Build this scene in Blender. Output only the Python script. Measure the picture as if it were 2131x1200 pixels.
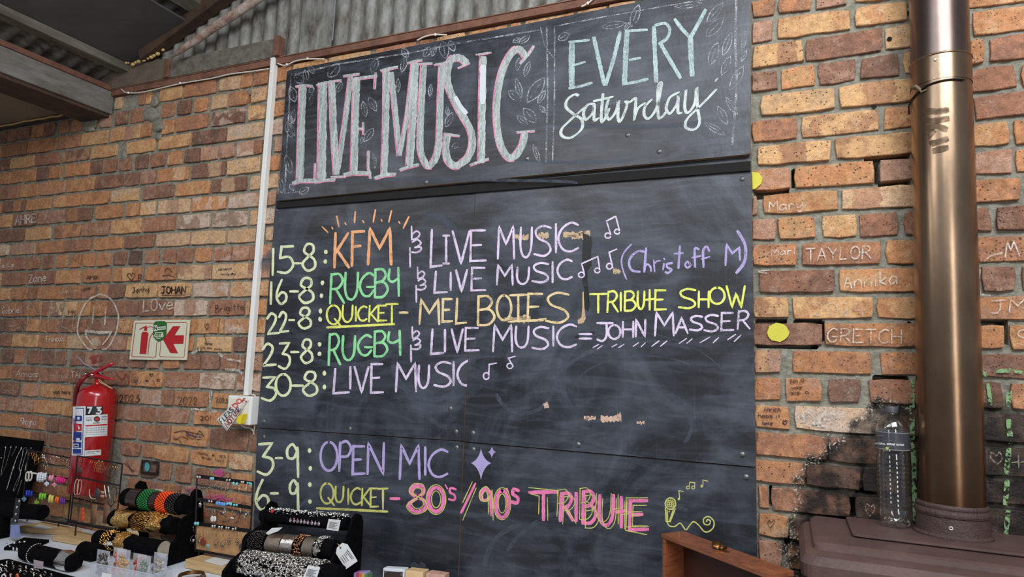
import bpy, math, random
from mathutils import Vector, Matrix, noise
random.seed(7)
for o in list(bpy.data.objects): bpy.data.objects.remove(o)
SC = bpy.context.scene
COL = SC.collection
# ---------------------------------------------------------------- camera
F_PX, YAW, PITCH, ROLL = 1353.70, 0.403853, 0.115662, 0.034463
CAM = Vector((0.0, -2.24868, 1.62))
FW = Vector((-math.sin(YAW)*math.cos(PITCH), math.cos(YAW)*math.cos(PITCH), math.sin(PITCH)))
_r0 = Vector((math.cos(YAW), math.sin(YAW), 0)); _u0 = _r0.cross(FW)
RT = math.cos(ROLL)*_r0 + math.sin(ROLL)*_u0
UP = -math.sin(ROLL)*_r0 + math.cos(ROLL)*_u0
cd = bpy.data.cameras.new('camera'); cam = bpy.data.objects.new('camera', cd); COL.objects.link(cam)
cd.sensor_fit = 'HORIZONTAL'; cd.sensor_width = 36.0; cd.lens = F_PX/2131*36; cd.clip_start = 0.02
m = Matrix((RT, UP, -FW)).transposed().to_4x4(); m.translation = CAM; cam.matrix_world = m
SC.camera = cam
SC.view_settings.view_transform = 'Standard'; SC.view_settings.look = 'None'
SC.view_settings.gamma = 1.0; SC.view_settings.use_curve_mapping = False
SC.view_settings.exposure = 0.12
# ---------------------------------------------------------------- light
W = bpy.data.worlds.new('world'); SC.world = W; W.use_nodes = True
W.node_tree.nodes['Background'].inputs[0].default_value = (0.74, 0.80, 0.9, 1)
W.node_tree.nodes['Background'].inputs[1].default_value = 0.27
def area(name, loc, target, sx, sy, power, col):
    l = bpy.data.lights.new(name, 'AREA'); l.shape = 'RECTANGLE'; l.size = sx; l.size_y = sy
    l.energy = power; l.color = col
    o = bpy.data.objects.new(name, l); COL.objects.link(o); o.location = loc
    o.rotation_euler = (Vector(target)-Vector(loc)).to_track_quat('-Z', 'Y').to_euler()
    o['label'] = 'unseen area light for roof daylight and added highlights'; o['category'] = 'light'
    return o
area('roof_light', (0.8, -2.7, 4.0), (-0.1, 0, 2.2), 2.2, 1.3, 112, (0.96, 0.98, 1.0))
area('roof_light_far', (-2.0, -3.6, 4.6), (-1.2, 0, 2.6), 2.4, 1.2, 42, (0.86, 0.93, 1.0))
for _n, _x in (('glint_light', -2.9), ('glint_light', -1.3)): area(_n, (_x, -1.9, 2.95), (_x, -.3, 1.0), .9, .06, 7, (1.0, .98, .94))  # two narrow lights added out of view to put glints on the metal
area('flue_streak_light', (1.5, -4.2, 1.9), (-0.3, 0, 1.9), .55, 2.0, 30, (1.0, 0.97, 0.92))  # unseen tall light added at right, kept narrow for a sharp streak on the flue

# ---------------------------------------------------------------- pixel helpers (all results are real points in the room)
def ray(x, y): return (x-1065.5)/F_PX*RT - (y-600)/F_PX*UP + FW
def on(x, y, ax, v):
    D = ray(x, y); t = (v-CAM[ax])/D[ax]; return CAM + t*D
def onp(x, y, p, n):
    D = ray(x, y); t = (Vector(p)-CAM).dot(n)/D.dot(n); return CAM + t*D
def proj(p):
    v = Vector(p)-CAM; w = v.dot(FW); return (1065.5+F_PX*v.dot(RT)/w, 600-F_PX*v.dot(UP)/w)

# ---------------------------------------------------------------- materials
def S(r, g, b):
    f = lambda c: ((c/255)/12.92 if c/255 <= .04045 else ((c/255+.055)/1.055)**2.4)
    return (f(r), f(g), f(b), 1)
MATS = {}
def mat(name, col=(.5,.5,.5,1), rough=.6, metal=0., spec=.5, noise_s=0., noise_a=.15, bump=0., bscale=80., alpha=None, coat=0., trans=0., col2=None, stretch=None, sheen=0.):
    if name in MATS: return MATS[name]
    M = bpy.data.materials.new(name); M.use_nodes = True; nt = M.node_tree; N = nt.nodes; L = nt.links
    b = N['Principled BSDF']
    b.inputs['Base Color'].default_value = col; b.inputs['Roughness'].default_value = rough
    b.inputs['Metallic'].default_value = metal; b.inputs['Specular IOR Level'].default_value = spec
    b.inputs['Coat Weight'].default_value = coat; b.inputs['Transmission Weight'].default_value = trans
    if sheen: b.inputs['Sheen Weight'].default_value = sheen
    geo = N.new('ShaderNodeNewGeometry'); src = geo.outputs['Position']
    if stretch:
        mp = N.new('ShaderNodeVectorMath'); mp.operation = 'MULTIPLY'; mp.inputs[1].default_value = stretch
        L.new(src, mp.inputs[0]); src = mp.outputs[0]
    if noise_s:
        n = N.new('ShaderNodeTexNoise'); n.inputs['Scale'].default_value = noise_s; n.inputs['Detail'].default_value = 6; n.inputs['Roughness'].default_value = .65
        L.new(src, n.inputs['Vector'])
        mr = N.new('ShaderNodeMapRange'); mr.inputs[1].default_value = .32; mr.inputs[2].default_value = .68
        L.new(n.outputs[0], mr.inputs[0])
        mx = N.new('ShaderNodeMix'); mx.data_type = 'RGBA'
        if col2 is None: c2 = tuple(c*(1-noise_a*2) for c in col[:3])+(1,); c1 = tuple(min(1, c*(1+noise_a)) for c in col[:3])+(1,)
        else: c1, c2 = col, col2
        mx.inputs[6].default_value = c1; mx.inputs[7].default_value = c2
        L.new(mr.outputs[0], mx.inputs[0]); L.new(mx.outputs[2], b.inputs['Base Color'])
    if bump:
        n2 = N.new('ShaderNodeTexNoise'); n2.inputs['Scale'].default_value = bscale; n2.inputs['Detail'].default_value = 5
        L.new(src, n2.inputs['Vector'])
        bp = N.new('ShaderNodeBump'); bp.inputs['Strength'].default_value = 1; bp.inputs['Distance'].default_value = bump
        L.new(n2.outputs[0], bp.inputs['Height']); L.new(bp.outputs[0], b.inputs['Normal'])
    if alpha is not None:
        b.inputs['Alpha'].default_value = alpha
    MATS[name] = M; return M
def chalk(name, col, cover=.5, scale=420., soft=.22, stretch=(1, 1, 1)):
    """dry chalk or worn paint: broken coverage over the surface below"""
    if name in MATS: return MATS[name]
    M = bpy.data.materials.new(name); M.use_nodes = True; nt = M.node_tree; N = nt.nodes; L = nt.links
    b = N['Principled BSDF']; b.inputs['Base Color'].default_value = col; b.inputs['Roughness'].default_value = .95
    b.inputs['Specular IOR Level'].default_value = .1
    geo = N.new('ShaderNodeNewGeometry'); mp = N.new('ShaderNodeVectorMath'); mp.operation = 'MULTIPLY'; mp.inputs[1].default_value = stretch
    L.new(geo.outputs['Position'], mp.inputs[0])
    n = N.new('ShaderNodeTexNoise'); n.inputs['Scale'].default_value = scale; n.inputs['Detail'].default_value = 4; n.inputs['Roughness'].default_value = .7
    L.new(mp.outputs[0], n.inputs['Vector'])
    n3 = N.new('ShaderNodeTexNoise'); n3.inputs['Scale'].default_value = 26; n3.inputs['Detail'].default_value = 3
    L.new(mp.outputs[0], n3.inputs['Vector'])
    ad = N.new('ShaderNodeMath'); ad.operation = 'MULTIPLY_ADD'; ad.inputs[1].default_value = .45
    L.new(n3.outputs[0], ad.inputs[0]); L.new(n.outputs[0], ad.inputs[2])
    mr = N.new('ShaderNodeMapRange'); t = .725 - (cover-.5)*.6
    mr.inputs[1].default_value = t-soft/2; mr.inputs[2].default_value = t+soft/2
    L.new(ad.outputs[0], mr.inputs[0]); L.new(mr.outputs[0], b.inputs['Alpha'])
    MATS[name] = M; return M

# ---------------------------------------------------------------- mesh builder
class MB:
    def __init__(s): s.v = []; s.f = []; s.m = []; s.mi = 0
    def add(s, vs, fs):
        o = len(s.v); s.v += [tuple(p) for p in vs]
        for q in fs: s.f.append([o+i for i in q]); s.m.append(s.mi)
        return s
    def box(s, a, b, M=None):
        x0,y0,z0 = a; x1,y1,z1 = b
        vs = [Vector(p) for p in ((x0,y0,z0),(x1,y0,z0),(x1,y1,z0),(x0,y1,z0),(x0,y0,z1),(x1,y0,z1),(x1,y1,z1),(x0,y1,z1))]
        if M: vs = [M @ p for p in vs]
        return s.add(vs, [(0,3,2,1),(4,5,6,7),(0,1,5,4),(1,2,6,5),(2,3,7,6),(3,0,4,7)])
    def hexa(s, bot, top):
        n = len(bot)
        s.add(list(bot)+list(top), [tuple(range(n))[::-1], tuple(range(n, 2*n))]+[(i,(i+1)%n,n+(i+1)%n,n+i) for i in range(n)])
        return s
    def tube(s, pts, r, n=6, cap=True, closed=False):
        pts = [Vector(p) for p in pts]; N = len(pts); rr = r if isinstance(r, (list, tuple)) else [r]*N
        vs = []; u = None
        for i, p in enumerate(pts):
            if closed: d = pts[(i+1)%N]-pts[i-1]
            else: d = pts[min(i+1,N-1)]-pts[max(i-1,0)]
            if d.length < 1e-9: d = Vector((0,0,1))
            d.normalize()
            if u is None:
                u = d.orthogonal().normalized()
            u = (u-d*u.dot(d));  u = u.normalized() if u.length > 1e-6 else d.orthogonal().normalized()
            w = d.cross(u)
            for k in range(n):
                a = 2*math.pi*k/n; vs.append(p+(u*math.cos(a)+w*math.sin(a))*rr[i])
        fs = []
        for i in range(N if closed else N-1):
            j = (i+1) % N
            for k in range(n):
                k2 = (k+1) % n; fs.append((i*n+k, i*n+k2, j*n+k2, j*n+k))
        if cap and not closed: fs += [tuple(range(n))[::-1], tuple(range((N-1)*n, N*n))]
        return s.add(vs, fs)
    def lathe(s, prof, c, n=24, axis=Vector((0,0,1)), a0=0., a1=2*math.pi, cap=True, squash=1.):
        """prof: list of (radius, height)"""
        axis = Vector(axis).normalized(); u = axis.orthogonal().normalized()
        if abs(axis.z) > .99: u = Vector((1,0,0))
        w = axis.cross(u); c = Vector(c); full = abs(a1-a0-2*math.pi) < 1e-6
        m = n if full else n+1; vs = []
        for r, h in prof:
            for k in range(m):
                a = a0+(a1-a0)*k/n; vs.append(c+axis*h+(u*math.cos(a)+w*math.sin(a)*squash)*r)
        fs = []
        for i in range(len(prof)-1):
            for k in range(n):
                k2 = (k+1) % m; fs.append((i*m+k, i*m+k2, (i+1)*m+k2, (i+1)*m+k))
        if cap and full: fs += [tuple(range(m))[::-1], tuple(range((len(prof)-1)*m, len(prof)*m))]
        return s.add(vs, fs)
    def ball(s, c, r, n=6, sc=(1,1,1)):
        c = Vector(c); vs = []; R = max(3, n//2+1)
        rings = R-1
        vs.append(c+Vector((0,0,r*sc[2])))
        for i in range(1, R):
            t = math.pi*i/R
            for k in range(n):
                a = 2*math.pi*k/n; vs.append(c+Vector((r*math.sin(t)*math.cos(a)*sc[0], r*math.sin(t)*math.sin(a)*sc[1], r*math.cos(t)*sc[2])))
        vs.append(c-Vector((0,0,r*sc[2]))); fs = []
        for k in range(n): fs.append((0, 1+k, 1+(k+1) % n))
        for i in range(rings-1):
            for k in range(n): a = 1+i*n; fs.append((a+k, a+n+k, a+n+(k+1) % n, a+(k+1) % n))
        a = 1+(rings-1)*n; l = len(vs)-1
        for k in range(n): fs.append((a+k, l, a+(k+1) % n))
        return s.add(vs, fs)
    def torus(s, c, R, r, axis, n=16, k=6, a0=0., a1=2*math.pi, squash=1.):
        axis = Vector(axis).normalized(); u = axis.orthogonal().normalized()
        if abs(axis.x) > .9: u = Vector((0,0,1))
        w = axis.cross(u); full = abs(a1-a0-2*math.pi) < 1e-6; N = n if full else n+1
        pts = [Vector(c)+(u*math.cos(a0+(a1-a0)*i/n)+w*math.sin(a0+(a1-a0)*i/n)*squash)*R for i in range(N)]
        return s.tube(pts, r, k, closed=full)
    def poly(s, pts): return s.add(pts, [tuple(range(len(pts)))])
    def build(s, name, mt, parent=None, smooth=False, bevel=0., label=None, kind=None):
        me = bpy.data.meshes.new(name); me.from_pydata(s.v, [], s.f)
        mts = mt if isinstance(mt, (list, tuple)) else [mt]
        for x in mts: me.materials.append(x)
        for i, p in enumerate(me.polygons): p.material_index = s.m[i] if len(mts) > 1 else 0; p.use_smooth = smooth
        me.update()
        o = bpy.data.objects.new(name, me); COL.objects.link(o)
        if parent: o.parent = parent; o.matrix_parent_inverse = Matrix.Translation(-parent.location) if parent.type == 'EMPTY' else Matrix()
        if bevel:
            b = o.modifiers.new('bevel', 'BEVEL'); b.width = bevel; b.segments = 2; b.limit_method = 'ANGLE'
        if label: o['label'] = label
        if kind: o['kind'] = kind
        return o
def tag(o, label=None, cat=None, group=None, kind=None):
    if label: o['label'] = label
    if cat: o['category'] = cat
    if group: o['group'] = group
    if kind: o['kind'] = kind
    return o
def thing(name, label, cat, loc=(0,0,0), group=None):
    o = bpy.data.objects.new(name, None); COL.objects.link(o); o.location = loc; o.empty_display_size = .05
    return tag(o, label, cat, group)

# ---------------------------------------------------------------- stroke font (unit box, y down)
def arc(cx, cy, rx, ry, a0, a1, n=14):
    return [(cx+rx*math.cos(math.radians(a0+(a1-a0)*i/n)), cy+ry*math.sin(math.radians(a0+(a1-a0)*i/n))) for i in range(n+1)]
def P(s): return [tuple(float(c) for c in q.split(',')) for q in s.split()]
def smooth(p, k=5, closed=False):
    if len(p) < 3: return p
    out = []; n = len(p)
    for i in range(n-1):
        a, b, c, d = p[max(i-1,0)], p[i], p[i+1], p[min(i+2,n-1)]
        for j in range(k):
            t = j/k; t2 = t*t; t3 = t2*t
            out.append(tuple(.5*((2*b[q])+(-a[q]+c[q])*t+(2*a[q]-5*b[q]+4*c[q]-d[q])*t2+(-a[q]+3*b[q]-3*c[q]+d[q])*t3) for q in range(2)))
    return out+[tuple(p[-1][:2])]
G = {
 'A': [P('0,1 .5,0 1,1'), P('.2,.62 .82,.62')], 'B': [P('.08,0 .04,1'), smooth(P('.05,.02 .6,0 .85,.2 .6,.42 .1,.48')), smooth(P('.1,.48 .7,.46 1,.72 .65,.98 .04,1'))],
 'C': [smooth(P('1,.08 .65,0 .2,.2 0,.55 .2,.9 .6,1 1,.88'))], 'D': [P('.05,0 .05,1'), smooth(P('.05,0 .6,.05 1,.4 .8,.85 .05,1'))],
 'E': [P('.95,.02 .05,.02 0,1 1,.98'), P('.02,.5 .7,.48')], 'F': [P('1,0 .1,.02 .05,1'), P('.08,.45 .7,.42')],
 'G': [smooth(P('.95,.1 .6,0 .15,.25 0,.6 .25,.95 .65,.98 .95,.75')), P('.5,.6 1,.6')], 'H': [P('.02,0 0,1'), P('1,0 .98,1'), P('0,.5 1,.5')],
 'I': [P('.5,0 .5,1')], 'Î': [P('.5,0 .5,1'), P('.1,0 .9,0'), P('.1,1 .9,1')], 'J': [P('0,0 1,0'), smooth(P('.6,0 .6,.7 .35,1 0,.92'))],
 'K': [P('.08,0 0,1'), P('.95,0 .05,.6'), P('.2,.5 1,1')], 'L': [P('.12,0 0,1 1,.96')], 'M': [P('.0,1 .08,0 .5,.55 .95,0 1,1')],
 'N': [P('0,1 .05,0 .95,1 1,0')], 'O': [arc(.5, .5, .5, .5, -90, 270, 22)], 'P': [P('.08,0 0,1'), smooth(P('.08,.05 .6,-.04 .98,.2 .7,.48 .08,.5'))],
 'Q': [arc(.47, .46, .47, .46, -90, 270, 22), P('.55,.65 .98,1')], 'R': [P('.1,0 0,1'), smooth(P('.1,.03 .65,.0 .9,.22 .6,.47 .1,.52')), P('.4,.5 1,.98')],
 'S': [smooth(P('.98,.06 .5,0 .12,.16 .25,.4 .8,.58 .96,.82 .6,1 .02,.94'))], 'T': [P('0,.02 1,0'), P('.5,.02 .5,1')], 'U': [smooth(P('.05,0 0,.6 .2,.95 .6,1 .92,.7 1,.0'))],
 'V': [P('0,0 .5,1 1,0')], 'W': [P('0,0 .3,1 .52,.35 .8,1 1,0')], 'X': [P('0,0 1,1'), P('1,0 0,1')], 'Y': [P('0,0 .5,.5 1,0'), P('.5,.5 .5,1')],
 'y4': [smooth(P('.08,.05 .0,.4 .4,.5 .9,.38')), P('.95,0 1,1')], 'Z': [P('0,0 1,0 0,1 1,1')],
 't+': [P('.5,0 .5,1'), P('0,.5 1,.45')],
 '0': [arc(.5, .5, .5, .5, -90, 270, 22)], '1': [P('.6,0 .4,1')], '2': [smooth(P('0,.25 .35,0 .75,.15 .6,.5 .05,.98'))[:-1]+P('.05,.98 1,.94')],
 '3': [P('.1,.03 .95,0 .35,.42'), smooth(P('.35,.42 .9,.5 1,.75 .6,1 .0,.9'))], '4': [P('.2,0 0,.55 1,.5'), P('.8,.2 .75,1')],
 '5': [P('1,0 .25,.02 .15,.45'), smooth(P('.15,.45 .75,.4 1,.7 .6,.98 0,.95'))], '6': [smooth(P('.5,0 .1,.4 .0,.75 .4,1 .9,.85 .9,.6 .5,.52 .1,.7'))],
 '7': [P('0,0 1,0 .35,1')], '8': [smooth(P('.6,.46 .15,.3 .35,.04 .8,.06 .85,.3 .45,.5 .02,.75 .4,1 .95,.88 .95,.62 .6,.46'))],
 '9': [smooth(P('.9,.22 .5,0 .05,.15 .1,.4 .6,.42 .9,.2')), P('.92,.1 .98,1')], '=': [P('0,.3 1,.3'), P('0,.7 1,.7')], '-': [P('0,.5 1,.5')],
 'a': [smooth(P('.9,.5 .4,.42 .0,.7 .3,1 .85,.75')), P('.92,.45 .95,1')], 'b': [P('.05,0 .05,1'), smooth(P('.05,.6 .6,.45 .95,.75 .5,1 .05,.95'))], 'c': [smooth(P('.95,.5 .4,.42 0,.72 .4,1 1,.9'))],
 'd': [P('.95,0 .95,1'), smooth(P('.95,.6 .4,.45 0,.75 .4,1 .95,.9'))], 'e': [smooth(P('.05,.72 .9,.65 .6,.42 .1,.55 .05,.9 .5,1 .95,.9'))], 'f': [smooth(P('.9,.08 .5,0 .35,.25 .35,1')), P('.0,.45 .9,.4')],
 'g': [smooth(P('.9,.5 .4,.42 .0,.65 .4,.9 .9,.6')), smooth(P('.92,.45 .95,1.1 .5,1.3 .1,1.15'))], 'h': [P('.1,0 .05,1'), smooth(P('.08,.65 .5,.42 .85,.6 .9,1'))], 'i': [P('.5,.45 .5,1'), P('.5,.22 .52,.27')],
 'k': [P('.1,0 .1,1'), P('.8,.45 .12,.75 .9,1')], 'l': [P('.5,0 .5,1')], 'm': [smooth(P('.0,.45 .05,1')), smooth(P('.05,.6 .3,.42 .5,.6 .5,1')), smooth(P('.5,.6 .75,.42 .95,.6 1,1'))],
 'n': [P('.05,.45 .05,1'), smooth(P('.05,.65 .5,.42 .9,.6 .92,1'))], 'o': [arc(.5, .72, .48, .28, -90, 270, 14)], 'r': [P('.1,.45 .1,1'), smooth(P('.1,.7 .45,.45 .95,.5'))],
 's': [smooth(P('.9,.48 .3,.42 .2,.62 .8,.78 .7,1 .05,.95'))], 't': [P('.5,.1 .5,.95'), P('.1,.42 .95,.4')], 'u': [smooth(P('.05,.45 .1,.9 .5,1 .9,.8')), P('.92,.45 .95,1')], 'v': [P('0,.45 .5,1 1,.45')],
 'w': [P('0,.45 .25,1 .5,.6 .75,1 1,.45')], 'y': [smooth(P('.05,.45 .15,.8 .5,.85 .9,.6')), smooth(P('.92,.42 .9,1.1 .5,1.3 .1,1.15'))], 'z': [P('.1,.45 .9,.45 .1,1 .95,1')],
 '♥': [smooth(P('.5,1 .05,.4 .1,.1 .35,.05 .5,.3 .7,.02 .95,.12 .95,.42 .5,1'))], '★': [P('.2,1 .5,0 .8,1 .02,.38 .98,.38 .2,1')], ':': [P('.5,.3 .5,.34'), P('.5,.8 .5,.84')], '(': [smooth(P('1,0 .2,.45 .3,.75 1,1'))], ')': [smooth(P('0,0 .8,.4 .8,.7 .0,1'))],
}
RC = [0]
def ribbon(mb, pts, w, un, taper=True, jit=.12):
    """flat stroke: centre line and width in photo pixels, un() puts a pixel on the real surface"""
    q = [pts[0]]
    for p in pts[1:]:
        d = math.dist(q[-1], p)
        k = max(1, int(d/6))
        a = q[-1]
        for i in range(1, k+1): q.append((a[0]+(p[0]-a[0])*i/k, a[1]+(p[1]-a[1])*i/k))
    if len(q) < 2: q = [q[0], (q[0][0]+.5, q[0][1])]
    # square-ish ends
    L = []; R_ = []
    n = len(q)
    for i, p in enumerate(q):
        a = q[max(i-1,0)]; b = q[min(i+1,n-1)]; dx, dy = b[0]-a[0], b[1]-a[1]; l = math.hypot(dx, dy) or 1
        nx, ny = -dy/l, dx/l
        if 0 < i < n-1:                       # mitre corners
            e1 = (p[0]-a[0], p[1]-a[1]); e2 = (b[0]-p[0], b[1]-p[1])
            c = (e1[0]*e2[0]+e1[1]*e2[1])/((math.hypot(*e1) or 1)*(math.hypot(*e2) or 1))
            mit = min(1.5, 1/max(.35, math.sqrt(max(.05, (1+c)/2))))
        else: mit = 1
        h = w/2*mit*(1+random.uniform(-jit, jit)); ex = (-1 if i == 0 else 1 if i == n-1 else 0)*(.35*w if w < 9 else .4)
        cx, cy = p[0]+dx/l*ex, p[1]+dy/l*ex
        if i in (0, n-1): h *= .75
        L.append(un(cx+nx*h, cy+ny*h)); R_.append(un(cx-nx*h, cy-ny*h))
    RC[0] = (RC[0]+1) % 29; dl = Vector((0, -RC[0]*9e-6, 0))
    vs = [p+dl for p in L+R_]; mb.add(vs, [(i, i+1, n+i+1, n+i) for i in range(n-1)])
def glyph(mb, ch, x0, x1, yt0, yb0, w, un, yt1=None, yb1=None, slant=0.):
    if ch not in G: return
    yt1 = yt0 if yt1 is None else yt1; yb1 = yb0 if yb1 is None else yb1
    for st in G[ch]:
        pts = []
        for u, v in st:
            t = yt0+(yt1-yt0)*u; b_ = yb0+(yb1-yb0)*u
            pts.append((x0+(x1-x0)*u+slant*(1-v), t+(b_-t)*v))
        ribbon(mb, pts, w, un)
def text_px(mb, s, x0, y0, x1, y1, h, w, un, gap=.28, hs=None):
    """word from baseline-start (x0,y0) to baseline-end (x1,y1), cap height h (photo pixels)"""
    wd = {'i': .35, 'l': .35, 'I': .35, 'm': 1.3, 'M': 1.25, 'W': 1.3, 'w': 1.2, ' ': .6, '.': .3, '1': .5, 'r': .8, 't': .8, 'f': .8, ':': .3}
    tot = sum(wd.get(c, 1.) for c in s)+gap*(len(s)-1); x = 0.
    for c in s:
        a = x/tot; b_ = (x+wd.get(c, 1.))/tot; x += wd.get(c, 1.)+gap
        if c == ' ': continue
        ya = y0+(y1-y0)*a; yb = y0+(y1-y0)*b_
        glyph(mb, c, x0+(x1-x0)*a, x0+(x1-x0)*b_, ya-h, ya, w, un, yb-h, yb)

# ================================================================ WALL
ZC = 1.62
def bz(k): return ZC+1.27164-.085*k              # design height of bed joint k
_b = {}
def _add(k, x, y): _b.setdefault(k, []).append((x, y))
for k, y in enumerate([272,301,331,358,387,419,446,477,507,535,566,597,627,661,692,723,757,791,823,856,888,917]): _add(k, 0, y)
for k, y in enumerate([221,255,289,320,354,386,418,451,486,518,552,587,622,660,697,733,769,807,843,880,919]): _add(k, 300, y)
for k, x, y in [(0,556,178),(1,555,213),(2,552,250),(3,548,287),(4,546,323),(5,543,361),(6,541,397),(7,538,433),(8,536,471),(9,533,506),(10,530,544),(11,530,583),(12,523,620),(13,518,659),(14,515,697),(15,513,735),(16,510,773),(17,503,815),(18,490,855),(19,490,889)]: _add(k, x, y)
for k, y in zip(range(1,22), [41,94,148,197,249,302,350,403,452,505,558,613,667,722,779,837,893,950,1005,1060,1116]): _add(k, 1570, y)
for k, y in zip(range(1,17), [-2,47,104,160,216,270,325,380,435,494,554,613,668,727,785,845]): _add(k, 1888, y)
for k, y in zip(range(2,19), [22,80,140,198,255,312,370,428,488,550,612,670,730,787,852,920,990]): _add(k, 2025, y)
def bed_z(k, X):
    """height of bed joint k at X, following the unevenness of the courses"""
    pts = _b.get(k)
    if not pts: return bz(k)
    c = _bz.get(k)
    if c is None:
        c = []
        for x, y in pts:
            p = on(x, y, 1, 0.); c.append((p.x, p.z-bz(k)))
        c.sort(); _bz[k] = c
    if X <= c[0][0]: return bz(k)+c[0][1]*max(0, 1-(c[0][0]-X))
    if X >= c[-1][0]: return bz(k)+c[-1][1]*max(0, 1-(X-c[-1][0])*2)
    for (a, u), (b_, v) in zip(c, c[1:]):
        if a <= X <= b_: return bz(k)+u+(v-u)*(X-a)/(b_-a)
_bz = {}
BC = {'o': S(192,132,88), 'y': S(210,166,116), 't': S(206,172,136), 'p': S(176,136,116), 'r': S(156,106,82), 'b': S(118,82,70), 'k': S(80,66,64), 'w': S(206,186,170), 'g': S(146,140,124)}
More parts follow.
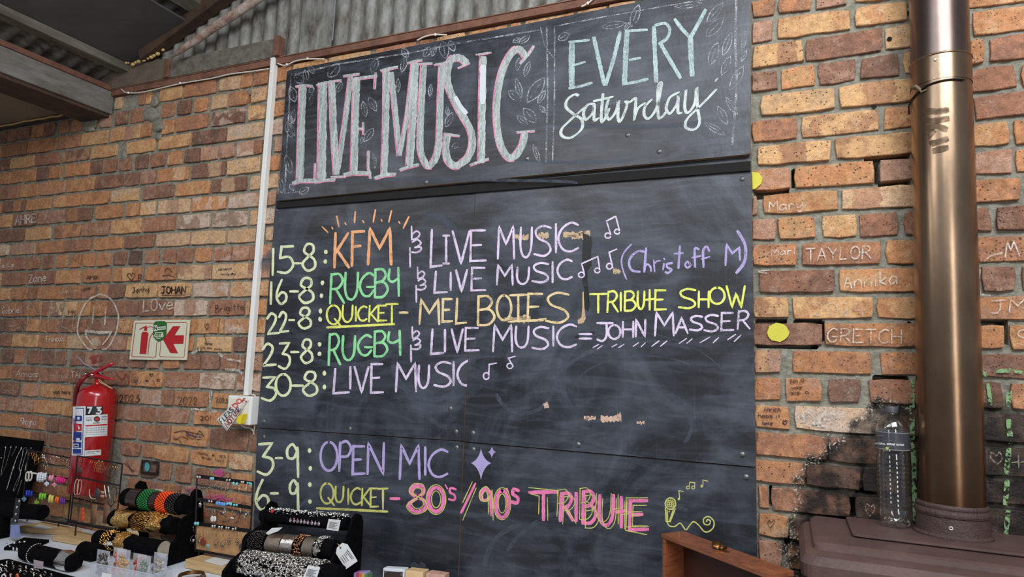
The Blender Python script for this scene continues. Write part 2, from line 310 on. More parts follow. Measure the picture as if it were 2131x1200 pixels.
# each course: (tile, "from-to colour ..."), tile gives the origin and scale of the survey
TL = {'A': (0, 6.), 'B': (290, 6.), 'C': (1550, 5.), 'D': (1870, 3.), 'E': (180, 3.75), 'F': (560, 2.88)}
SURVEY = {
0: ['A 0-55o 65-365or 375-570p 580-685b 695-1100y', 'A 1440-1535t', 'B 0-80rp 90-155oy 260-540yo 560-960ro 1005-1270tb 1270-1410or 1440-1625ro 1725-1900o', 'F 150-350oy 360-610yt 640-880ro 900-990ro 1005-1180yt 1195-1430oy 1445-1510o 1530-1830yo 1850-2020yo 2035-2200ot'],
1: ['A 0-95br 100-215rb 235-380br 400-550o 570-695br 755-870ro 900-1030o 1045-1220g 1260-1385pr 1450-1600br 1640-1800rb', 'B 280-440ro 480-650b 690-855o 910-1100ty 1140-1360or 1410-1600ty 1705-1900pw', 'C 80-315ob 350-690ob 740-1050pk 1150-1690y'],
2: ['A 0-30y 45-340ro 355-665o 700-1010ro 1020-1345yo 1390-1560yo 1560-1690p|r 1690-1760y', 'B 35-160o 295-440oy 470-860ro 910-1320bw 1360-1585yb 1690-1900oy', 'C 80-290p 335-1090yo 1140-1690yo', 'D 435-783oy'],
3: ['A 0-120br 140-440yo 450-750rb 790-1120by 1150-1470yo 1580-1775yo', 'B 0-195yo 245-640yo 665-1085bk 1110-1560tw 1660-1800wp', 'C 80-605y|r 635-1425br 1465-1700ty', 'D 460-783oy'],
4: ['A 20-140o 155-290o 325-460o 470-610bk 620-765o 810-940or 955-1125o 1135-1275bk 1310-1460rb 1500-1640rb 1700-1735b', 'B 0-115bk 145-325rb 365-545oy 575-760bk 780-985pr 1010-1190pr 1225-1440pw 1450-1550rb 1700-1850pr', 'C 80-340pb 375-725oy 765-1150bp 1205-1600bk 1650-1705y', 'D 445-535o 570-783rb'],
5: ['A 0-240r|b 250-475o|y 500-815op 840-1175oy 1195-1540br 1560-1740bp', 'B 20-205pb 230-620o|t 660-1075b|t 1110-1520ty 1635-1760o', 'C 80-105r 165-935yt 985-1710y|r', 'D 450-730r 765-783o'],
6: ['A 40-310b|o 335-640oy 680-1005o|y 1030-1370o 1395-1740yw', 'B 50-430bp 465-885oy 910-1335b|t 1385-1520ty 1615-1740t', 'C 80-545ro 590-1400yr 1445-1715oy', 'D 470-783rb'],
7: ['A 0-145yo 175-470br 485-800pb 825-1160b|o 1200-1535o 1580-1740o|y', 'B 20-205yw 235-635t|p 665-1085ow 1115-1500wo 1610-1720pr', 'C 130-895y|r 945-1720yr', 'D 465-690oy 720-783o'],
8: ['A 0-300br 325-635yo 680-1005ob 1030-1365rp 1400-1770yo', 'B 50-445rp 475-880wb 920-1355wb 1385-1480to 1580-1700wo', 'C 80-480op 515-1340oy 1405-1725p', 'D 470-710pr 725-783o'],
9: ['A 0-110tw 145-440pt 465-785or 790-1135r|b 1175-1530or 1565-1740br', 'B 0-190rb 220-635tp 660-1085ty 1105-1460ty 1580-1690ty', 'C 80-140p 185-970oy 1010-1730t|r', 'D 470-755or'],
10: ['A 20-190rp 200-325rb 360-500ro 540-660rb 695-840or 880-1015o 1045-1190o 1225-1380or 1420-1580br 1620-1770k', 'B 75-245rp 300-465r 490-680rb 705-905or 945-1155rw 1170-1375pr 1385-1455rb 1540-1670ro', 'C 85-325pr 350-725oy 800-1170yo 1200-1595rb 1650-1740rw', 'D 475-575br 605-783br'],
11: ['A 35-335rb 355-690rb 700-1010oy 1045-1385or 1420-1765o|y', 'B 75-465or 490-905tr 925-1365ty 1380-1440pr 1530-1660pr', 'C 80-545or 595-1415ro 1465-1740oy', 'D 490-783ro'],
12: ['A 0-130yo 150-350ob 360-460r 480-815or 840-1180ro 1200-1560b|o 1585-1755y', 'B 0-230y 250-645yr 680-1115wo 1140-1480to 1490-1650ot', 'C 95-120p 150-940br 985-1750oy', 'D 520-730bp 765-783b'],
13: ['A 0-355ro 365-500ob 520-610ro 640-775tk 820-960yt 980-1135oy 1145-1345o 1365-1730br 1750-1790br', 'B 5-425br 440-845w|r 875-1310rb 1340-1385oy 1480-1640oy', 'C 90-455yr 500-1330yo 1370-1750oy', 'D 495-783op'],
14: ['A 0-60kb 70-325br 355-490oy 500-730ro 760-970br 985-1080rb 1090-1450bp 1480-1660oy', 'B 5-600or 625-990o|y 1005-1055oy 1070-1440ow 1480-1620oy', 'C 90-800bp 835-1700ob 1740-1760o', 'D 500-655oy 695-783oy'],
15: ['A 0-150rb 160-480yo 490-825or 840-1230t|r 1240-1360r 1370-1580pr 1590-1740yt', 'B 5-270rb 290-540ro 560-680o 730-1155yt 1185-1345bp 1430-1600wo', 'C 95-385p|y 500-1320or 1410-1765ob', 'D 505-783bk'],
16: ['A 20-165bk 185-315ro 345-500br 530-670bk 700-830br 890-1060br 1070-1240pr 1250-1480br 1490-1600bp 1640-1740br', 'B 0-75b 110-260rp 315-510or 560-760rb 780-1000bp 1030-1235rb 1270-1320rb 1410-1590pr', 'C 100-375or 425-805op 865-1200bk 1290-1720rb', 'D 510-650bk 695-783or'],
17: ['A 0-150ro 180-480rb 520-860rb 880-1280br 1300-1610rb 1630-1745ob', 'B 5-300oy 315-740rp 755-1200wr 1225-1310rw 1400-1580rw', 'C 105-465oy 525-1480wt 1600-1740rk', 'D 517-783k'],
18: ['A 0-240br 280-480po 510-900oy 920-1450b 1480-1740ro 1755-1790p', 'B 15-280pw 290-425rb 445-860or 920-1440oy 1450-1570b', 'C 120-860ro 870-1500kr 1520-1740k', 'D 518-783k'],
19: ['A 0-70pr 95-420pr 430-760oy 780-1400oy 1450-1525r 1560-1760pb', 'B 5-185rb 210-620pr 690-1050ob 1065-1400or 1410-1560b', 'C 115-620or 640-1200rk 1220-1600kr 1620-1740k', 'D 525-783k'],
20: ['A 0-220or 235-560ro 600-740bk 750-1400br 1430-1710rp 1730-1750r', 'B 5-385r|b 410-860oy 885-1360br 1380-1540br', 'C 150-250ro 275-1100rk 1145-1600kr 1640-1740k', 'D 535-783k'],
21: ['A 0-370oy 385-590br 620-900rb 920-1400r', 'E 275-420rb 435-520ro 530-800oy 820-1100oy 1120-1300to', 'C 150-460ot 470-660rg 680-1100rk 1120-1740k', 'D 540-783k'],
22: ['A 0-180rb 200-560ob 580-880rb 900-1250br', 'E 285-415pr 430-540k 560-665rp 700-820rp 850-960rb 985-1120rp 1140-1300oy', 'C 150-390rp 450-740oy 760-1200k'],
23: ['A 0-280ob 300-640rb 660-980or 1000-1350ro', 'E 320-590rb 600-730ob 740-900pb 930-1080ro 1100-1290or', 'C 150-420rb 450-700ro'],
24: ['A 100-380or 400-700rb 720-1000ob 1020-1350rb', 'E 220-480ro 500-730or 750-1010rb 1030-1280or', 'C 150-600or'],
}
def soot_nodes(nt, base):
    """tarry soot patch left on the wall behind the stove pipe (a real stain with its own outline)"""
    N, L = nt.nodes, nt.links
    geo = N.new('ShaderNodeNewGeometry')
    sp = N.new('ShaderNodeVectorMath'); sp.operation = 'SUBTRACT'; sp.inputs[1].default_value = (.43, 0, 1.10); L.new(geo.outputs['Position'], sp.inputs[0])
    ml = N.new('ShaderNodeVectorMath'); ml.operation = 'MULTIPLY'; ml.inputs[1].default_value = (1/.46, 0, 1/.50); L.new(sp.outputs[0], ml.inputs[0])
    ln = N.new('ShaderNodeVectorMath'); ln.operation = 'LENGTH'; L.new(ml.outputs[0], ln.inputs[0])
    n = N.new('ShaderNodeTexNoise'); n.inputs['Scale'].default_value = 11; n.inputs['Detail'].default_value = 6; L.new(geo.outputs['Position'], n.inputs['Vector'])
    ad = N.new('ShaderNodeMath'); ad.operation = 'MULTIPLY_ADD'; ad.inputs[1].default_value = .42; L.new(n.outputs[0], ad.inputs[0]); L.new(ln.outputs['Value'], ad.inputs[2])
    mr = N.new('ShaderNodeMapRange'); mr.inputs[1].default_value = 1.2; mr.inputs[2].default_value = 1.14; mr.clamp = True; L.new(ad.outputs[0], mr.inputs[0])
    # patches where the brick shows through the tar
    n2 = N.new('ShaderNodeTexNoise'); n2.inputs['Scale'].default_value = 16; n2.inputs['Detail'].default_value = 3; L.new(geo.outputs['Position'], n2.inputs['Vector'])
    m2 = N.new('ShaderNodeMapRange'); m2.inputs[1].default_value = .44; m2.inputs[2].default_value = .62; m2.inputs[3].default_value = .95; m2.inputs[4].default_value = .5; L.new(n2.outputs[0], m2.inputs[0])
    fa = N.new('ShaderNodeMath'); fa.operation = 'MULTIPLY'; L.new(mr.outputs[0], fa.inputs[0]); L.new(m2.outputs[0], fa.inputs[1])
    mx = N.new('ShaderNodeMix'); mx.data_type = 'RGBA'; mx.inputs[7].default_value = S(28, 23, 21)
    L.new(fa.outputs[0], mx.inputs[0]); L.new(base, mx.inputs[6])
    # pale flakes along its edge
    dd = N.new('ShaderNodeMath'); dd.operation = 'SUBTRACT'; dd.inputs[1].default_value = 1.15; L.new(ad.outputs[0], dd.inputs[0])
    ab = N.new('ShaderNodeMath'); ab.operation = 'ABSOLUTE'; L.new(dd.outputs[0], ab.inputs[0])
    rg = N.new('ShaderNodeMapRange'); rg.inputs[1].default_value = .05; rg.inputs[2].default_value = .0; rg.clamp = True; L.new(ab.outputs[0], rg.inputs[0])
    n4 = N.new('ShaderNodeTexNoise'); n4.inputs['Scale'].default_value = 150; n4.inputs['Detail'].default_value = 2; L.new(geo.outputs['Position'], n4.inputs['Vector'])
    m4 = N.new('ShaderNodeMapRange'); m4.inputs[1].default_value = .56; m4.inputs[2].default_value = .6; L.new(n4.outputs[0], m4.inputs[0])
    sx = N.new('ShaderNodeSeparateXYZ'); L.new(geo.outputs['Position'], sx.inputs[0])
    lx = N.new('ShaderNodeMapRange'); lx.inputs[1].default_value = .4; lx.inputs[2].default_value = .25; L.new(sx.outputs[0], lx.inputs[0])
    f4 = N.new('ShaderNodeMath'); f4.operation = 'MULTIPLY'; L.new(rg.outputs[0], f4.inputs[0]); L.new(m4.outputs[0], f4.inputs[1])
    f5 = N.new('ShaderNodeMath'); f5.operation = 'MULTIPLY'; L.new(f4.outputs[0], f5.inputs[0]); L.new(lx.outputs[0], f5.inputs[1])
    mx2 = N.new('ShaderNodeMix'); mx2.data_type = 'RGBA'; mx2.inputs[7].default_value = S(200, 192, 178)
    L.new(f5.outputs[0], mx2.inputs[0]); L.new(mx.outputs[2], mx2.inputs[6])
    return mx2.outputs[2], mr.outputs[0], geo.outputs['Position']
def brick_material():
    M = bpy.data.materials.new('clay_brick'); M.use_nodes = True; nt = M.node_tree; N = nt.nodes; L = nt.links; b = N['Principled BSDF']
    a1 = N.new('ShaderNodeAttribute'); a1.attribute_name = 'col'; a2 = N.new('ShaderNodeAttribute'); a2.attribute_name = 'col2'; a3 = N.new('ShaderNodeAttribute'); a3.attribute_name = 'bp'
    geo = N.new('ShaderNodeNewGeometry')
    sp = N.new('ShaderNodeSeparateXYZ'); L.new(a3.outputs['Vector'], sp.inputs[0])     # x: place along brick, y: band centre, z: kind + seed
    def noise_n(s, d=5, r=.6):
        n = N.new('ShaderNodeTexNoise'); n.inputs['Scale'].default_value = s; n.inputs['Detail'].default_value = d; n.inputs['Roughness'].default_value = r; L.new(geo.outputs['Position'], n.inputs['Vector']); return n.outputs[0]
    def mr(x, a, c, o0=0., o1=1.):
        q = N.new('ShaderNodeMapRange'); q.inputs[1].default_value = a; q.inputs[2].default_value = c; q.inputs[3].default_value = o0; q.inputs[4].default_value = o1; L.new(x, q.inputs[0]); return q.outputs[0]
    def mth(op, x, y, v=None):
        q = N.new('ShaderNodeMath'); q.operation = op; L.new(x, q.inputs[0])
        if y is not None: L.new(y, q.inputs[1])
        else: q.inputs[1].default_value = v
        return q.outputs[0]
    def mixc(f, x, y, col=None):
        q = N.new('ShaderNodeMix'); q.data_type = 'RGBA'; L.new(f, q.inputs[0]); L.new(x, q.inputs[6])
        if y is not None: L.new(y, q.inputs[7])
        else: q.inputs[7].default_value = col
        return q.outputs[2]
    ns = noise_n(14, 5)
    patch = mr(ns, .47, .56)
    u = mth('ADD', sp.outputs[0], mr(noise_n(30, 4), .3, .7, -.06, .06))
    band = mr(mth('ABSOLUTE', mth('SUBTRACT', u, sp.outputs[1]), None, 0), .2, .17)
    isband = mth('GREATER_THAN', sp.outputs[2], None, .5)
    selp = N.new('ShaderNodeMix'); L.new(isband, selp.inputs[0]); L.new(patch, selp.inputs[2]); L.new(band, selp.inputs[3])
    c = mixc(selp.outputs[0], a1.outputs['Color'], a2.outputs['Color'])
    # fine mottling
    f1 = mth('MULTIPLY', mr(noise_n(60, 6, .7), .3, .7, .68, 1.28), mr(noise_n(300, 4, .7), .32, .68, .72, 1.24))
    hs = N.new('ShaderNodeHueSaturation'); L.new(c, hs.inputs['Color']); L.new(f1, hs.inputs['Value']); c = hs.outputs[0]
    # lime bloom / worn pale scratches
    bloom = mth('MULTIPLY', mr(noise_n(22, 6, .75), .52, .72, 0, .5), mr(noise_n(240, 3), .4, .6))
    c = mixc(bloom, c, None, S(214, 196, 176))
    # kiln burnt spots
    vo = N.new('ShaderNodeTexVoronoi'); vo.inputs['Scale'].default_value = 120; L.new(geo.outputs['Position'], vo.inputs['Vector'])
    vs = N.new('ShaderNodeSeparateXYZ'); L.new(vo.outputs['Color'], vs.inputs[0])
    spot = mth('MULTIPLY', mr(mth('SUBTRACT', vo.outputs['Distance'], mth('MULTIPLY', vs.outputs[1], None, .3)), .08, .0), mth('GREATER_THAN', vs.outputs[0], None, .5))
    c = mixc(mth('MULTIPLY', spot, None, .8), c, None, S(44, 34, 32))
    c, soot, _ = soot_nodes(nt, c)
    L.new(c, b.inputs['Base Color'])
    rr = N.new('ShaderNodeMapRange'); rr.inputs[3].default_value = .82; rr.inputs[4].default_value = .42; L.new(soot, rr.inputs[0]); L.new(rr.outputs[0], b.inputs['Roughness'])
    b.inputs['Specular IOR Level'].default_value = .3
    h = mth('ADD', mth('MULTIPLY', noise_n(120, 6, .7), None, 1.0), mth('MULTIPLY', spot, None, -.5))
    h = mth('ADD', h, mth('MULTIPLY', noise_n(35, 4, .6), None, 1.1))
    bp = N.new('ShaderNodeBump'); bp.inputs['Distance'].default_value = .0024; bp.inputs['Strength'].default_value = .9; L.new(h, bp.inputs['Height']); L.new(bp.outputs[0], b.inputs['Normal'])
    return M
def mortar_material():
    M = mat('mortar', S(154, 151, 138), .95, noise_s=45, bump=.004, bscale=140, col2=S(116, 114, 103), spec=.2)
    nt = M.node_tree; L = nt.links; b = nt.nodes['Principled BSDF']
    base = b.inputs['Base Color'].links[0].from_socket
    c, soot, _ = soot_nodes(nt, base); L.new(c, b.inputs['Base Color'])
    return M
M_BR = brick_material(); M_MO = mortar_material()

_mean = (.41, .235, .145)
for _k in list(BC):
    if _k != 'g': BC[_k] = tuple(BC[_k][i]*.78+_mean[i]*.22 for i in range(3))+(1,)
def dark(c, k): return tuple(x*k for x in c[:3])+(1,)
BR = []      # (area in the photo, data)
def add_brick(k, X0, X1, code, h=.0075, proud=None):
    if X1-X0 < .012: return
    zt0, zt1, zb0, zb1 = bed_z(k-1, X0)-h, bed_z(k-1, X1)-h, bed_z(k, X0)+h, bed_z(k, X1)+h
    c1 = BC[code[0]]; c2 = BC[code[-1]] if len(code) > 1 else dark(BC[code[0]], .72)
    band = '|' in code
    c2 = tuple(c2[i]*.66+c1[i]*.34 for i in range(4))
    f = random.uniform(.88, 1.1); c1 = dark(c1, f); c2 = dark(c2, random.uniform(.85, 1.1))
    W_ = X1-X0; nx = max(2, min(4, int(W_/.06)+1))
    per = []
    for i in range(nx+1): per.append((i/nx, 0))
    per.append((1, .5))
    for i in range(nx+1): per.append((1-i/nx, 1))
    per.append((0, .5))
    pr = proud if proud is not None else random.gauss(-.006, .0016)
    V = []
    for u, v in per:
        zt = zt0+(zt1-zt0)*u; zb = zb0+(zb1-zb0)*u
        cu = (u in (0, 1)) and v in (0, 1)
        jx = random.uniform(-.0018, .0018)+(.004*(1-2*u) if cu and random.random() < .6 else 0)
        jz = random.uniform(-.0020, .0020)+(.003*(2*v-1) if cu and random.random() < .6 else 0)
        V.append((X0+W_*u+jx, zt+(zb-zt)*v+jz))
    n = len(V); cx = sum(p[0] for p in V)/n; cz = sum(p[1] for p in V)/n
    def ring(ins, y): return [(x+(ins if x < cx else -ins)*(1 if abs(x-cx) > W_*.3 else .0), y+random.uniform(-.0005, .0005), z+(ins if z < cz else -ins)) for x, z in V]
    vs = [(x, .03, z) for x, z in V]+ring(.0, pr+.002)+ring(.002, pr)
    fs = []
    for r in range(2):
        for i in range(n): fs.append((r*n+i, (r+1)*n+i, (r+1)*n+(i+1) % n, r*n+(i+1) % n))
    fs.append(tuple(range(2*n, 3*n)))
    bp = [((x-X0)/max(W_, .05), random.choice([.35, .5, .62]) if False else 0, 0) for x, y, z in vs]
    bc = random.choice([.3, .5, .7]); kind = 1. if band else 0.
    bp = [(p[0], bc, kind) for p in bp]
    a = proj((X0, 0, zt0)); d = proj((X1, 0, zb1)); inside = a[0] < 2131 and d[0] > 0 and a[1] < 1200 and d[1] > 0
    BR.append((abs(d[0]-a[0])*abs(d[1]-a[1]) if inside else 0, vs, fs, c1, c2, bp))
covered = {}
for k, rows in SURVEY.items():
    for row in rows:
        t, *segs = row.split()
        ox, sc = TL[t]
        for sgm in segs:
            i = sgm.index('-', 1); j = i+1
            while j < len(sgm) and sgm[j].isdigit(): j += 1
            a, b_, code = float(sgm[:i]), float(sgm[i+1:j]), sgm[j:]
            xa, xb = ox+a/sc, ox+b_/sc
            ym = 0
            # height of the middle of the course at that column
            Xg = on(xa, 600, 1, 0).x
            for _ in range(3):
                zc = (bed_z(k-1, Xg)+bed_z(k, Xg))/2; px = proj((Xg, 0, zc)); p = on(xa, px[1], 1, 0); Xg = p.x
            X0 = Xg; Xg = on(xb, 600, 1, 0).x
            for _ in range(3):
                zc = (bed_z(k-1, Xg)+bed_z(k, Xg))/2; px = proj((Xg, 0, zc)); p = on(xb, px[1], 1, 0); Xg = p.x
            X1 = Xg
            if t == 'D' and xb >= 2130: X1 = X0+.222
            if t == 'C' and b_ >= 1700 and t+'x': X1 = X1+.03
            covered.setdefault(k, []).append((X0, X1))
            add_brick(k, X0, X1, code)
# courses the photograph does not show, continued past the frame
codes = ['or', 'ro', 'oy', 'rb', 'pr', 'yo', 'o', 'b', 'rp', 'ty']
BOARD_L, BOARD_R = -2.12, -.13
for k in range(0, 35):
    cov = covered.get(k, [])
    runs = [(-4.55, (min(c[0] for c in cov)-.014) if cov else -2.15), ((max(c[1] for c in cov)+.014) if cov and max(c[1] for c in cov) > 0 else -.1, 1.3)]
    if 24 < k: runs = [(-4.55, 1.3)]
    if k < 1: runs = runs[:1]+[(-.1 if k == 0 else -.3, 1.3)]
    for a, e in runs:
        x = a
        while x < e-.03:
            w = random.choice([.222, .222, .106]); w = min(w, e-x)
            add_brick(k, x, x+w, random.choice(codes)); x += w+.013
BR.sort(key=lambda t: -t[0])
def brick_mesh(name, items):
    v = []; f = []; c1 = []; c2 = []; bp = []
    for _, vs, fs, a, b_, p in items:
        o = len(v); v += vs; f += [tuple(o+i for i in q) for q in fs]; c1 += [a]*len(vs); c2 += [b_]*len(vs); bp += p
    me = bpy.data.meshes.new(name); me.from_pydata(v, [], f); me.materials.append(M_BR)
    for nm, d in (('col', c1), ('col2', c2)):
        at = me.attributes.new(nm, 'FLOAT_COLOR', 'POINT'); at.data.foreach_set('color', [x for q in d for x in q])
    at = me.attributes.new('bp', 'FLOAT_VECTOR', 'POINT'); at.data.foreach_set('vector', [x for q in bp for x in q])
    return me
# mortar bed with real thickness and a few open joints
GAPS = [  # open joints seen as black slots: photo pixels x0,y0,x1,y1 on the wall face
 (1570,395,1640,406), (1647,353,1654,387), (1820,332,1831,378), (1800,326,1895,331), (1830,377,1896,382), (1575,665,1636,672), (1654,667,1712,674), (1709,672,1716,708), (1890,672,1897,716),
 (1575,717,1704,724), (1600,1003,1672,1010), (1601,1012,1605,1050), (1768,1035,1780,1072), (2036,667,2098,674), (2089,672,2099,716), (1820,782,1888,789), (518,198,526,208), (1632,1120,1644,1136), (1700,1068,1760,1078), (1780,1018,1822,1026)]
gw = []
for a, b_, c, d in GAPS:
    p = on(a, b_, 1, 0); q = on(c, d, 1, 0); gw.append((min(p.x, q.x), max(p.x, q.x), min(p.z, q.z)-.002, max(p.z, q.z)+.002))
mo = MB()
def grid(x0, x1, z0, z1, st):
    nx = int((x1-x0)/st); nz = int((z1-z0)/st); vs = []
    for j in range(nz+1):
        for i in range(nx+1):
            x = x0+(x1-x0)*i/nx; z = z0+(z1-z0)*j/nz
            d = .005+.0045*noise.noise((x*16, 3, z*16))+.003*noise.noise((x*60, 9, z*60))
            if i in (0, nx): d = .006
            for a, b_, c, e in gw:
                if a <= x <= b_ and c <= z <= e: d = .07
            vs.append((x, max(-.003, d), z))
    w = nx+1
    mo.add(vs, [(j*w+i, j*w+i+1, (j+1)*w+i+1, (j+1)*w+i) for j in range(nz) for i in range(nx)])
grid(-.13, .75, .9, 3.0, .006); grid(-4.6, -2.1, .7, 3.0, .014); grid(-2.1, -.13, 2.85, 3.0, .02)
mo.box((-4.6, .075, 0), (1.35, .3, 3.1)); mo.box((-2.1, .004, 0), (-.13, .075, 2.85)); mo.box((.75, .006, 0), (1.35, .075, 3.0))
mo.box((-4.6, .006, 0), (-2.1, .075, .7)); mo.box((-.13, .006, 0), (.75, .075, .9)); mo.box((-.13, .006, 3.0), (.75, .075, 3.05))
wall = mo.build('wall_back', M_MO, smooth=False); wall['kind'] = 'structure'
for i, it in enumerate(BR[:300]):
    o = bpy.data.objects.new('brick', brick_mesh('brick', [it])); COL.objects.link(o); o.parent = wall
o = bpy.data.objects.new('bricks', brick_mesh('bricks', BR[300:])); COL.objects.link(o); o.parent = wall; o['kind'] = 'stuff'
# render mortar patches smeared over the brickwork below the beam
SM = MB()
def smear(cx, cy, rx, ry, th=.007, n=14):
    ring = []
    for i in range(n):
        a = 2*math.pi*i/n; r = random.uniform(.75, 1.15); ring.append((cx+rx*r*math.cos(a), cy+ry*r*math.sin(a)))
    vs = [on(x, y, 1, .004) for x, y in ring]+[on(cx+(x-cx)*.7, cy+(y-cy)*.7, 1, -th-.004+random.uniform(-.001, .001)) for x, y in ring]+[on(cx, cy, 1, -th-.006)]
    SM.add(vs, [(i, (i+1) % n, n+(i+1) % n, n+i) for i in range(n)]+[(n+i, n+(i+1) % n, 2*n) for i in range(n)])
for a in [(313,238,22,16),(330,262,16,14),(322,212,10,12),(330,285,9,8),(186,268,14,9),(258,325,9,14),(500,700,5,3),(1895,20,10,6)]: smear(*a)
SM.build('mortar_patch', M_MO, wall, smooth=True, label='rough patch of grey mortar smeared over bricks')

# ================================================================ ROOF AND SETTING
M_TIM = mat('grey_timber', S(122, 118, 108), .85, noise_s=9, bump=.002, bscale=60, col2=S(84, 78, 68), stretch=(3, .5, 3))
M_TIMB = mat('dark_timber', S(84, 62, 48), .85, noise_s=10, bump=.002, bscale=50, col2=S(52, 38, 30))
M_RUST = mat('rusty_steel', S(132, 92, 74), .8, noise_s=14, bump=.001, bscale=120, col2=S(92, 60, 50))
M_BEAM = mat('whitewashed_timber', S(132, 134, 130), .85, noise_s=12, bump=.002, bscale=40, col2=S(96, 86, 78), stretch=(1, .5, 1.6))
M_GALV = mat('weathered_corrugated_iron', S(150, 152, 148), .6, metal=.15, noise_s=11, bump=.002, bscale=60, col2=S(76, 68, 58), stretch=(2.2, 1, .8))
M_PANEL = mat('grey_ceiling_board', S(84, 84, 88), .7, noise_s=5, col2=S(70, 68, 66))
M_CREAM = mat('cream_soffit_board', S(140, 124, 100), .8, noise_s=4, col2=S(118, 102, 82))
M_FOAM = mat('yellowed_foam', S(198, 168, 108), .9, bump=.002, bscale=90)
fl = MB().box((-6, -7, -.1), (3, .0, 0)).build('floor', mat('concrete_floor', S(120, 112, 102), .8, noise_s=3)); fl['kind'] = 'structure'
# corrugated gable sheets above the brickwork
def corrug(name, X0, X1, zf0, zf1, y, amp=.009, pitch=.076, slope=0., along=None):
    mb = MB(); n = int((X1-X0)/pitch*8)
    vs = []
    for i in range(n+1):
        x = X0+(X1-X0)*i/n; d = amp*math.cos(2*math.pi*(x-X0)/pitch)
        vs += [(x, y+d, zf0(x)), (x, y+d, zf1(x))]
    mb.add(vs, [(2*i, 2*i+2, 2*i+3, 2*i+1) for i in range(n)])
    return mb
RS, RZ = .4, 3.245
def roofz(x): return RZ+RS*(x+2.93)
edges = [-4.6, -3.33, -2.62, -2.06]
Xa, Xb = on(633, 90, 1, 0).x, on(693, 70, 1, 0).x
spans = [(-4.6, Xa, .0), (Xb, -1.42, .0), (-1.42, -.66, -.004), (-.66, .1, .0), (.1, 1.35, -.004)]
g = thing('corrugated_gable', 'weathered grey corrugated iron sheets closing the gable above the brickwork', 'cladding', (-1.6, 0, 3.03))
for a, b_, y in spans:
    corrug('s', a, b_, lambda x: 3.009, lambda x: max(3.2, roofz(x)+.02), y-.006).build('corrugated_sheet', M_GALV, g, smooth=True)
MB().box((Xa-.01, -.018, 3.009), (Xb+.01, -.0155, 3.55)).build('flat_sheet', M_GALV, g, label='flat grey strip between corrugated sheets')
# sloping roof
def roof_sheet(x0, x1):
    mb = MB(); pitch = .076; y0, y1 = -2.3, .0; n = int((y1-y0)/pitch*6)
    vs = []
    for i in range(n+1):
        y = y0+(y1-y0)*i/n; d = .009*math.cos(2*math.pi*y/pitch)
        vs += [(x0, y, roofz(x0)+d+.03), (x1, y, roofz(x1)+d+.03)]
    mb.add(vs, [(2*i, 2*i+1, 2*i+3, 2*i+2) for i in range(n)]); return mb
ce = roof_sheet(-3.6, 1.35).build('ceiling', M_GALV, smooth=True); ce['kind'] = 'structure'
pn = MB(); pn.hexa([(-3.2, -2.2, 3.132), (-2.76, -2.2, 3.27), (-2.76, -.012, 3.27), (-3.2, -.012, 3.132)], [(-3.2, -2.2, 3.142), (-2.76, -2.2, 3.28), (-2.76, -.012, 3.28), (-3.2, -.012, 3.142)])
tag(pn.build('ceiling_panel', M_PANEL), 'smooth dark grey ceiling panel between two purlins in the roof corner', 'ceiling panel')
tag(MB().box((-3.27, -2.3, 3.088), (-3.2, -.02, 3.131)).build('purlin', M_TIM, bevel=.002), 'grey timber purlin along the lower edge of the dark ceiling panel', 'purlin', 'roof purlins')
pz = roofz(-2.69)
pu = MB(); pu.hexa([(-2.735, -2.3, pz-.03), (-2.665, -2.3, pz-.0), (-2.665, -.02, pz-.0), (-2.735, -.02, pz-.03)], [(-2.735, -2.3, pz+.02), (-2.665, -2.3, pz+.045), (-2.665, -.02, pz+.045), (-2.735, -.02, pz+.02)])
tag(pu.build('purlin', M_TIM, bevel=.002), 'grey timber purlin meeting the pole rafter high at the top left', 'purlin', 'roof purlins')
# timber rafter against the gable, then the whitewashed pole below it
def slab(p, q, w, t, name, mt, y0, y1):
    p, q = Vector(p), Vector(q); d = (q-p).normalized(); nn = Vector((-d.z, 0, d.x))
    mb = MB(); a = [p-nn*w/2, q-nn*w/2, q+nn*w/2, p+nn*w/2]
    mb.hexa([(v.x, y0, v.z) for v in a], [(v.x, y1, v.z) for v in a]); return mb.build(name, mt, bevel=.003)
tag(slab((-3.08, 0, 3.15), (-1.2, 0, 3.15+1.88*.42), .07, 0, 'rafter', M_TIMB, -.07, -.012), 'dark brown timber rafter against the gable behind the pole', 'rafter')
po = MB(); pp = []
p0, p1 = Vector((-2.93, -.085, 3.06)), Vector((-1.3, -.085, 3.06+1.63*.40))
a0, a1 = on(356, 119, 1, -.085), on(540, -5, 1, -.085); dd = (a1-a0)
for i in range(15):
    t = i/14*2.2; c = a0+dd*t; pp.append(c+Vector((random.uniform(-.003, .003), 0, random.uniform(-.004, .004))))
po.tube(pp, [.006, .016]+[.021+random.uniform(-.002, .002) for _ in range(13)], 10)
tag(po.build('pole_rafter', mat('peeling_white_pole', S(196, 184, 176), .8, noise_s=18, col2=S(120, 84, 68), bump=.002, bscale=50), smooth=True), 'crooked round pole with peeling white and rust paint under the roof', 'pole')
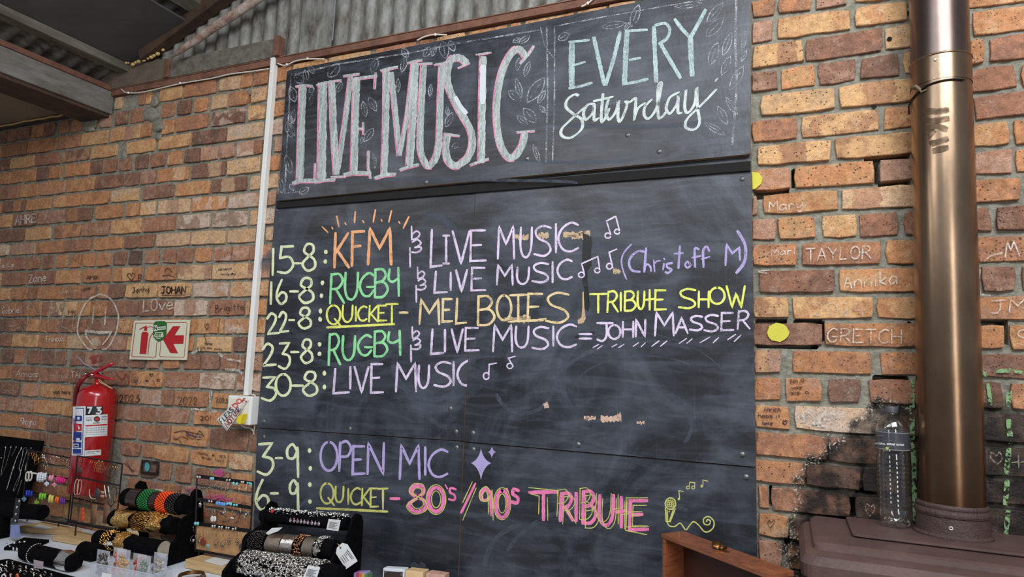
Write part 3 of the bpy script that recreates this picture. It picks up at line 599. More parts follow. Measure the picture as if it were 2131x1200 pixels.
# weatherboard above the wall plate
q0, q1, q2 = on(190, 143, 1, -.03), on(575, 80, 1, -.03), on(345, 120, 1, -.03)
wb = thing('weatherboard', 'dull grey-brown horizontal board above the rusty wall plate at left', 'board', (-2.8, 0, 3.03))
MB().box((q0.x-.5, -.028, 3.009), (q2.x, -.004, q0.z-.03)).build('plank', mat('brown_grey_plank', S(104, 92, 80), .85, noise_s=12), wb, bevel=.002)
MB().box((q2.x+.004, -.03, 3.009), (q1.x, -.004, q1.z+.002)).build('plank', M_TIM, wb, bevel=.002)
bt = on(348, 140, 1, -.035)
MB().box((bt.x-.018, -.04, 3.009), (bt.x+.018, -.028, 3.105)).build('batten', M_RUST, wb, bevel=.001, label='short brown upright batten')
MB().box((q1.x, -.045, 3.009), (q1.x+.03, -.004, q1.z+.005)).build('end_block', M_RUST, wb, bevel=.002, label='rust brown block closing the right end')
# wall plate: rusty steel angle
pl = MB(); pl.box((-3.33, -.022, 2.974), (1.35, .004, 3.008)); pl.box((-3.33, -.026, 3.004), (1.35, .004, 3.008))
tag(pl.build('wall_plate', M_RUST), 'long rusty steel angle lying on top of the brick wall', 'wall plate')
# big whitewashed beam coming out of the wall, with its steel edge
bm = thing('ceiling_beam', 'thick whitewashed timber beam with flaking paint running out from the wall', 'beam', (-3.45, -1, 2.95))
mb = MB(); mb.box((-3.50, -2.6, 2.878), (-3.33, -.002, 3.0)); mb.build('beam_face', M_BEAM, bm, bevel=.004)
MB().box((-3.51, -2.6, 3.0), (-3.322, -.002, 3.028)).build('top_rail', M_RUST, bm, bevel=.003, label='rusty brown rail along the top')
MB().box((-3.56, -2.6, 2.86), (-3.345, -.002, 2.8785)).build('bottom_board', M_TIMB, bm, bevel=.002, label='dark brown board under the beam')
# low soffit at the far left
so = thing('soffit', 'cream-brown soffit board left of the whitewashed beam', 'soffit', (-3.9, -.6, 2.9))
MB().box((-4.7, -2.6, 2.925), (-3.56, -.03, 2.94)).build('panel', M_CREAM, so)
ed = [(-4.7+i*.06, -.03+random.uniform(-.004, .004), 2.912+random.uniform(-.003, .003)) for i in range(19)]
MB().tube(ed, .006, 5).build('edge_bead', M_FOAM, so, smooth=True, label='pale bead along the wall edge')
MB().box((-4.7, -.028, 2.90), (-3.55, -.002, 2.925)).build('edge_batten', M_TIMB, so)
# yellowed foam blobs in the corner
fo = MB()
for x, y in [(247,136),(252,134),(258,133),(263,131),(268,131),(275,134),(284,130),(290,128),(300,125),(308,122),(316,119),(322,116),(330,112),(340,104),(236,122),(222,124),(215,138),(204,158),(179,151)]:
    fo.ball(on(x+random.uniform(-2, 2), y, 1, -.045), random.uniform(.004, .010), 6, (1.6, 1, 1))
tag(fo.build('foam_sealant', M_FOAM, smooth=True), 'yellow blobs of dried foam sealant in the roof corner', 'sealant')

# ---------------------------------------------------------------- white cable along the plate with clips
M_CAB = mat('white_cable', S(214, 208, 196), .6); M_WPL = mat('white_plastic', S(232, 234, 232), .4, coat=.1)
def cable(pts, name, label, y=-.012, r=.0035, clips=()):
    t = thing(name, label, 'cable', on(*pts[0], 1, y))
    MB().tube([on(a, b_, 1, y) for a, b_ in smooth(pts, 6)], r, 6).build('wire', M_CAB, t, smooth=True)
    for c in clips: MB().ball(on(*c, 1, y-.003), .006, 8).build('cable_clip', M_WPL, t, smooth=True)
    return t
cable([(240,172),(248,180),(256,188),(266,193),(300,191),(375,174),(440,163),(480,154),(520,149),(560,143)], 'power_cable', 'thin white cable under the wall plate left of the conduit', clips=[(267,193),(375,173)], y=-.02)
cable([(578,132),(590,136),(600,134),(615,127),(640,123),(675,123)], 'power_cable', 'short white cable loop just right of the conduit top', clips=[(597,134),(640,122)], y=-.02)
cable([(868,84),(885,76),(905,72),(930,73)], 'power_cable', 'short white cable end above the word LIVE MUSIC', clips=[(906,72)], y=-.03)
cable([(1210,14),(1222,8),(1232,0),(1240,-8)], 'power_cable', 'short white cable rising off the wall plate at the top', clips=[(1223,7)], y=-.03)

# ================================================================ CHALKBOARDS
def board_material():
    M = bpy.data.materials.new('chalkboard_paint'); M.use_nodes = True; nt = M.node_tree; N = nt.nodes; L = nt.links; b = N['Principled BSDF']
    geo = N.new('ShaderNodeNewGeometry')
    def nz(s, st, d=5, dist=0.):
        v = N.new('ShaderNodeVectorMath'); v.operation = 'MULTIPLY'; v.inputs[1].default_value = st; L.new(geo.outputs['Position'], v.inputs[0])
        n = N.new('ShaderNodeTexNoise'); n.inputs['Scale'].default_value = s; n.inputs['Detail'].default_value = d; n.inputs['Roughness'].default_value = .6; n.inputs['Distortion'].default_value = dist
        L.new(v.outputs[0], n.inputs['Vector']); return n.outputs[0]
    def mr(x, a, c, o0, o1):
        q = N.new('ShaderNodeMapRange'); q.inputs[1].default_value = a; q.inputs[2].default_value = c; q.inputs[3].default_value = o0; q.inputs[4].default_value = o1; L.new(x, q.inputs[0]); return q.outputs[0]
    def add(x, y):
        q = N.new('ShaderNodeMath'); q.operation = 'ADD'; L.new(x, q.inputs[0]); L.new(y, q.inputs[1]); return q.outputs[0]
    a = mr(nz(2.2, (1, 1, 1), 6, 1.8), .42, .75, 0, .42)       # wiped chalk clouds
    c = mr(nz(9, (.5, 1, 3), 7, .9), .46, .8, 0, .3)
    d = mr(nz(30, (3, 1, .12), 4), .6, .8, 0, .10)            # drips
    e = mr(nz(260, (1, 1, 1), 2), .66, .74, 0, .16)           # dust
    f = add(add(a, c), add(d, e))
    mx = N.new('ShaderNodeMix'); mx.data_type = 'RGBA'; mx.clamp_factor = True; mx.inputs[6].default_value = S(33, 36, 41); mx.inputs[7].default_value = S(112, 118, 134)
    L.new(f, mx.inputs[0]); L.new(mx.outputs[2], b.inputs['Base Color'])
    b.inputs['Roughness'].default_value = .4; b.inputs['Specular IOR Level'].default_value = .5
    bp = N.new('ShaderNodeBump'); bp.inputs['Distance'].default_value = .0006; L.new(nz(70, (1, 1, .5), 4), bp.inputs['Height']); L.new(bp.outputs[0], b.inputs['Normal'])
    return M
M_BD = board_material(); M_EDGE = mat('board_edge', S(150, 118, 84), .8, noise_s=20)
def board(label, px, yf, yb=-.004, rc=.012):
    P4 = [on(x, y, 1, yf) for x, y in px]      # TL TR BR BL
    pts = []
    for i in range(4):
        c = P4[i]; a = (P4[i-1]-c).normalized(); b_ = (P4[(i+1) % 4]-c).normalized()
        for t in (1, .35): pts.append(c+a*rc*t*(1 if t == 1 else .55)+b_*rc*(0 if t == 1 else .12))
        pts.append(c+b_*rc)
    mb = MB(); n = len(pts)
    fr = [(p.x, yf, p.z) for p in pts]; bk = [(p.x, yb, p.z) for p in pts]
    mb.add(fr, [tuple(range(n))]); mb.mi = 1
    mb.add(fr+bk, [(i, n+i, n+(i+1) % n, (i+1) % n) for i in range(n)]+[tuple(range(n, 2*n))[::-1]])
    o = mb.build('chalkboard', [M_BD, M_EDGE]); tag(o, label, 'chalkboard', 'chalkboard panels'); return o
Y1, Y2, Y3, Y4 = -.046, -.022, -.024, -.018
B_TOP = board('long upper chalkboard with big white LIVE MUSIC EVERY Saturday lettering', [(597,147),(1563.5,-42),(1561.5,320),(579,417)], Y1, yb=-.0265, rc=.016)
B_ML = board('chalkboard panel at middle left with the dates 15-8 to 30-8', [(575,404),(990,363),(965,917),(535,889)], Y2, rc=.003)
B_MR = board('chalkboard panel at middle right with TRIBUTE SHOW in yellow', [(991,363),(1563,312),(1573,971),(966.5,918)], Y3, rc=.006)
B_BL = board('chalkboard panel at lower left with 3-9 OPEN MIC', [(535,890.5),(964.5,918.5),(945,1420),(521,1300)], Y4, rc=.003)
B_BR = board('chalkboard panel at lower right with 90\'s TRIBUTE and a microphone drawing', [(966,919.5),(1573,973),(1581,1560),(946.5,1420)], Y4, rc=.003)
# rail under the top board's lower edge, black to paint in the shadow there
rl = [on(578, 421, 1, -.026), on(1562, 330, 1, -.026)]
MBr = MB(); MBr.box((rl[0].x, -.034, rl[0].z-.028), (rl[1].x, -.0262, rl[0].z+.004)); tag(MBr.build('batten', mat('shadow_dark_wood', S(24, 22, 22), .95, noise_s=20)), 'batten tucked under the top chalkboard, shade painted in as black', 'batten')
SEAM = lambda y: 991-(y-363)*.047
def un(yy): return lambda x, y: on(x, y, 1, yy)
CH = {'white': S(206, 212, 220), 'cream': S(226, 232, 190), 'orange': S(240, 176, 130), 'green': S(150, 222, 160), 'yellow': S(232, 236, 120), 'lav': S(222, 206, 232), 'tan': S(232, 208, 160),
      'pink': S(240, 130, 178), 'purple': S(178, 164, 212), 'mint': S(204, 214, 212), 'olive': S(206, 206, 120), 'pinky': S(226, 150, 176)}
def cm(c, cover=.7): return chalk('chalk_%s_%d' % (c, int(cover*100)), CH[c], cover)
class Layer:
    """strokes of one colour on one board"""
    def __init__(s, board, yy, color, label, cover=.8, name='lettering'): s.b, s.y, s.c, s.l, s.cv, s.n = board, yy, color, label, cover, name; s.mb = MB(); s.u = un(yy)
    def key(s, y): s.k = s.k if hasattr(s, 'k') else []; s.k += [y]*(len(s.mb.f)-len(s.k))
    def g(s, ch, x0, x1, yt, yb, w=5, yt1=None, yb1=None, sl=0.): glyph(s.mb, ch, x0, x1, yt, yb, w, s.u, yt1, yb1, sl); s.key((yt+yb)/2); return s
    def r(s, pts, w=5, sm=False): ribbon(s.mb, smooth(pts) if sm else pts, w, s.u); s.key(sum(p[1] for p in pts)/len(pts)); return s
    def dot(s, x, y, r=4):
        s.dot_(x, y, r); s.key(y); return s
    def dot_(s, x, y, r=4):
        n = 8; s.mb.poly([s.u(x+r*.8*math.cos(2*math.pi*i/n)*random.uniform(.85, 1.1), y+r*math.sin(2*math.pi*i/n)*random.uniform(.85, 1.1)) for i in range(n)]); return s
    def ring(s, x, y, rx, ry, w=3): s.r([(x+rx*math.cos(a*math.pi/7), y+ry*math.sin(a*math.pi/7)) for a in range(15)], w); return s
    def end(s, rows=None):
        if not s.mb.v: return
        if not rows: s.mb.build(s.n, cm(s.c, s.cv-.15), s.b, label=s.l); return
        # rows: [(label, lowest y)] from the top down; every row of writing is its own part
        for i, (lb, y1) in enumerate(rows):
            y0 = rows[i-1][1] if i else -1e9; m_ = MB(); ren = {}
            for f_, y in zip(s.mb.f, s.k):
                if y0 <= y < y1:
                    for q in f_:
                        if q not in ren: ren[q] = len(ren)
                    m_.f.append([ren[q] for q in f_]); m_.m.append(0)
            m_.v = [s.mb.v[q] for q in ren]
            if m_.v: m_.build(s.n, cm(s.c, s.cv-.15), s.b, label=lb)
def W_(lay, spec, w=5.):
    for ch, x0, x1, yt, yb in spec: lay.g(ch, x0, x1, yt, yb, w)
    return lay
yl, yr, yt_, yb_ = Y2-.0006, Y3-.0006, Y1-.0008, Y4-.0006
# dates
d = Layer(B_ML, yl, 'cream', 'pale cream chalk dates 15-8, 16-8, 22-8, 23-8 and 30-8', .9)
W_(d, [('1',565,571,517,572),('5',578,610,512,568),('-',611,626,546,549),('8',629,656,506,563),('1',561,567,587,632),('6',576,597,582,632),('-',604,620,604,608),('8',622,652,577,630),
 ('2',556,580,652,695),('2',581,600,649,691),('-',602,612,664,667),('8',621,647,639,683),('2',547,574,715,761),('3',580,603,713,767),('-',606,621,730,734),('8',626,650,705,755),
 ('3',545,574,784,833),('0',574,605,778,823),('-',609,630,800,804),('8',630,660,772,823)], 5.2)
for x, y in [(678,524),(677,544),(671,588),(669,615),(667,647),(666,664),(665,716),(665,736),(675,776),(675,805)]: d.dot(x, y, 5.2)
d.end([('pale cream chalk date %s' % q, y) for q, y in (('15-8', 577), ('16-8', 635), ('22-8', 700), ('23-8', 770), ('30-8', 2000))])
d = Layer(B_ML, yl, 'orange', 'orange chalk letters KFM with rays above', .88)
W_(d, [('K',696,726,485,556),('F',731,758,481,553),('M',766,814,475,550)], 6)
sc = lambda x, y: (530+x/2.926, 430+y/2.926)
for a, b_ in [((412,122),(445,155)),((500,58),(513,122)),((612,32),(608,95)),((735,20),(722,92)),((833,25),(817,92)),((938,62),(905,130))]: d.r([sc(*a), sc(*b_)], 3.6)
for p in [(470,125),(550,98),(658,85),(770,78),(877,90)]: d.r([sc(*p), sc(p[0]+6, p[1]+10)], 3.5)
d.end()
d = Layer(B_ML, yl, 'green', 'green chalk word RUGBY, twice', .9)
W_(d, [('R',687,716,570,631),('U',718,745,567,622),('G',749,779,568,616),('B',779,807,560,618),('y4',809,830,557,615),('R',684,708,695,759),('U',713,739,699,748),('G',745,774,697,739),('B',778,806,689,741),('y4',808,833,688,738)], 5.2).end([('green chalk word RUGBY in the 16-8 row', 650), ('green chalk word RUGBY in the 23-8 row', 2000)])
d = Layer(B_ML, yl, 'yellow', 'yellow chalk word QUICKET underlined', .88)
W_(d, [('Q',680,710,635,678),('U',713,734,635,669),('I',737,744,638,667),('C',745,763,637,667),('K',768,786,636,669),('E',787,804,635,667),('T',803,828,632,671)], 4.2)
d.r([(681,681),(820,674)], 5).end()
d = Layer(B_ML, yl, 'lav', 'lilac chalk words LIVE MUSIC on four rows', .84); dR = Layer(B_MR, yr, 'lav', 'lilac chalk words MUSIC and JOHN MASSER', .84)
def amp(L_, x, y, k=1.):     # the b-over-3 flourish written like an ampersand
    z = lambda pts: [(x+(a-945)/2.926*k, y+(c-120)/2.926*k) for a, c in pts]
    L_.r(z([(955,120),(957,200)]), 3.6); L_.r(z([(957,170),(985,148),(1005,165),(990,190),(960,200)]), 3.6, True); L_.r(z([(960,215),(990,200),(1012,222),(985,245),(975,248)]), 3.6, True)
    L_.r(z([(975,248),(1010,245),(1010,265),(985,278),(950,275)]), 3.8, True); L_.r(z([(945,250),(947,365)]), 3.8)
amp(d, 853, 471); amp(d, 866, 556, .86); amp(d, 855, 680, .86)
W_(d, [('L',896,919,478,555),('Î',921,936,490,548),('V',942,977,481,548),('L',904,930,565,609),('I',934,942,567,603),('V',949,972,562,606),('L',897,922,685,736),('I',922,930,686,731),('V',940,963,685,732),
 ('L',694,726,767,818),('I',726,732,763,808),('V',738,767,763,816),('E',772,797,756,817),('M',824,866,755,814),('U',871,893,760,806),('S',903,939,753,804),('I',941,947,753,801),('C',952,988,750,802)], 5.)
W_(dR, [('E',979,1011,478,543),('M',1036,1070,471,538),('U',1083,1107,473,534),('S',1111,1147,470,532),('I',1154,1160,466,525),('C',1162,1203,463,523),('E',981,1010,556,604),('M',1034,1067,551,592),('U',1076,1101,556,590),('S',1107,1142,547,587),('I',1147,1153,545,587),('C',1160,1190,540,581),
 ('E',968,996,681,729),('M',1026,1066,676,731),('U',1073,1100,679,722),('S',1107,1142,680,726),('I',1149,1154,679,719),('C',1159,1199,675,722),('=',1206,1231,688,711),
 ('J',1243,1275,672,709),('O',1266,1291,676,705),('H',1296,1318,669,701),('N',1323,1343,665,700),('M',1363,1402,650,698),('A',1406,1431,661,693),('S',1435,1462,657,687),('S',1465,1495,655,689),('E',1501,1526,650,687),('R',1535,1560,647,684)], 4.6)
z4 = lambda x, y: (1040+x/3.636, 430+y/3.636)
for a in ['705,1065 750,1040','740,1075 775,1050','850,1060 885,1040','900,1065 940,1040','1010,1055 1050,1028','1070,1058 1100,1030','1150,1055 1205,1015','1215,1055 1265,1015','1360,1032 1415,995','1415,1032 1455,1000','1515,1028 1590,985','1615,1028 1655,990','1725,1005 1785,965','1775,1018 1825,970']:
    dR.r([z4(*p) for p in P(a)], 2.6)
d.end([('lilac chalk word LIVE in the 15-8 row', 551), ('lilac chalk word LIVE in the 16-8 row', 650), ('lilac chalk word LIVE in the 23-8 row', 748), ('lilac chalk words LIVE MUSIC in the 30-8 row', 2000)]); dR.end([('lilac chalk word MUSIC in the 15-8 row', 551), ('lilac chalk word MUSIC in the 16-8 row', 640), ('lilac chalk words MUSIC = JOHN MASSER', 2000)])
d = Layer(B_MR, yr, 'lav', 'lilac chalk music notes', .84, 'drawing')
def note2(h1, h2, s1, s2, w=3.):
    d.ring(*z4(*h1), 6, 5.5, w); d.ring(*z4(*h2), 5.5, 5, w); d.r([z4(h1[0]+22, h1[1]-8), z4(*s1)], w); d.r([z4(h2[0]+18, h2[1]-8), z4(*s2)], w); d.r([z4(*s1), z4(*s2)], w+.4)
note2((818,218), (888,188), (808,108), (878,72)); note2((618,515), (738,482), (620,430), (742,376))
d.ring(*z4(830,450), 6, 6, 3); d.r([z4(855,460), z4(828,345), z4(885,320)], 3.2); d.end()
d = Layer(B_ML, yl, 'lav', 'lilac chalk note after the last LIVE MUSIC', .84, 'drawing'); d.r([(984+30-6,777),(1018-10,757),(1034-10+2,755)], .01)
d.mb = MB(); d.end()
d = Layer(B_MR, yr, 'lav', 'two small lilac music notes', .84, 'drawing')
d.ring(1012, 782, 6, 7, 3); d.r([(1017,780),(1018,758),(1033,755)], 3.2); d.ring(1061, 761, 6, 5.5, 2.8); d.r([(1068,762),(1058,745),(1072,741)], 2.8); d.end()
d = Layer(B_MR, yr, 'tan', 'pale tan chalk letters BOTES', .85); dl = Layer(B_ML, yl, 'tan', 'pale tan chalk letters MEL', .85)
W_(dl, [('M',873,914,623,674),('E',921,941,621,669),('L',949,970,621,673),('-',832,848,649,651)], 5).end()
W_(d, [('B',993,1029,616,676),('O',1034,1064,614,666),('T',1062,1095,613,668),('E',1098,1130,610,667),('S',1135,1184,609,671)], 5); d.r([(1058,669),(1080,668),(1108,667),(1136,663)], 4); d.end()
d = Layer(B_MR, yr, 'yellow', 'yellow chalk words TRIBUTE SHOW', .9)
W_(d, [('T',1228,1262,611,650),('R',1264,1286,606,649),('I',1289,1295,609,646),('B',1299,1323,606,646),('U',1327,1341,606,642),('t+',1342,1362,603,644),('E',1363,1386,603,644),('S',1412,1448,601,641),('H',1454,1475,606,639),('O',1477,1508,598,632),('W',1512,1550,595,639)], 4.6).end()
d = Layer(B_MR, yr, 'purple', 'purple chalk words (Christoff M)', .88)
for s_, w, smo in [('995,285 945,340 922,400 930,470 958,545',3.4,1),('1090,340 1050,335 1000,370 978,425 1000,480 1060,492',5,1),('1107,315 1094,490',5.5,0),('1097,450 1120,435 1140,455 1145,485',4.5,1),('1165,405 1172,490',3.6,0),('1170,430 1190,412 1215,408',3.6,1),('1243,430 1236,475',4,0),('1243,392 1247,398',4,0),
    ('1305,425 1265,435 1270,460 1300,475 1275,500 1255,495',4.5,1),('1363,300 1352,465',5,0),('1322,355 1385,350',4,0),('1440,440 1420,415 1403,440 1420,462 1442,445 1440,430',4,1),('1505,322 1485,312 1474,335 1478,455',4.8,1),('1455,385 1520,372',3.8,0),('1585,335 1565,300 1545,318 1538,350 1542,455',4.8,1),('1530,395 1588,378',3.8,0),
    ('1708,442 1716,285 1760,352 1812,308 1818,400',4.5,0),('1800,185 1850,270 1862,350 1845,430 1792,498',6.5,1)]:
    pts = [z4(*p) for p in P(s_)]; d.r(pts, w, bool(smo))
d.end()
# bottom boards
dB = Layer(B_BL, yb_, 'cream', 'pale cream chalk dates 3-9 and 6-9', .9)
W_(dB, [('3',536,568,922,987),('-',574,587,951,954),('9',597,621,924,992),('6',533,560,998,1060),('-',564,578,1024,1028),('9',603,621,999,1062)], 5.5)
for x, y in [(644,937),(646,974),(645,1008),(645,1043)]: dB.dot(x, y, 5)
dB.end([('pale cream chalk date 3-9', 994), ('pale cream chalk date 6-9', 2000)])
dB = Layer(B_BL, yb_, 'purple', 'purple chalk words OPEN MIC', .9)
W_(dB, [('O',667,702,919,979),('P',706,731,920,979),('E',734,759,927,986),('N',765,799,922,986),('M',832,873,926,996),('I',882,888,930,987),('C',892,931,935,992)], 5.4).end()
dB = Layer(B_BL, yb_, 'olive', 'olive yellow chalk word QUICKET underlined', .86)
W_(dB, [('Q',667,696,1005,1051),('U',698,715,1012,1044),('I',722,728,1017,1048),('C',730,750,1015,1049),('K',753,770,1016,1051),('E',771,787,1015,1054),('T',787,807,1016,1058)], 4.2); dB.r([(659,1057),(730,1060),(806,1064)], 5).end()
def star(L_, pts):
    L_.mb.poly([L_.u(*p) for p in pts])
dB = Layer(B_BR, yb_, 'purple', 'purple chalk sparkle stars', .88, 'drawing')
def spark(cx, cy, t, r_, b_, l):
    pts = []
    for (ax, ay), (bx, by) in [((0,-t),(r_,0)),((r_,0),(0,b_)),((0,b_),(-l,0)),((-l,0),(0,-t))]:
        for i in range(6):
            u = i/6; k = 1-u; ctrl = (.22*(ax+bx), .22*(ay+by)); pts.append((cx+k*k*ax+2*k*u*ctrl[0]+u*u*bx, cy+k*k*ay+2*k*u*ctrl[1]+u*u*by))
    n = len(pts); vs = [dB.u(cx, cy)]+[dB.u(*p) for p in pts]; dB.mb.add(vs, [(0, 1+i, 1+(i+1) % n) for i in range(n)])
spark(1001, 963, 30, 21, 35, 21); spark(1023.5, 940, 12, 9, 13, 8); dB.end()
dp = Layer(B_BL, yb_, 'pink', 'pink chalk 80\'s', .85); dq = Layer(B_BR, yb_, 'pink', 'pink chalk 90\'s and TRIBUTE', .86)
dy = Layer(B_BL, yb_-.0003, 'olive', 'olive chalk outlines around the 80\'s', .8); dz = Layer(B_BR, yb_-.0003, 'olive', 'olive chalk outlines around 90\'s TRIBUTE', .8)
W_(dp, [('8',850,886,1009,1064),('0',892,923,1014,1064)], 7.5); W_(dp, [('-',813,831,1036,1038)], 6); W_(dp, [('s',933,950,997,1040)], 4.5); dp.r([(927,1009),(931,1016)], 4)
for k in (0,): W_(dy, [('8',845,889,1004,1069),('8',856,881,1014,1058),('0',887,928,1008,1070),('0',898,917,1021,1056)], 2)
W_(dq, [('9',1001,1023,1017,1071),('0',1032,1058,1020,1076),('s',1064,1081,997,1046)], 7); dq.r([(1055,1016),(1058,1023)], 4); dq.r([(989,1006),(960,1066)], 5.5)
W_(dz, [('9',997,1027,1012,1082),('9',1004,1017,1021,1070),('0',1027,1063,1014,1081),('0',1037,1053,1027,1067)], 2); dz.r([(983,1002),(963,1045)], 2); dz.r([(991,1015),(963,1082)], 2)
W_(dq, [('T',1102,1160,1023,1081),('R',1166,1192,1026,1083),('I',1196,1202,1026,1083),('B',1212,1240,1022,1088),('U',1247,1277,1030,1091),('t+',1283,1303,1034,1096),('E',1310,1348,1040,1102)], 7.5)
dz.r([(1100,1014),(1160,1020),(1160,1031)], 2); dz.r([(1104,1027),(1122,1032),(1121,1069)], 2); dz.r([(1139,1034),(1140,1082)], 2)
W_(dz, [('R',1159,1186,1018,1074),('R',1171,1199,1032,1090),('B',1205,1233,1015,1080),('B',1217,1246,1030,1098),('U',1240,1272,1026,1084),('U',1253,1283,1036,1098),('t+',1277,1296,1028,1090),('t+',1290,1309,1042,1100),('E',1303,1350,1034,1096),('E',1316,1347,1050,1094)], 1.9); dz.r([(1303,1034),(1302,1103),(1346,1112)], 2.2)
for l_ in (dp, dq, dy, dz): l_.end()
d = Layer(B_BR, yb_, 'olive', 'yellow chalk microphone with curling cable and music notes', .9, 'drawing'); z6 = lambda x, y: (1040+x/3.805, 820+y/3.805)
d.ring(*z6(1352,865), 11, 12, 2.6)
for k in (-22, -8, 8, 22): d.r([z6(1352+k-6, 865-38+abs(k)*.5), z6(1352+k+4, 865+38-abs(k)*.5)], 1.6); d.r([z6(1352-38+abs(k)*.4, 865+k-5), z6(1352+38-abs(k)*.4, 865+k+5)], 1.6)
d.r([z6(1312,895), z6(1318,1005), z6(1350,1008), z6(1390,905)], 2.6); d.r([z6(1325,915), z6(1330,1000)], 2.6); d.r([z6(1345,1000), z6(1376,910)], 2.6); d.dot(*z6(1342,928), 2)
d.r([z6(*p) for p in P('1325,1005 1340,1038 1385,1046 1430,1020 1472,1072 1505,1035 1535,1008 1575,1035 1615,1082 1650,1088 1690,1055 1695,1005 1655,968 1615,985 1620,1025 1655,1032 1668,1005 1645,990 1638,1008')], 2.6, True)
d.dot(*z6(1418,828), 3); d.r([z6(1425,825), z6(1418,762), z6(1452,770)], 2); d.ring(*z6(1490,738), 3.2, 3, 1.6); d.ring(*z6(1532,738), 3.2, 3, 1.6); d.r([z6(1500,732), z6(1505,695), z6(1545,700), z6(1543,732)], 1.8)
d.dot(*z6(1600,726), 3.4); d.r([z6(1610,720), z6(1608,678), z6(1648,688)], 2); d.end()
# ------------------------------------------------ big LIVE MUSIC letters
z1 = lambda x, y: (560+x/3.3333, 60+y/3.3333); z2 = lambda x, y: (1040+x/3.529, y/3.529)
LM = [('235,395 225,700 215,1050',50),('185,398 235,388 300,395',14),('168,1068 215,1052 325,1050',26),('322,935 318,1045',12),
 ('375,375 370,700 365,1045',62),('330,388 380,372 430,365',14),('315,1062 380,1048 455,1045',18),
 ('437,370 450,700 470,1010',46),('420,362 500,354',12),('570,325 530,640 480,975',34),('515,325 565,318 625,310',14),('430,1025 530,1022',14),
 ('608,335 600,600 590,995',50),('590,348 660,335 745,325',20),('742,305 735,415',14),('615,690 655,690',14),('655,650 656,732',12),('525,1008 590,998 700,1000',28),('692,848 690,960 706,1035',16),
 ('815,280 812,650 800,1020',46),('775,288 830,275 890,262',18),('735,1032 800,1012 875,1005',24),('848,300 880,600 908,880',38),('1000,245 960,600 912,860',28),('1015,235 1000,600 975,948',52),('960,236 1010,222 1060,215',14),('910,975 970,955 1035,940',20),
 ('1078,242 1060,500 1050,780 1062,880 1105,950 1155,900 1180,780 1190,500 1202,240',44),('1040,242 1130,238',14),('1145,248 1200,238 1255,220',12),
 ('1375,240 1325,200 1265,215 1238,300 1250,410 1320,560 1395,690 1412,800 1375,900 1295,948 1240,905 1228,810 1242,738',50),('1310,270 1390,235',10),('1215,725 1320,740',14),
 ('1487,190 1480,500 1475,930',50),('1435,178 1540,162',10),('1395,942 1450,922 1520,900',16),
 ('1785,195 1735,140 1680,175 1620,290 1588,440 1580,600 1600,780 1655,885 1710,880 1760,800 1778,718',48),('1838,122 1800,180 1745,242',16),('1720,715 1840,706',12)]
pk = Layer(B_TOP, Y1-.0005, 'pinky', 'pink chalk edging behind the LIVE MUSIC letters', .8); wh = Layer(B_TOP, Y1-.0009, 'mint', 'large white chalk letters LIVE MUSIC', .82)
for s_, w in LM:
    pts = P(s_); smo = len(pts) > 4
    c = [z1(*p) for p in pts]; c = smooth(c) if smo else c; e = []
    for i, p in enumerate(c):
        a, b_ = c[max(i-1, 0)], c[min(i+1, len(c)-1)]; dx, dy = b_[0]-a[0], b_[1]-a[1]; l = math.hypot(dx, dy) or 1; nx_, ny_ = -dy/l, dx/l
        sg_ = 1 if (-nx_+.45*ny_) > 0 else -1; q = w/6.666+.7; e.append((p[0]+sg_*nx_*q, p[1]+sg_*ny_*q))
    pk.r(e, 2.6); wh.r(c, w/3.333*.94)
pk.end()
wh.mb.build('lettering', chalk('chalk_scribble', CH['mint'], .6, 210, .5, (2.4, 1, .3)), B_TOP, label=wh.l)
br = Layer(B_TOP, Y1-.0013, 'white', 'solid white paint strokes inside the letters I and S', .99); br.r([z1(*p) for p in P('1484,250 1482,520')], 12); br.r([z1(*p) for p in P('1290,470 1330,540 1370,590')], 9, True); br.end()
ev = Layer(B_TOP, Y1-.0009, 'mint', 'pale chalk word EVERY', .8)
for s_, w in [('530,315 528,500 530,648',42),('512,308 655,295',18),('535,482 625,455',16),('512,648 600,632 675,608',20),('692,280 730,450 768,620',30),('884,240 840,420 780,620',28),('935,225 925,420 915,618',38),('925,228 1080,218',20),('955,440 1030,425',18),('905,618 1000,602 1085,580',22),
    ('1132,192 1140,400 1150,605',32),('1142,185 1215,172 1248,215 1230,280 1172,320',22),('1180,320 1250,440 1325,568',28),('1288,145 1340,215 1400,278',28),('1510,75 1455,180 1402,275',28),('1400,270 1405,420 1414,560',38)]:
    ev.r([z2(*p) for p in P(s_)], w/3.529, len(P(s_)) > 4)
ev.mb.build('lettering', chalk('chalk_scribble2', S(186, 208, 208), .66, 230, .42, (1.6, 1, .5)), B_TOP, label=ev.l)
sa = Layer(B_TOP, Y1-.0009, 'mint', 'pale cursive chalk word Saturday', .82)
for s_ in ['572,702 545,695 492,735 485,790 540,840 598,880 598,950 520,1012 455,1000 452,950 520,880 610,800 640,780','690,765 645,770 612,830 630,880 680,830 692,770 690,880 720,870','755,690 742,880 765,880 800,800','690,742 760,728 825,712','795,735 775,820 800,880 850,820 870,740 865,860 885,890 930,780 920,745','918,748 955,750 990,722 995,760 985,880','985,870 1010,800 1060,760','1110,735 1062,790 1060,850 1095,870 1150,790 1185,620 1160,640 1160,850 1190,860 1220,820','1310,680 1245,720 1220,800 1250,835 1300,760 1310,690 1305,820 1330,830','1365,665 1355,790 1380,830 1430,760 1442,645 1450,800 1465,900 1430,950 1365,940 1370,880 1460,790 1540,710 1585,660']:
    pts = P(s_); sa.r([z2(*p) for p in pts], 4.4, True); sa.r([z2(p[0]+9, p[1]-5) for p in pts], 3., True)
sa.end()
bd = Layer(B_TOP, Y1-.0005, 'white', 'thin white chalk border lines and leaf sprays', .52, 'drawing')
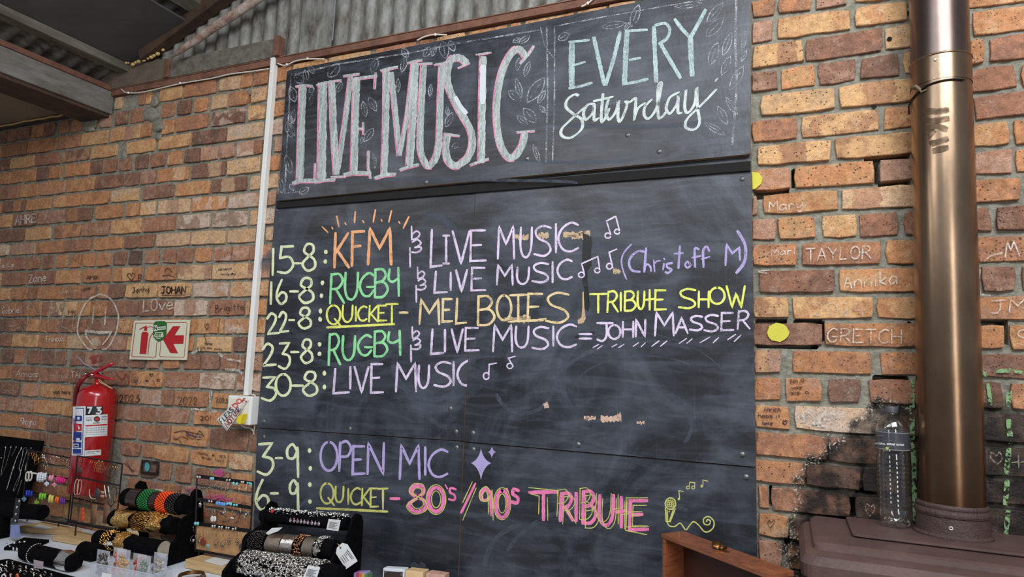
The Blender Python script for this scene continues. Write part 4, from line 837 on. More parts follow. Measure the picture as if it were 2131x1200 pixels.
bd.r([z1(152,312), z1(130,700), z1(108,1140)], 3); bd.r([z1(150,320), z1(500,240), z1(960,170), z1(1310,100), z1(1870,8)], 3); bd.r([z1(108,1140), z1(200,1130)], 2)
bd.r([z2(345,198), z2(352,700), z2(340,1190)], 3.4); bd.r([z2(403,192), z2(402,700), z2(388,1180)], 2.8); bd.r([z2(405,192), z2(740,128), z2(1250,38), z2(1500,0)], 2.2)
bd.r([z2(1738,-60), z2(1730,300), z2(1740,650), z2(1708,1060)], 5); bd.r([z2(300,200), z2(330,330), z2(400,430)], 2, True)
def leaf(z, x, y, ang, l, w, rib=True, lw=2.2):
    a = math.radians(ang); ca, sa_ = math.cos(a), math.sin(a); T = lambda u, v: z(x+u*ca-v*sa_, y+u*sa_+v*ca)
    up = [T(l*t, -w*math.sin(math.pi*t)**.8) for t in [i/8 for i in range(9)]]; dn = [T(l*t, w*math.sin(math.pi*t)**.8) for t in [i/8 for i in range(9)]]
    bd.r(up, lw); bd.r(dn, lw)
    if rib: bd.r([T(l*.2, 0), T(l*.75, 0)], lw*.8)
for a in [(240,370,-145,80,28),(265,355,-105,70,20),(310,310,-120,60,16),(410,335,-50,120,35),(710,300,-65,100,24),(150,400,75,110,28),(150,570,80,90,22),(175,560,100,90,16),(120,650,70,110,22),(175,740,-110,90,14),(150,1000,-105,130,25),(90,1140,-100,110,22),(170,1120,-120,50,14),(210,1140,-30,75,24),
  (280,440,-50,45,16),(285,530,-80,80,13),(470,440,-65,80,18),(920,300,-75,110,20),(925,135,60,75,22),(1075,195,-60,80,22),(1130,190,-70,75,14),(1225,205,-100,120,32),(1285,155,-115,80,22),(895,440,-90,95,14),(1115,470,-85,85,13),(1240,600,-95,60,12),(1225,680,-65,110,22),(1270,825,-35,55,16),(660,780,-55,110,24),(670,610,-100,110,20),(745,570,-120,110,24),(735,965,-95,100,13),(640,790,-80,40,10),
  (1690,90,-20,60,15),(1735,100,-35,90,18),(1750,480,-105,140,20),(1745,500,-140,110,26),(1770,330,-70,110,18),(1720,290,-80,90,16),(1790,510,-55,210,40),(1865,515,-60,100,18),(1790,660,-140,90,20),(1850,650,-130,130,34),(1915,580,-130,60,14)]:
    leaf(z1, *a)
for a in [(745,200,-10,180,26),(920,220,-60,60,14),(965,195,-70,170,30),(1285,50,-8,200,22),(1520,165,-50,190,28),(1515,270,-48,190,36),(1540,480,-70,180,32),(1640,410,-70,180,26),(1630,550,-65,150,26),(1690,660,-60,200,32),(1780,380,-80,150,14),(1775,450,-65,90,14),(430,290,-30,90,28),(1600,780,62,150,28),(1660,715,55,150,22),(1500,900,30,180,22),(1580,600,-50,35,4),(245,1060,70,140,16)]:
    leaf(z2, *a)
bd.end()
# ------------------------------------------------ wiped chalk, scratches, peeled paint, screws
def smears(board, yy, arcs, label='faint wiped chalk arcs'):
    L_ = Layer(board, yy, 'white', label, .24, 'chalk_smear')
    for cx, cy, rx, ry, a0, a1, w in arcs: L_.r([(cx+rx*math.cos(math.radians(a0+(a1-a0)*i/16)), cy+ry*math.sin(math.radians(a0+(a1-a0)*i/16))) for i in range(17)], w)
    L_.mb.build('chalk_smear', chalk('wiped_chalk', S(92, 98, 112), .36, 24, .7, (1, 1, 1)), board, label=label)
smears(B_ML, Y2-.0003, [(640,560,90,55,180,330,20),(800,600,190,120,200,330,7),(900,760,80,70,20,200,12),(940,830,60,60,100,260,9),(720,700,110,60,30,150,10),(900,540,60,90,250,420,14),(600,870,60,30,200,340,16)])
smears(B_MR, Y3-.0003, [(1240,700,180,110,210,350,9),(1340,820,190,110,180,300,8),(1340,820,150,80,190,310,4),(1300,840,230,150,200,330,3),(1090,800,60,60,0,160,8),(1250,560,160,50,180,340,12),(1380,880,60,60,280,400,8),(1230,790,60,80,120,250,12)])
smears(B_BL, Y4-.0003, [(900,1100,300,120,200,260,6),(760,1060,240,140,190,240,8),(870,1120,24,60,60,120,14)])
smears(B_BR, Y4-.0003, [(1300,1200,260,160,200,300,9),(1100,1180,90,90,150,260,10)])
smears(B_TOP, Y1-.0003, [(1300,250,160,14,0,180,9),(900,380,300,6,180,360,6),(1200,330,120,8,0,180,7)])
def chip(board, yy, pts, mt, label):
    p = [on(x, y, 1, yy) for x, y in pts]; n = len(p); c = sum(p, Vector())/n
    MB().add([c]+p, [(0, 1+i, 1+(i+1) % n) for i in range(n)]).build('paint_chip', mt, board, label=label)
def rag(x0, x1, y0, y1, n=12):
    out = []
    for i in range(n): out.append((x0+(x1-x0)*i/(n-1), y0+random.uniform(-.35, .35)*(y1-y0)))
    for i in range(n): out.append((x1-(x1-x0)*i/(n-1), y1+random.uniform(-.35, .35)*(y1-y0)))
    return out
M_CHP = mat('bare_primer', S(214, 180, 160), .9, noise_s=60); M_BLK = mat('black_tape', S(16, 17, 19), .5, noise_s=50)
for r_ in [(1215,1240,866,873),(1250,1288,866,876),(1284,1293,860,875),(1325,1341,876,882)]: chip(B_MR, Y3-.0008, rag(*r_), M_CHP, 'pinkish bare patch where paint has peeled')
chip(B_MR, Y3-.0008, [(1137+8*(1.0 if i % 2 else .6)*math.cos(i*.7), 843+8*(1. if i % 2 else .65)*math.sin(i*.7)) for i in range(9)], M_CHP, 'star-shaped pinkish bare patch')
for r_ in [(1072,1100,489,498),(1120,1142,484,496),(1172,1228,482,492),(1190,1226,488,496),(1276,1292,560,568),(1050,1100,660,667),(1080,1104,658,669)]: chip(B_MR, Y3-.0003, rag(*r_), mat('bare_board', S(196, 170, 140), .9, noise_s=60), 'tan bare patch where paint has peeled')
chip(B_MR, Y3-.0004, [(1213+random.uniform(-2,2)+(3 if y > 600 else 0)+i*0, y) for i, y in enumerate(range(484, 652, 12))]+[(1232-(y-484)*.02*(y < 620)+random.uniform(-2, 2)-(6 if y > 560 else 0), y) for y in range(648, 482, -12)], M_BLK, 'black peeled strip running down the board')
chip(B_MR, Y3-.0009, [(1212,608),(1215,606),(1216,640),(1219,662),(1214,672),(1203,674),(1202,666),(1210,660),(1212,636)], mat('bare_board', S(196, 170, 140)), 'narrow tan strip of bare board')
for x, y in [(1108,610),(1200,700),(1232,692)]: chip(B_MR, Y3-.0004, rag(x-4, x+5, y-2, y+3, 5), M_BLK, 'black nick')
M_SC = mat('grey_screw', S(110, 110, 112), .4, metal=.7)
def screw(board, x, y, yy, r=.0065):
    c = on(x, y, 1, yy); m_ = MB(); m_.lathe([(r*1.5, 0), (r*1.4, .0008), (r, .001), (r*.85, .0028), (r*.3, .003)], c, 12, (0, -1, 0)); m_.build('screw', M_SC, board, smooth=True)
for b_, yy, ps in [(B_ML, Y2, [(549,877),(937,850),(949,898),(728,892),(575,437)]), (B_MR, Y3, [(984,901),(1203,925),(1545,946),(1545,372)]), (B_BL, Y4, [(549,909),(950,931)]), (B_BR, Y4, [(985,935),(1553,993)]), (B_TOP, Y1, [(886,379),(1306,281),(1372,315),(1096,330)])]:
    for x, y in ps: screw(b_, x, y, yy)

# ================================================================ WRITING ON THE BRICKS
YG = -.0115
uw = un(YG)
M_WG = chalk('wall_chalk', S(222, 212, 200), .53, 200, .3); M_WF = chalk('wall_chalk_faint', S(206, 192, 176), .4, 180, .3); M_INK = chalk('wall_marker', S(46, 36, 36), .66, 200, .2); M_INKF = chalk('wall_marker_faint', S(62, 44, 38), .66, 240, .3)
M_GRN = chalk('green_chalk', S(140, 176, 126), .52, 75, .1); M_PNK = chalk('pink_paint', S(206, 84, 150), .6, 150, .3); M_BLU = chalk('blue_ink', S(52, 52, 110), .55, 150, .3); M_YEL = chalk('yellow_paint', S(208, 200, 84), .9, 200, .3); M_WHP = chalk('white_smear', S(214, 206, 196), .42, 90, .2)
def wtext(label, m, items, w=2.2):
    mb = MB()
    for s_, x0, y0, x1, y1, h in items: text_px(mb, s_, x0, y0, x1, y1, h, w, uw)
    mb.build('graffiti', m, wall, label=label)
def wline(label, m, lines, w=2.2, sm=True):
    mb = MB()
    for q in lines: ribbon(mb, smooth(q) if sm and len(q) > 2 else q, w, uw)
    mb.build('graffiti', m, wall, label=label)
tC = lambda y0: (lambda x, y: (1550+x/5, y0+y/5))
wtext('white chalk name Mary on a brick', M_WG, [('Mary', 1600, 440, 1671, 433, 20)], 2.8)
wtext('white chalk name Mari', M_WG, [('Mari', 1605, 532, 1655, 528, 14)], 2.4)
wtext('white chalk name TAYLOR', M_WG, [('TAYLOR', 1678, 543, 1812, 537, 26)], 3)
wtext('white chalk name Annika', M_WG, [('Annika', 1756, 600, 1867, 590, 27)], 3.2)
wtext('faint chalk year 2024', M_WF, [('2024', 1692, 656, 1800, 658, 27)], 2.6)
wtext('white chalk name GRETCH', M_WG, [('GRETCH', 1722, 711, 1876, 714, 28)], 2.8)
wtext('white chalk letters JM', M_WG, [('JM', 2064, 652, 2136, 646, 26)], 3)
wline('white chalk M and scribble right of the pipe', M_WG, [[(2092,534),(2096,504),(2104,520),(2110,502),(2122,532)], [(2048,543),(2062,532),(2086,525)], [(2040,560),(2036,590),(2040,612),(2060,614)]], 3.2, False)
wline('white chalk S at the right edge', M_WG, [[(2136,686),(2122,688),(2120,698),(2138,706),(2136,716),(2118,714)]], 3)
wline('white chalk heart and plus on the soot', M_WF, [[(2075,966),(2062,952),(2064,940),(2073,948),(2080,940),(2085,955),(2075,966)], [(2119,946),(2120,972)], [(2106,962),(2134,960)]], 3)
wline('faint chalk heart behind the bottle', M_WF, [[(1810,1074),(1801,1058),(1804,1048),(1812,1054),(1818,1050),(1820,1060),(1810,1074)]], 1.8)
wline('thin marker heart on a brick left of the stove', M_INKF, [[(1603,1098),(1598,1088),(1601,1082),(1605,1086),(1611,1080),(1611,1088),(1603,1098)]], 1.3)
wtext('small dark marker writing on a brick', M_INK, [('Ben 10', 1644, 797, 1673, 795, 8), ('was', 1647, 809, 1669, 808, 7), ('here', 1644, 820, 1664, 820, 8), ('0', 1676, 819, 1682, 819, 5)], 1.2)
wtext('small blue-black marker writing on a brick', chalk('navy_marker', S(34, 32, 66), .86, 200, .2), [('Anrich', 1590, 856, 1624, 856, 10), ('habs it', 1578, 868, 1624, 870, 9), ('here', 1587, 884, 1608, 884, 9), ('♥', 1629, 884, 1638, 884, 10)], 1.3)
wline('white chalk smear on a brick', M_WG, [[(1579,564),(1600,562)], [(1580,566),(1596,568)]], 3, False)
def blob(label, m, cx, cy, rx, ry, n=18, j=.08):
    p = [(cx+rx*(1+random.uniform(-j, j))*math.cos(2*math.pi*i/n), cy+ry*(1+random.uniform(-j, j))*math.sin(2*math.pi*i/n)) for i in range(n)]
    MB().add([uw(cx, cy)]+[uw(*q) for q in p], [(0, 1+i, 1+(i+1) % n) for i in range(n)]).build('paint_spot', m, wall, label=label)
blob('round yellow paint spot on a dark brick', M_YEL, 1619, 691, 23, 19)
mb = MB(); mb.add([uw(x, y) for x, y in [(1565,357),(1579,359),(1587,370),(1584,382),(1573,392),(1566,394)]], [tuple(range(6))]); mb.build('paint_spot', M_YEL, wall, label='half-round yellow paint spot beside the chalkboard')
wline('green chalk line just left of the pipe', M_GRN, [[(1899,790),(1898,840),(1899,900),(1902,960),(1903,1020),(1905,1085)]], 10, False)
wline('crumbly green chalk line on the soot right of the pipe', M_GRN, [[(2100,806),(2099,846)], [(2099,872),(2103,922)], [(2100,932),(2094,986)], [(2096,998),(2092,1050)], [(2098,1062),(2093,1114)]], 11, False)
wline('green chalk dashes above the soot', M_GRN, [[(2040,772),(2052,780)], [(2076,772),(2104,770),(2128,775)], [(2056,800),(2062,840)]], 8, False)
# left side
t5 = lambda s_: [tuple((x/6, 550+y/6) for x, y in P(s_))][0]
wline('big white chalk smiley face on the left wall', M_WG, [list(t5(s_)) for s_ in ['1240,375 1120,430 1050,520 1000,630 975,740 970,850 1010,940 1100,1050 1150,1060','1240,372 1330,395 1400,450 1450,540 1480,650 1465,780 1440,870 1390,980 1330,1050 1280,1060','1072,830 1080,900 1130,970 1160,1000','1385,850 1340,930 1280,1000']], 3.4)
wline('white chalk eyes and mouth bar of the smiley', M_WG, [list(t5('1175,525 1155,735')), list(t5('1322,530 1308,750'))], 3.2, False)
wline('white chalk mouth bar of the smiley', M_WG, [list(t5('1075,828 1230,850 1385,845'))], 6, False)
blob('white chalk tongue of the smiley', M_WF, 199, 712, 12, 9)
wline('white chalk letters scrawled on the left wall', M_WF, [list(t5(s_)) for s_ in ['120,480 140,410 200,380 260,400','355,470 345,700 325,830','355,465 400,500 450,610','515,470 510,640 500,760','520,468 600,462','640,470 610,660 600,770','640,460 710,455','840,320 820,480 790,650 765,775','765,775 840,800 900,850','930,550 920,650 905,780 950,790','950,468 1045,465','115,772 180,765 235,745','170,830 220,790 260,800 290,840','300,860 340,905 400,890','560,840 590,860','360,760 360,800 400,830','600,810 640,800']], 2.)
wtext('white chalk word Love', M_WG, [('LOve', 298, 648, 360, 642, 24)], 2.6)
wtext('white chalk name AHRE', M_WG, [('AHRE', 32, 468, 75, 462, 18)], 2.6)
wtext('white chalk name Zane', M_WG, [('Zane', 60, 588, 96, 584, 16)], 2.2)
wtext('white chalk name Gabriet', M_WG, [('Gabriet', 5, 652, 46, 650, 13)], 1.8)
wtext('white chalk name Francois', M_WG, [('Francois', 96, 711, 134, 709, 11)], 1.6)
wtext('white chalk names Amos and TALJA', M_WG, [('Amos', 34, 783, 78, 784, 12), ('TALJA', 148, 785, 190, 786, 12), ('eike', 4, 557, 30, 555, 9)], 1.7)
wtext('white chalk name Shayna', M_WG, [('Shayna', 43, 883, 74, 884, 14)], 1.7)
wtext('small chalk scribbles on the left bricks', M_WF, [('anchi', 6, 817, 36, 818, 11), ('Hugo', 106, 786, 138, 788, 12), ('tune', 120, 612, 140, 610, 8), ('lien', 142, 611, 165, 609, 11)], 1.3)
wtext('dark marker name JOHAN underlined', M_INK, [('JOHAN', 336, 610, 386, 610, 14)], 2.6)
wline('marker underline below JOHAN', M_INK, [[(336,614),(388,613)]], 1.2, False)
wtext('dark marker name Jeanhy', M_INK, [('Jenhy', 276, 609, 310, 606, 11)], 1.3)
wtext('small dark marker names on the left bricks', M_INK, [('AMIK', 180, 581, 205, 581, 8), ('Nina', 170, 607, 188, 600, 6), ('Brigitte', 448, 650, 508, 644, 15), ('2022', 371, 842, 411, 843, 17), ('2023', 249, 836, 290, 836, 15), ('2023', 449, 836, 474, 838, 9), ('201', 417, 874, 440, 874, 9), ('was here', 110, 818, 146, 819, 8)], 1.4)
wtext('heart and initials drawn with marker', M_INK, [('I', 250, 584, 255, 584, 14), ('♥', 265, 584, 281, 584, 16), ('R', 287, 584, 295, 582, 12), ('♥', 426, 686, 434, 686, 14), ('♥', 279, 796, 286, 797, 7), ('★', 302, 795, 310, 795, 6), ('★', 325, 794, 334, 794, 8), ('♥', 311, 783, 318, 783, 6), ('MK', 142, 654, 158, 654, 9)], 1.3)
wtext('two lines of tiny marker writing', M_INK, [('Yashar', 424, 716, 442, 717, 5), ('hyperspecies', 420, 724, 462, 728, 5), ('ink marks', 454, 563, 482, 560, 5), ('lovely day', 460, 572, 490, 571, 5), ('many peppers', 412, 944, 470, 952, 6), ('ever last', 420, 953, 466, 962, 6)], .9)
wline('scribbled marker drawings on bricks', M_INKF, [[(343,566),(345,560),(352,558),(357,566)], [(338,574),(350,572),(366,578)], [(362,900),(380,896),(400,900),(425,905)], [(365,915),(378,908),(392,914)], [(380,925),(372,915),(360,912)], [(388,905),(398,912),(420,914)], [(400,900),(406,910),(415,896),(424,908)], [(258,962),(268,972),(280,980)], [(262,958),(276,984)], [(425,695),(430,715)], [(412,722),(412,730),(418,730),(418,722)]], 1.6)
wline('blue marker scribble lower on the wall', M_BLU, [[(386,898),(400,906),(420,909)], [(388,902),(405,909)], [(455,1064),(470,1075),(462,1085),(480,1080)], [(484,1076),(500,1066),(492,1088)], [(386,1018),(395,1024),(388,1032)], [(500,1048),(510,1044),(506,1056)]], 2.4)
blob('pink paint star on the wall above the earring rack', M_PNK, 457, 983, 12, 9, 14, .5)
wline('pink scribble on the wall behind the earring rack', M_PNK, [[(424,1032),(440,1042),(455,1034),(470,1044),(484,1036)], [(428,1040),(450,1030),(478,1042)], [(436,1026),(446,1044)], [(462,1028),(456,1046)], [(390,1014),(402,1020),(408,1010)]], 3)
wline('black marker box with a blue pebble shape', M_INK, [[(296,958),(330,962),(328,986),(294,982),(296,958)]], 5, False)
blob('small turquoise oval painted inside the black box', chalk('turquoise_paint', S(80, 160, 170), .9), 306, 971, 5, 10)
wline('white chalky run around the bricks near the conduit', M_WHP, [[(455,735),(470,745),(500,752)], [(470,768),(500,772),(505,790)], [(440,815),(438,850),(448,857)], [(400,850),(430,853),(450,856)], [(425,780),(470,790)]], 5)
wline('white lime run down the bricks', M_WHP, [[(437,818),(438,860)], [(400,733),(415,728)]], 5, False)
blob('soft white patch on a brick', M_WHP, 489, 688, 12, 8); blob('red scribble of wax on a brick', chalk('red_wax', S(150, 60, 66), .5, 120, .3), 198, 745, 14, 9, 12, .4)
wline('reddish wax scribble by the extinguisher', chalk('red_wax', S(150, 60, 66)), [[(240,775),(255,790),(262,778),(268,795)]], 3)
blob('white lime patch on the pale brick by the bottle', M_WHP, 1700, 868, 42, 20, 18, .2)
for x, y in [(1851,81), (1819,222)]:
    c = on(x, y, 1, -.007); m_ = MB(); m_.torus(c, .0055, .0018, (0, 1, 0), 12, 5); m_.lathe([(.0045, 0), (.004, .0005)], c, 10, (0, -1, 0))
    m_.build('plug_hole', mat('black_hole', S(18, 16, 15), .9), wall, label='small dark drilled hole')

# ================================================================ CONDUIT, SOCKET BOX, PAPER NOTE
ctp, cbt = on(571.5, 122, 1, -.018), on(515, 822, 1, -.018)
cn = MB(); xw = .0135
cn.hexa([(cbt.x-xw, -.030, cbt.z), (cbt.x+xw, -.030, cbt.z), (cbt.x+xw, -.006, cbt.z), (cbt.x-xw, -.006, cbt.z)], [(ctp.x-xw, -.030, ctp.z), (ctp.x+xw, -.030, ctp.z), (ctp.x+xw, -.006, ctp.z), (ctp.x-xw, -.006, ctp.z)])
co = thing('conduit', 'white plastic trunking running down the wall left of the chalkboards', 'conduit', (cbt.x, 0, cbt.z))
cn.build('trunking', M_WPL, co, bevel=.002)
MB().box((ctp.x-xw-.001, -.0305, ctp.z-.004), (ctp.x-.002, -.0295, ctp.z)).build('cover_seam', M_WPL, co)
lid = MB(); lid.hexa([(cbt.x-.001, -.0325, cbt.z), (cbt.x+xw+.001, -.0325, cbt.z), (cbt.x+xw+.001, -.030, cbt.z), (cbt.x-.001, -.030, cbt.z)], [(ctp.x-.001, -.0325, ctp.z), (ctp.x+xw+.001, -.0325, ctp.z), (ctp.x+xw+.001, -.030, ctp.z), (ctp.x-.001, -.030, ctp.z)])
lid.build('cover_strip', M_WPL, co, bevel=.001)
# box: front face corners at depth
sb = thing('socket_box', 'white surface-mounted socket box at the foot of the trunking', 'socket box', (-2.25, 0, 1.35))
bx0, bx1 = on(475, 822, 1, -.058), on(520, 884, 1, -.058)
MB().box((bx0.x, -.058, bx1.z-.002), (bx1.x, -.006, bx0.z)).build('case', M_WPL, sb, bevel=.005)
MB().box((bx0.x+.012, -.0595, bx1.z+.01), (bx1.x-.012, -.0578, bx0.z-.012)).build('face_plate', mat('ivory_plastic', S(226, 222, 206), .5), sb, bevel=.001)
# yellow plug held in the box
yc = on(503, 869, 1, -.075)
yp = MB(); yp.hexa([yc+Vector(v) for v in [(-.022,-.012,-.02),(.004,-.014,-.028),(.012,.012,-.026),(-.02,.016,-.02)]], [yc+Vector(v) for v in [(-.014,-.012,.006),(.016,-.014,.018),(.02,.014,.02),(-.012,.016,.008)]])
tag(yp.build('plug', mat('yellow_plastic', S(232, 206, 44), .35, coat=.3), bevel=.004), 'bright yellow plug in the white socket box', 'plug')
wc = thing('cord', 'thin white cord looping from the socket box down the wall', 'cable', (-2.2, 0, 1.3))
MB().tube([on(x, y, 1, yy) for x, y, yy in [(500,876,-.075),(503,885,-.06),(510,889,-.04),(520,890,-.02),(527,896,-.016),(529,905,-.014)]], .0028, 6).build('lower_cord', M_CAB, wc, smooth=True)
MB().tube([on(x, y, 1, yy) for x, y, yy in [(520,820,-.02),(530,821,-.022),(534,830,-.022),(534,850,-.02),(531,880,-.018),(528,902,-.014)]], .0028, 6).build('side_cord', M_CAB, wc, smooth=True)
# paper note taped over the socket: curled strip with felt-pen lettering
def note_pt(u, v):      # u along the note (0 lower left end, 1 upper right), v across
    A, B_, C_, D_ = (472, 897), (518, 832), (500, 822), (451, 873)    # lower-right, upper-right, upper-left, lower-left
    x = (D_[0]*(1-v)+A[0]*v)*(1-u)+(C_[0]*(1-v)+B_[0]*v)*u; y = (D_[1]*(1-v)+A[1]*v)*(1-u)+(C_[1]*(1-v)+B_[1]*v)*u
    return x, y
def note_w(x, y, lift=0.):
    t = max(0., min(1., (x-452)/66)); return on(x, y, 1, -.066-.035*(1-t)**1.5+.006*math.sin(t*9)-lift)
mb = MB(); n = 14
vs = []
for i in range(n+1):
    u = i/n
    for v in (0, .5, 1):
        x, y = note_pt(u, v); vs.append(note_w(x, y))
mb.add(vs, [(3*i+j, 3*i+j+1, 3*i+j+4, 3*i+j+3) for i in range(n) for j in range(2)])
no = mb.build('paper_note', mat('note_paper', S(214, 210, 202), .6, noise_s=30, noise_a=.05), smooth=True); md = no.modifiers.new('t', 'SOLIDIFY'); md.thickness = .0006
tag(no, 'crumpled paper note with coloured felt-pen words hanging from the white socket box', 'note')
def note_text(s_, u0, u1, v0, v1, mt, w, lab):
    m_ = MB(); nn = len(s_)
    for i, c in enumerate(s_):
        a = u0+(u1-u0)*(i+.08)/nn; b_ = u0+(u1-u0)*(i+.86)/nn
        for st in G[c]:
            pts = [note_pt(a+(b_-a)*p[0], v0+(v1-v0)*p[1]) for p in st]
            ribbon(m_, pts, w, lambda x, y: note_w(x, y, .0015), jit=.03)
    m_.build('lettering', mt, no, label=lab)
F_ = lambda nme, c: mat(nme, c, .8)
note_text('PLEAS', .03, .56, .12, .46, F_('felt_teal', S(44, 70, 76)), 2.1, 'dark teal felt-pen letters PLEAS')
note_text('NOT', .08, .42, .56, .92, F_('felt_red', S(150, 40, 44)), 2.2, 'dark red felt-pen letters NOT')
note_text('DO', .6, .92, .1, .5, F_('felt_orange', S(206, 74, 56)), 2.2, 'red felt-pen letters DO')
note_text('US', .44, .60, .56, .9, F_('felt_maroon', S(96, 36, 50)), 1.7, 'maroon felt-pen letters'); note_text('E', .60, .70, .56, .9, F_('felt_blue', S(52, 44, 100)), 2., 'blue felt-pen letter E')
note_text('♥', .86, 1., .5, .9, F_('felt_red', S(150, 40, 44)), 2.4, 'red felt-pen heart')

# ================================================================ EXTINGUISHER SIGN
def pplate(name, pxs, y0, y1, mt, parent=None, label=None, bevel=0.):
    fr = [on(x, y, 1, y0) for x, y in pxs]; bk = [Vector((p.x, y1, p.z)) for p in fr]
    return MB().hexa(bk, fr).build(name, mt, parent, bevel=bevel, label=label)
M_SGN = mat('glow_sign_plastic', S(214, 212, 188), .5); M_SGR = mat('sign_red', S(178, 26, 30), .45); M_SBK = mat('sign_dark_line', S(70, 20, 24), .5); M_SIN = mat('sign_pale_green', S(190, 196, 170), .5)
s6 = lambda x, y: (260+x/10.907, 650+y/10.907)
sgl = thing('safety_sign', 'cream sign with a red fire extinguisher pictogram', 'sign', on(275, 740, 1, -.01), 'extinguisher location signs')
sgr = thing('safety_sign', 'cream sign with a red arrow pointing left', 'sign', on(350, 740, 1, -.01), 'extinguisher location signs')
pplate('panel', [s6(95,1065), s6(728,1078), s6(775,170), s6(205,182)], -.018, -.011, M_SGN, sgl, bevel=.001)
pplate('panel', [s6(733,1070), s6(1385,1078), s6(1462,165), s6(775,168)], -.019, -.011, M_SGN, sgr, bevel=.001)
us = lambda x, y: on(*s6(x, y), 1, -.0196); us2 = lambda x, y: on(*s6(x, y), 1, -.0199)
def zrib(parent, name, pts, w, mt, u=us, closed=False):
    m_ = MB(); ribbon(m_, pts, w, u, jit=0); m_.build(name, mt, parent)
zrib(sgl, 'border', P('640,238 245,238 150,985 165,1000 680,1008 700,985 722,670'), 12, M_SGR); zrib(sgr, 'border', P('950,225 1390,222 1412,240 1345,1000 1325,1012 805,1002 788,985 812,660'), 12, M_SGR)
MB().poly([us(x, y) for x, y in P('375,470 400,438 500,438 532,475 480,940 330,938')]).build('pictogram', M_SGR, sgl, label='red extinguisher body')
MB().poly([us(x, y) for x, y in P('425,410 430,385 445,375 430,345 345,385 316,390 325,375 420,322 455,315 475,285 492,312 505,340 500,410')]).build('pictogram_valve', M_SGR, sgl)
zrib(sgl, 'pictogram_hose', smooth(P('505,335 560,322 610,325 650,360 655,430 620,480 575,560 550,650 520,950')), 15, M_SGR)
MB().add([us(x, y) for x, y in P('862,612 1090,310 1262,308 1130,515 1342,515 1325,710 1100,710 1205,925 1030,920')], [(0,1,2,3),(0,3,4,5,6),(0,6,7,8)]).build('arrow', M_SGR, sgr, label='red arrow pointing left')
sh = P('655,240 700,200 800,190 900,195 948,240 935,480 900,570 840,630 765,665 700,620 650,560 632,480'.replace('655,240', '652,235'))
frv = [on(*s6(x, y), 1, -.0215) for x, y in sh]; bkv = [Vector((p.x, -.0195, p.z)) for p in frv]
shd = MB().hexa(bkv, frv).build('shield_sticker', mat('shield_green', S(58, 112, 50), .4, noise_s=60, col2=S(34, 80, 34))); tag(shd, 'green shield-shaped club sticker across the join of the two signs', 'sticker')
us3 = lambda x, y: on(*s6(x, y), 1, -.0219); us4 = lambda x, y: on(*s6(x, y), 1, -.0223)
M_SW = mat('sticker_white', S(214, 224, 204), .5)
MB().poly([us3(x, y) for x, y in P('660,290 735,290 735,420 655,425')]).build('letter_panel', M_SW, shd); MB().poly([us3(x, y) for x, y in P('735,330 925,310 922,378 735,402')]).build('name_band', M_SW, shd)
m_ = MB(); glyph(m_, 'N', 672, 722, 315, 395, 16, us4); m_.build('lettering', mat('ink_black', S(24, 26, 24), .6), shd, label='black letter N')
m_ = MB()
for i in range(9): ribbon(m_, [(750+i*19, 372-i*2), (754+i*19, 348-i*2), (762+i*19, 368-i*2)], 7, us4, jit=0)
m_.build('small_print', mat('ink_black', S(24, 26, 24)), shd)
m_ = MB(); text_px(m_, 'CLUB', 675, 555, 870, 552, 70, 18, us4, .3); m_.build('lettering', M_SW, shd, label='white word CLUB')
m_ = MB(); ribbon(m_, [(680,455),(870,455)], 16, us4, jit=0); ribbon(m_, [(715,590),(810,585)], 16, us4, jit=0); m_.build('small_print', M_SW, shd)

# ================================================================ FIRE EXTINGUISHER
EX = on(196, 900, 1, -.098); ex, ey, er = EX.x-.012, -.092, .0835
ztop = on(195, 800, 1, ey-.02).z
fe = thing('fire_extinguisher', 'red fire extinguisher hanging on the brick wall, numbered 7 3', 'fire extinguisher', (ex, ey, ztop-.5))
M_RED = mat('extinguisher_red', S(168, 24, 30), .25, coat=.6)
prof = [(er*.6, -.52), (er, -.50), (er, -.06)]+[(er*math.cos(a*math.pi/16)**.75 if a < 8 else .02, -.06+.062*math.sin(a*math.pi/16)) for a in range(1, 8)]+[(.022, .004), (.02, .03)]
MB().lathe(prof, (ex, ey, ztop), 32).build('cylinder', M_RED, fe, smooth=True)
M_CHR = mat('chrome', S(200, 200, 204), .18, metal=1.)
v = MB(); v.lathe([(.018, .028), (.02, .032), (.02, .044), (.014, .046), (.014, .058)], (ex, ey, ztop), 16); v.tube([(ex, ey-.005, ztop+.045), (ex-.02, ey-.04, ztop+.045)], .008, 8); v.build('valve', M_CHR, fe, smooth=True, label='chrome valve')
g0 = Vector((ex-.03, ey-.035, ztop+.045)); v = MB(); v.lathe([(.004, -.006), (.017, -.006), (.018, .0), (.015, .007), (.002, .008)], g0+Vector((-.008, -.012, 0)), 16, (-.2, -1, .1)); v.build('gauge', M_CHR, fe, smooth=True, label='round pressure gauge')
hd = lambda pts, w: [Vector(p) for p in pts]
yy_ = ey-.02
def exr(pxs): return [on(x, y, 1, yy_) for x, y in pxs]
v = MB(); v.tube(exr([(186,782),(196,776),(208,769),(222,762),(236,756)]), [.013, .012, .010, .009, .006], 8); v.build('lever', M_RED, fe, smooth=True, label='red squeeze lever pointing up')
v = MB(); v.tube(exr([(188,783),(200,781),(215,785),(228,788),(238,789)]), [.013, .011, .009, .007, .004], 8); v.build('carry_handle', M_RED, fe, smooth=True)
v = MB(); v.tube([on(x, y, 1, yy) for x, y, yy in [(185,779,-.13),(176,784,-.16),(168,792,-.17),(162,803,-.16),(158,818,-.14),(156,840,-.11),(154,880,-.09)]], .0105, 8); v.build('hose', mat('dark_red_hose', S(120, 20, 26), .5), fe, smooth=True, label='dark red hose on the left')
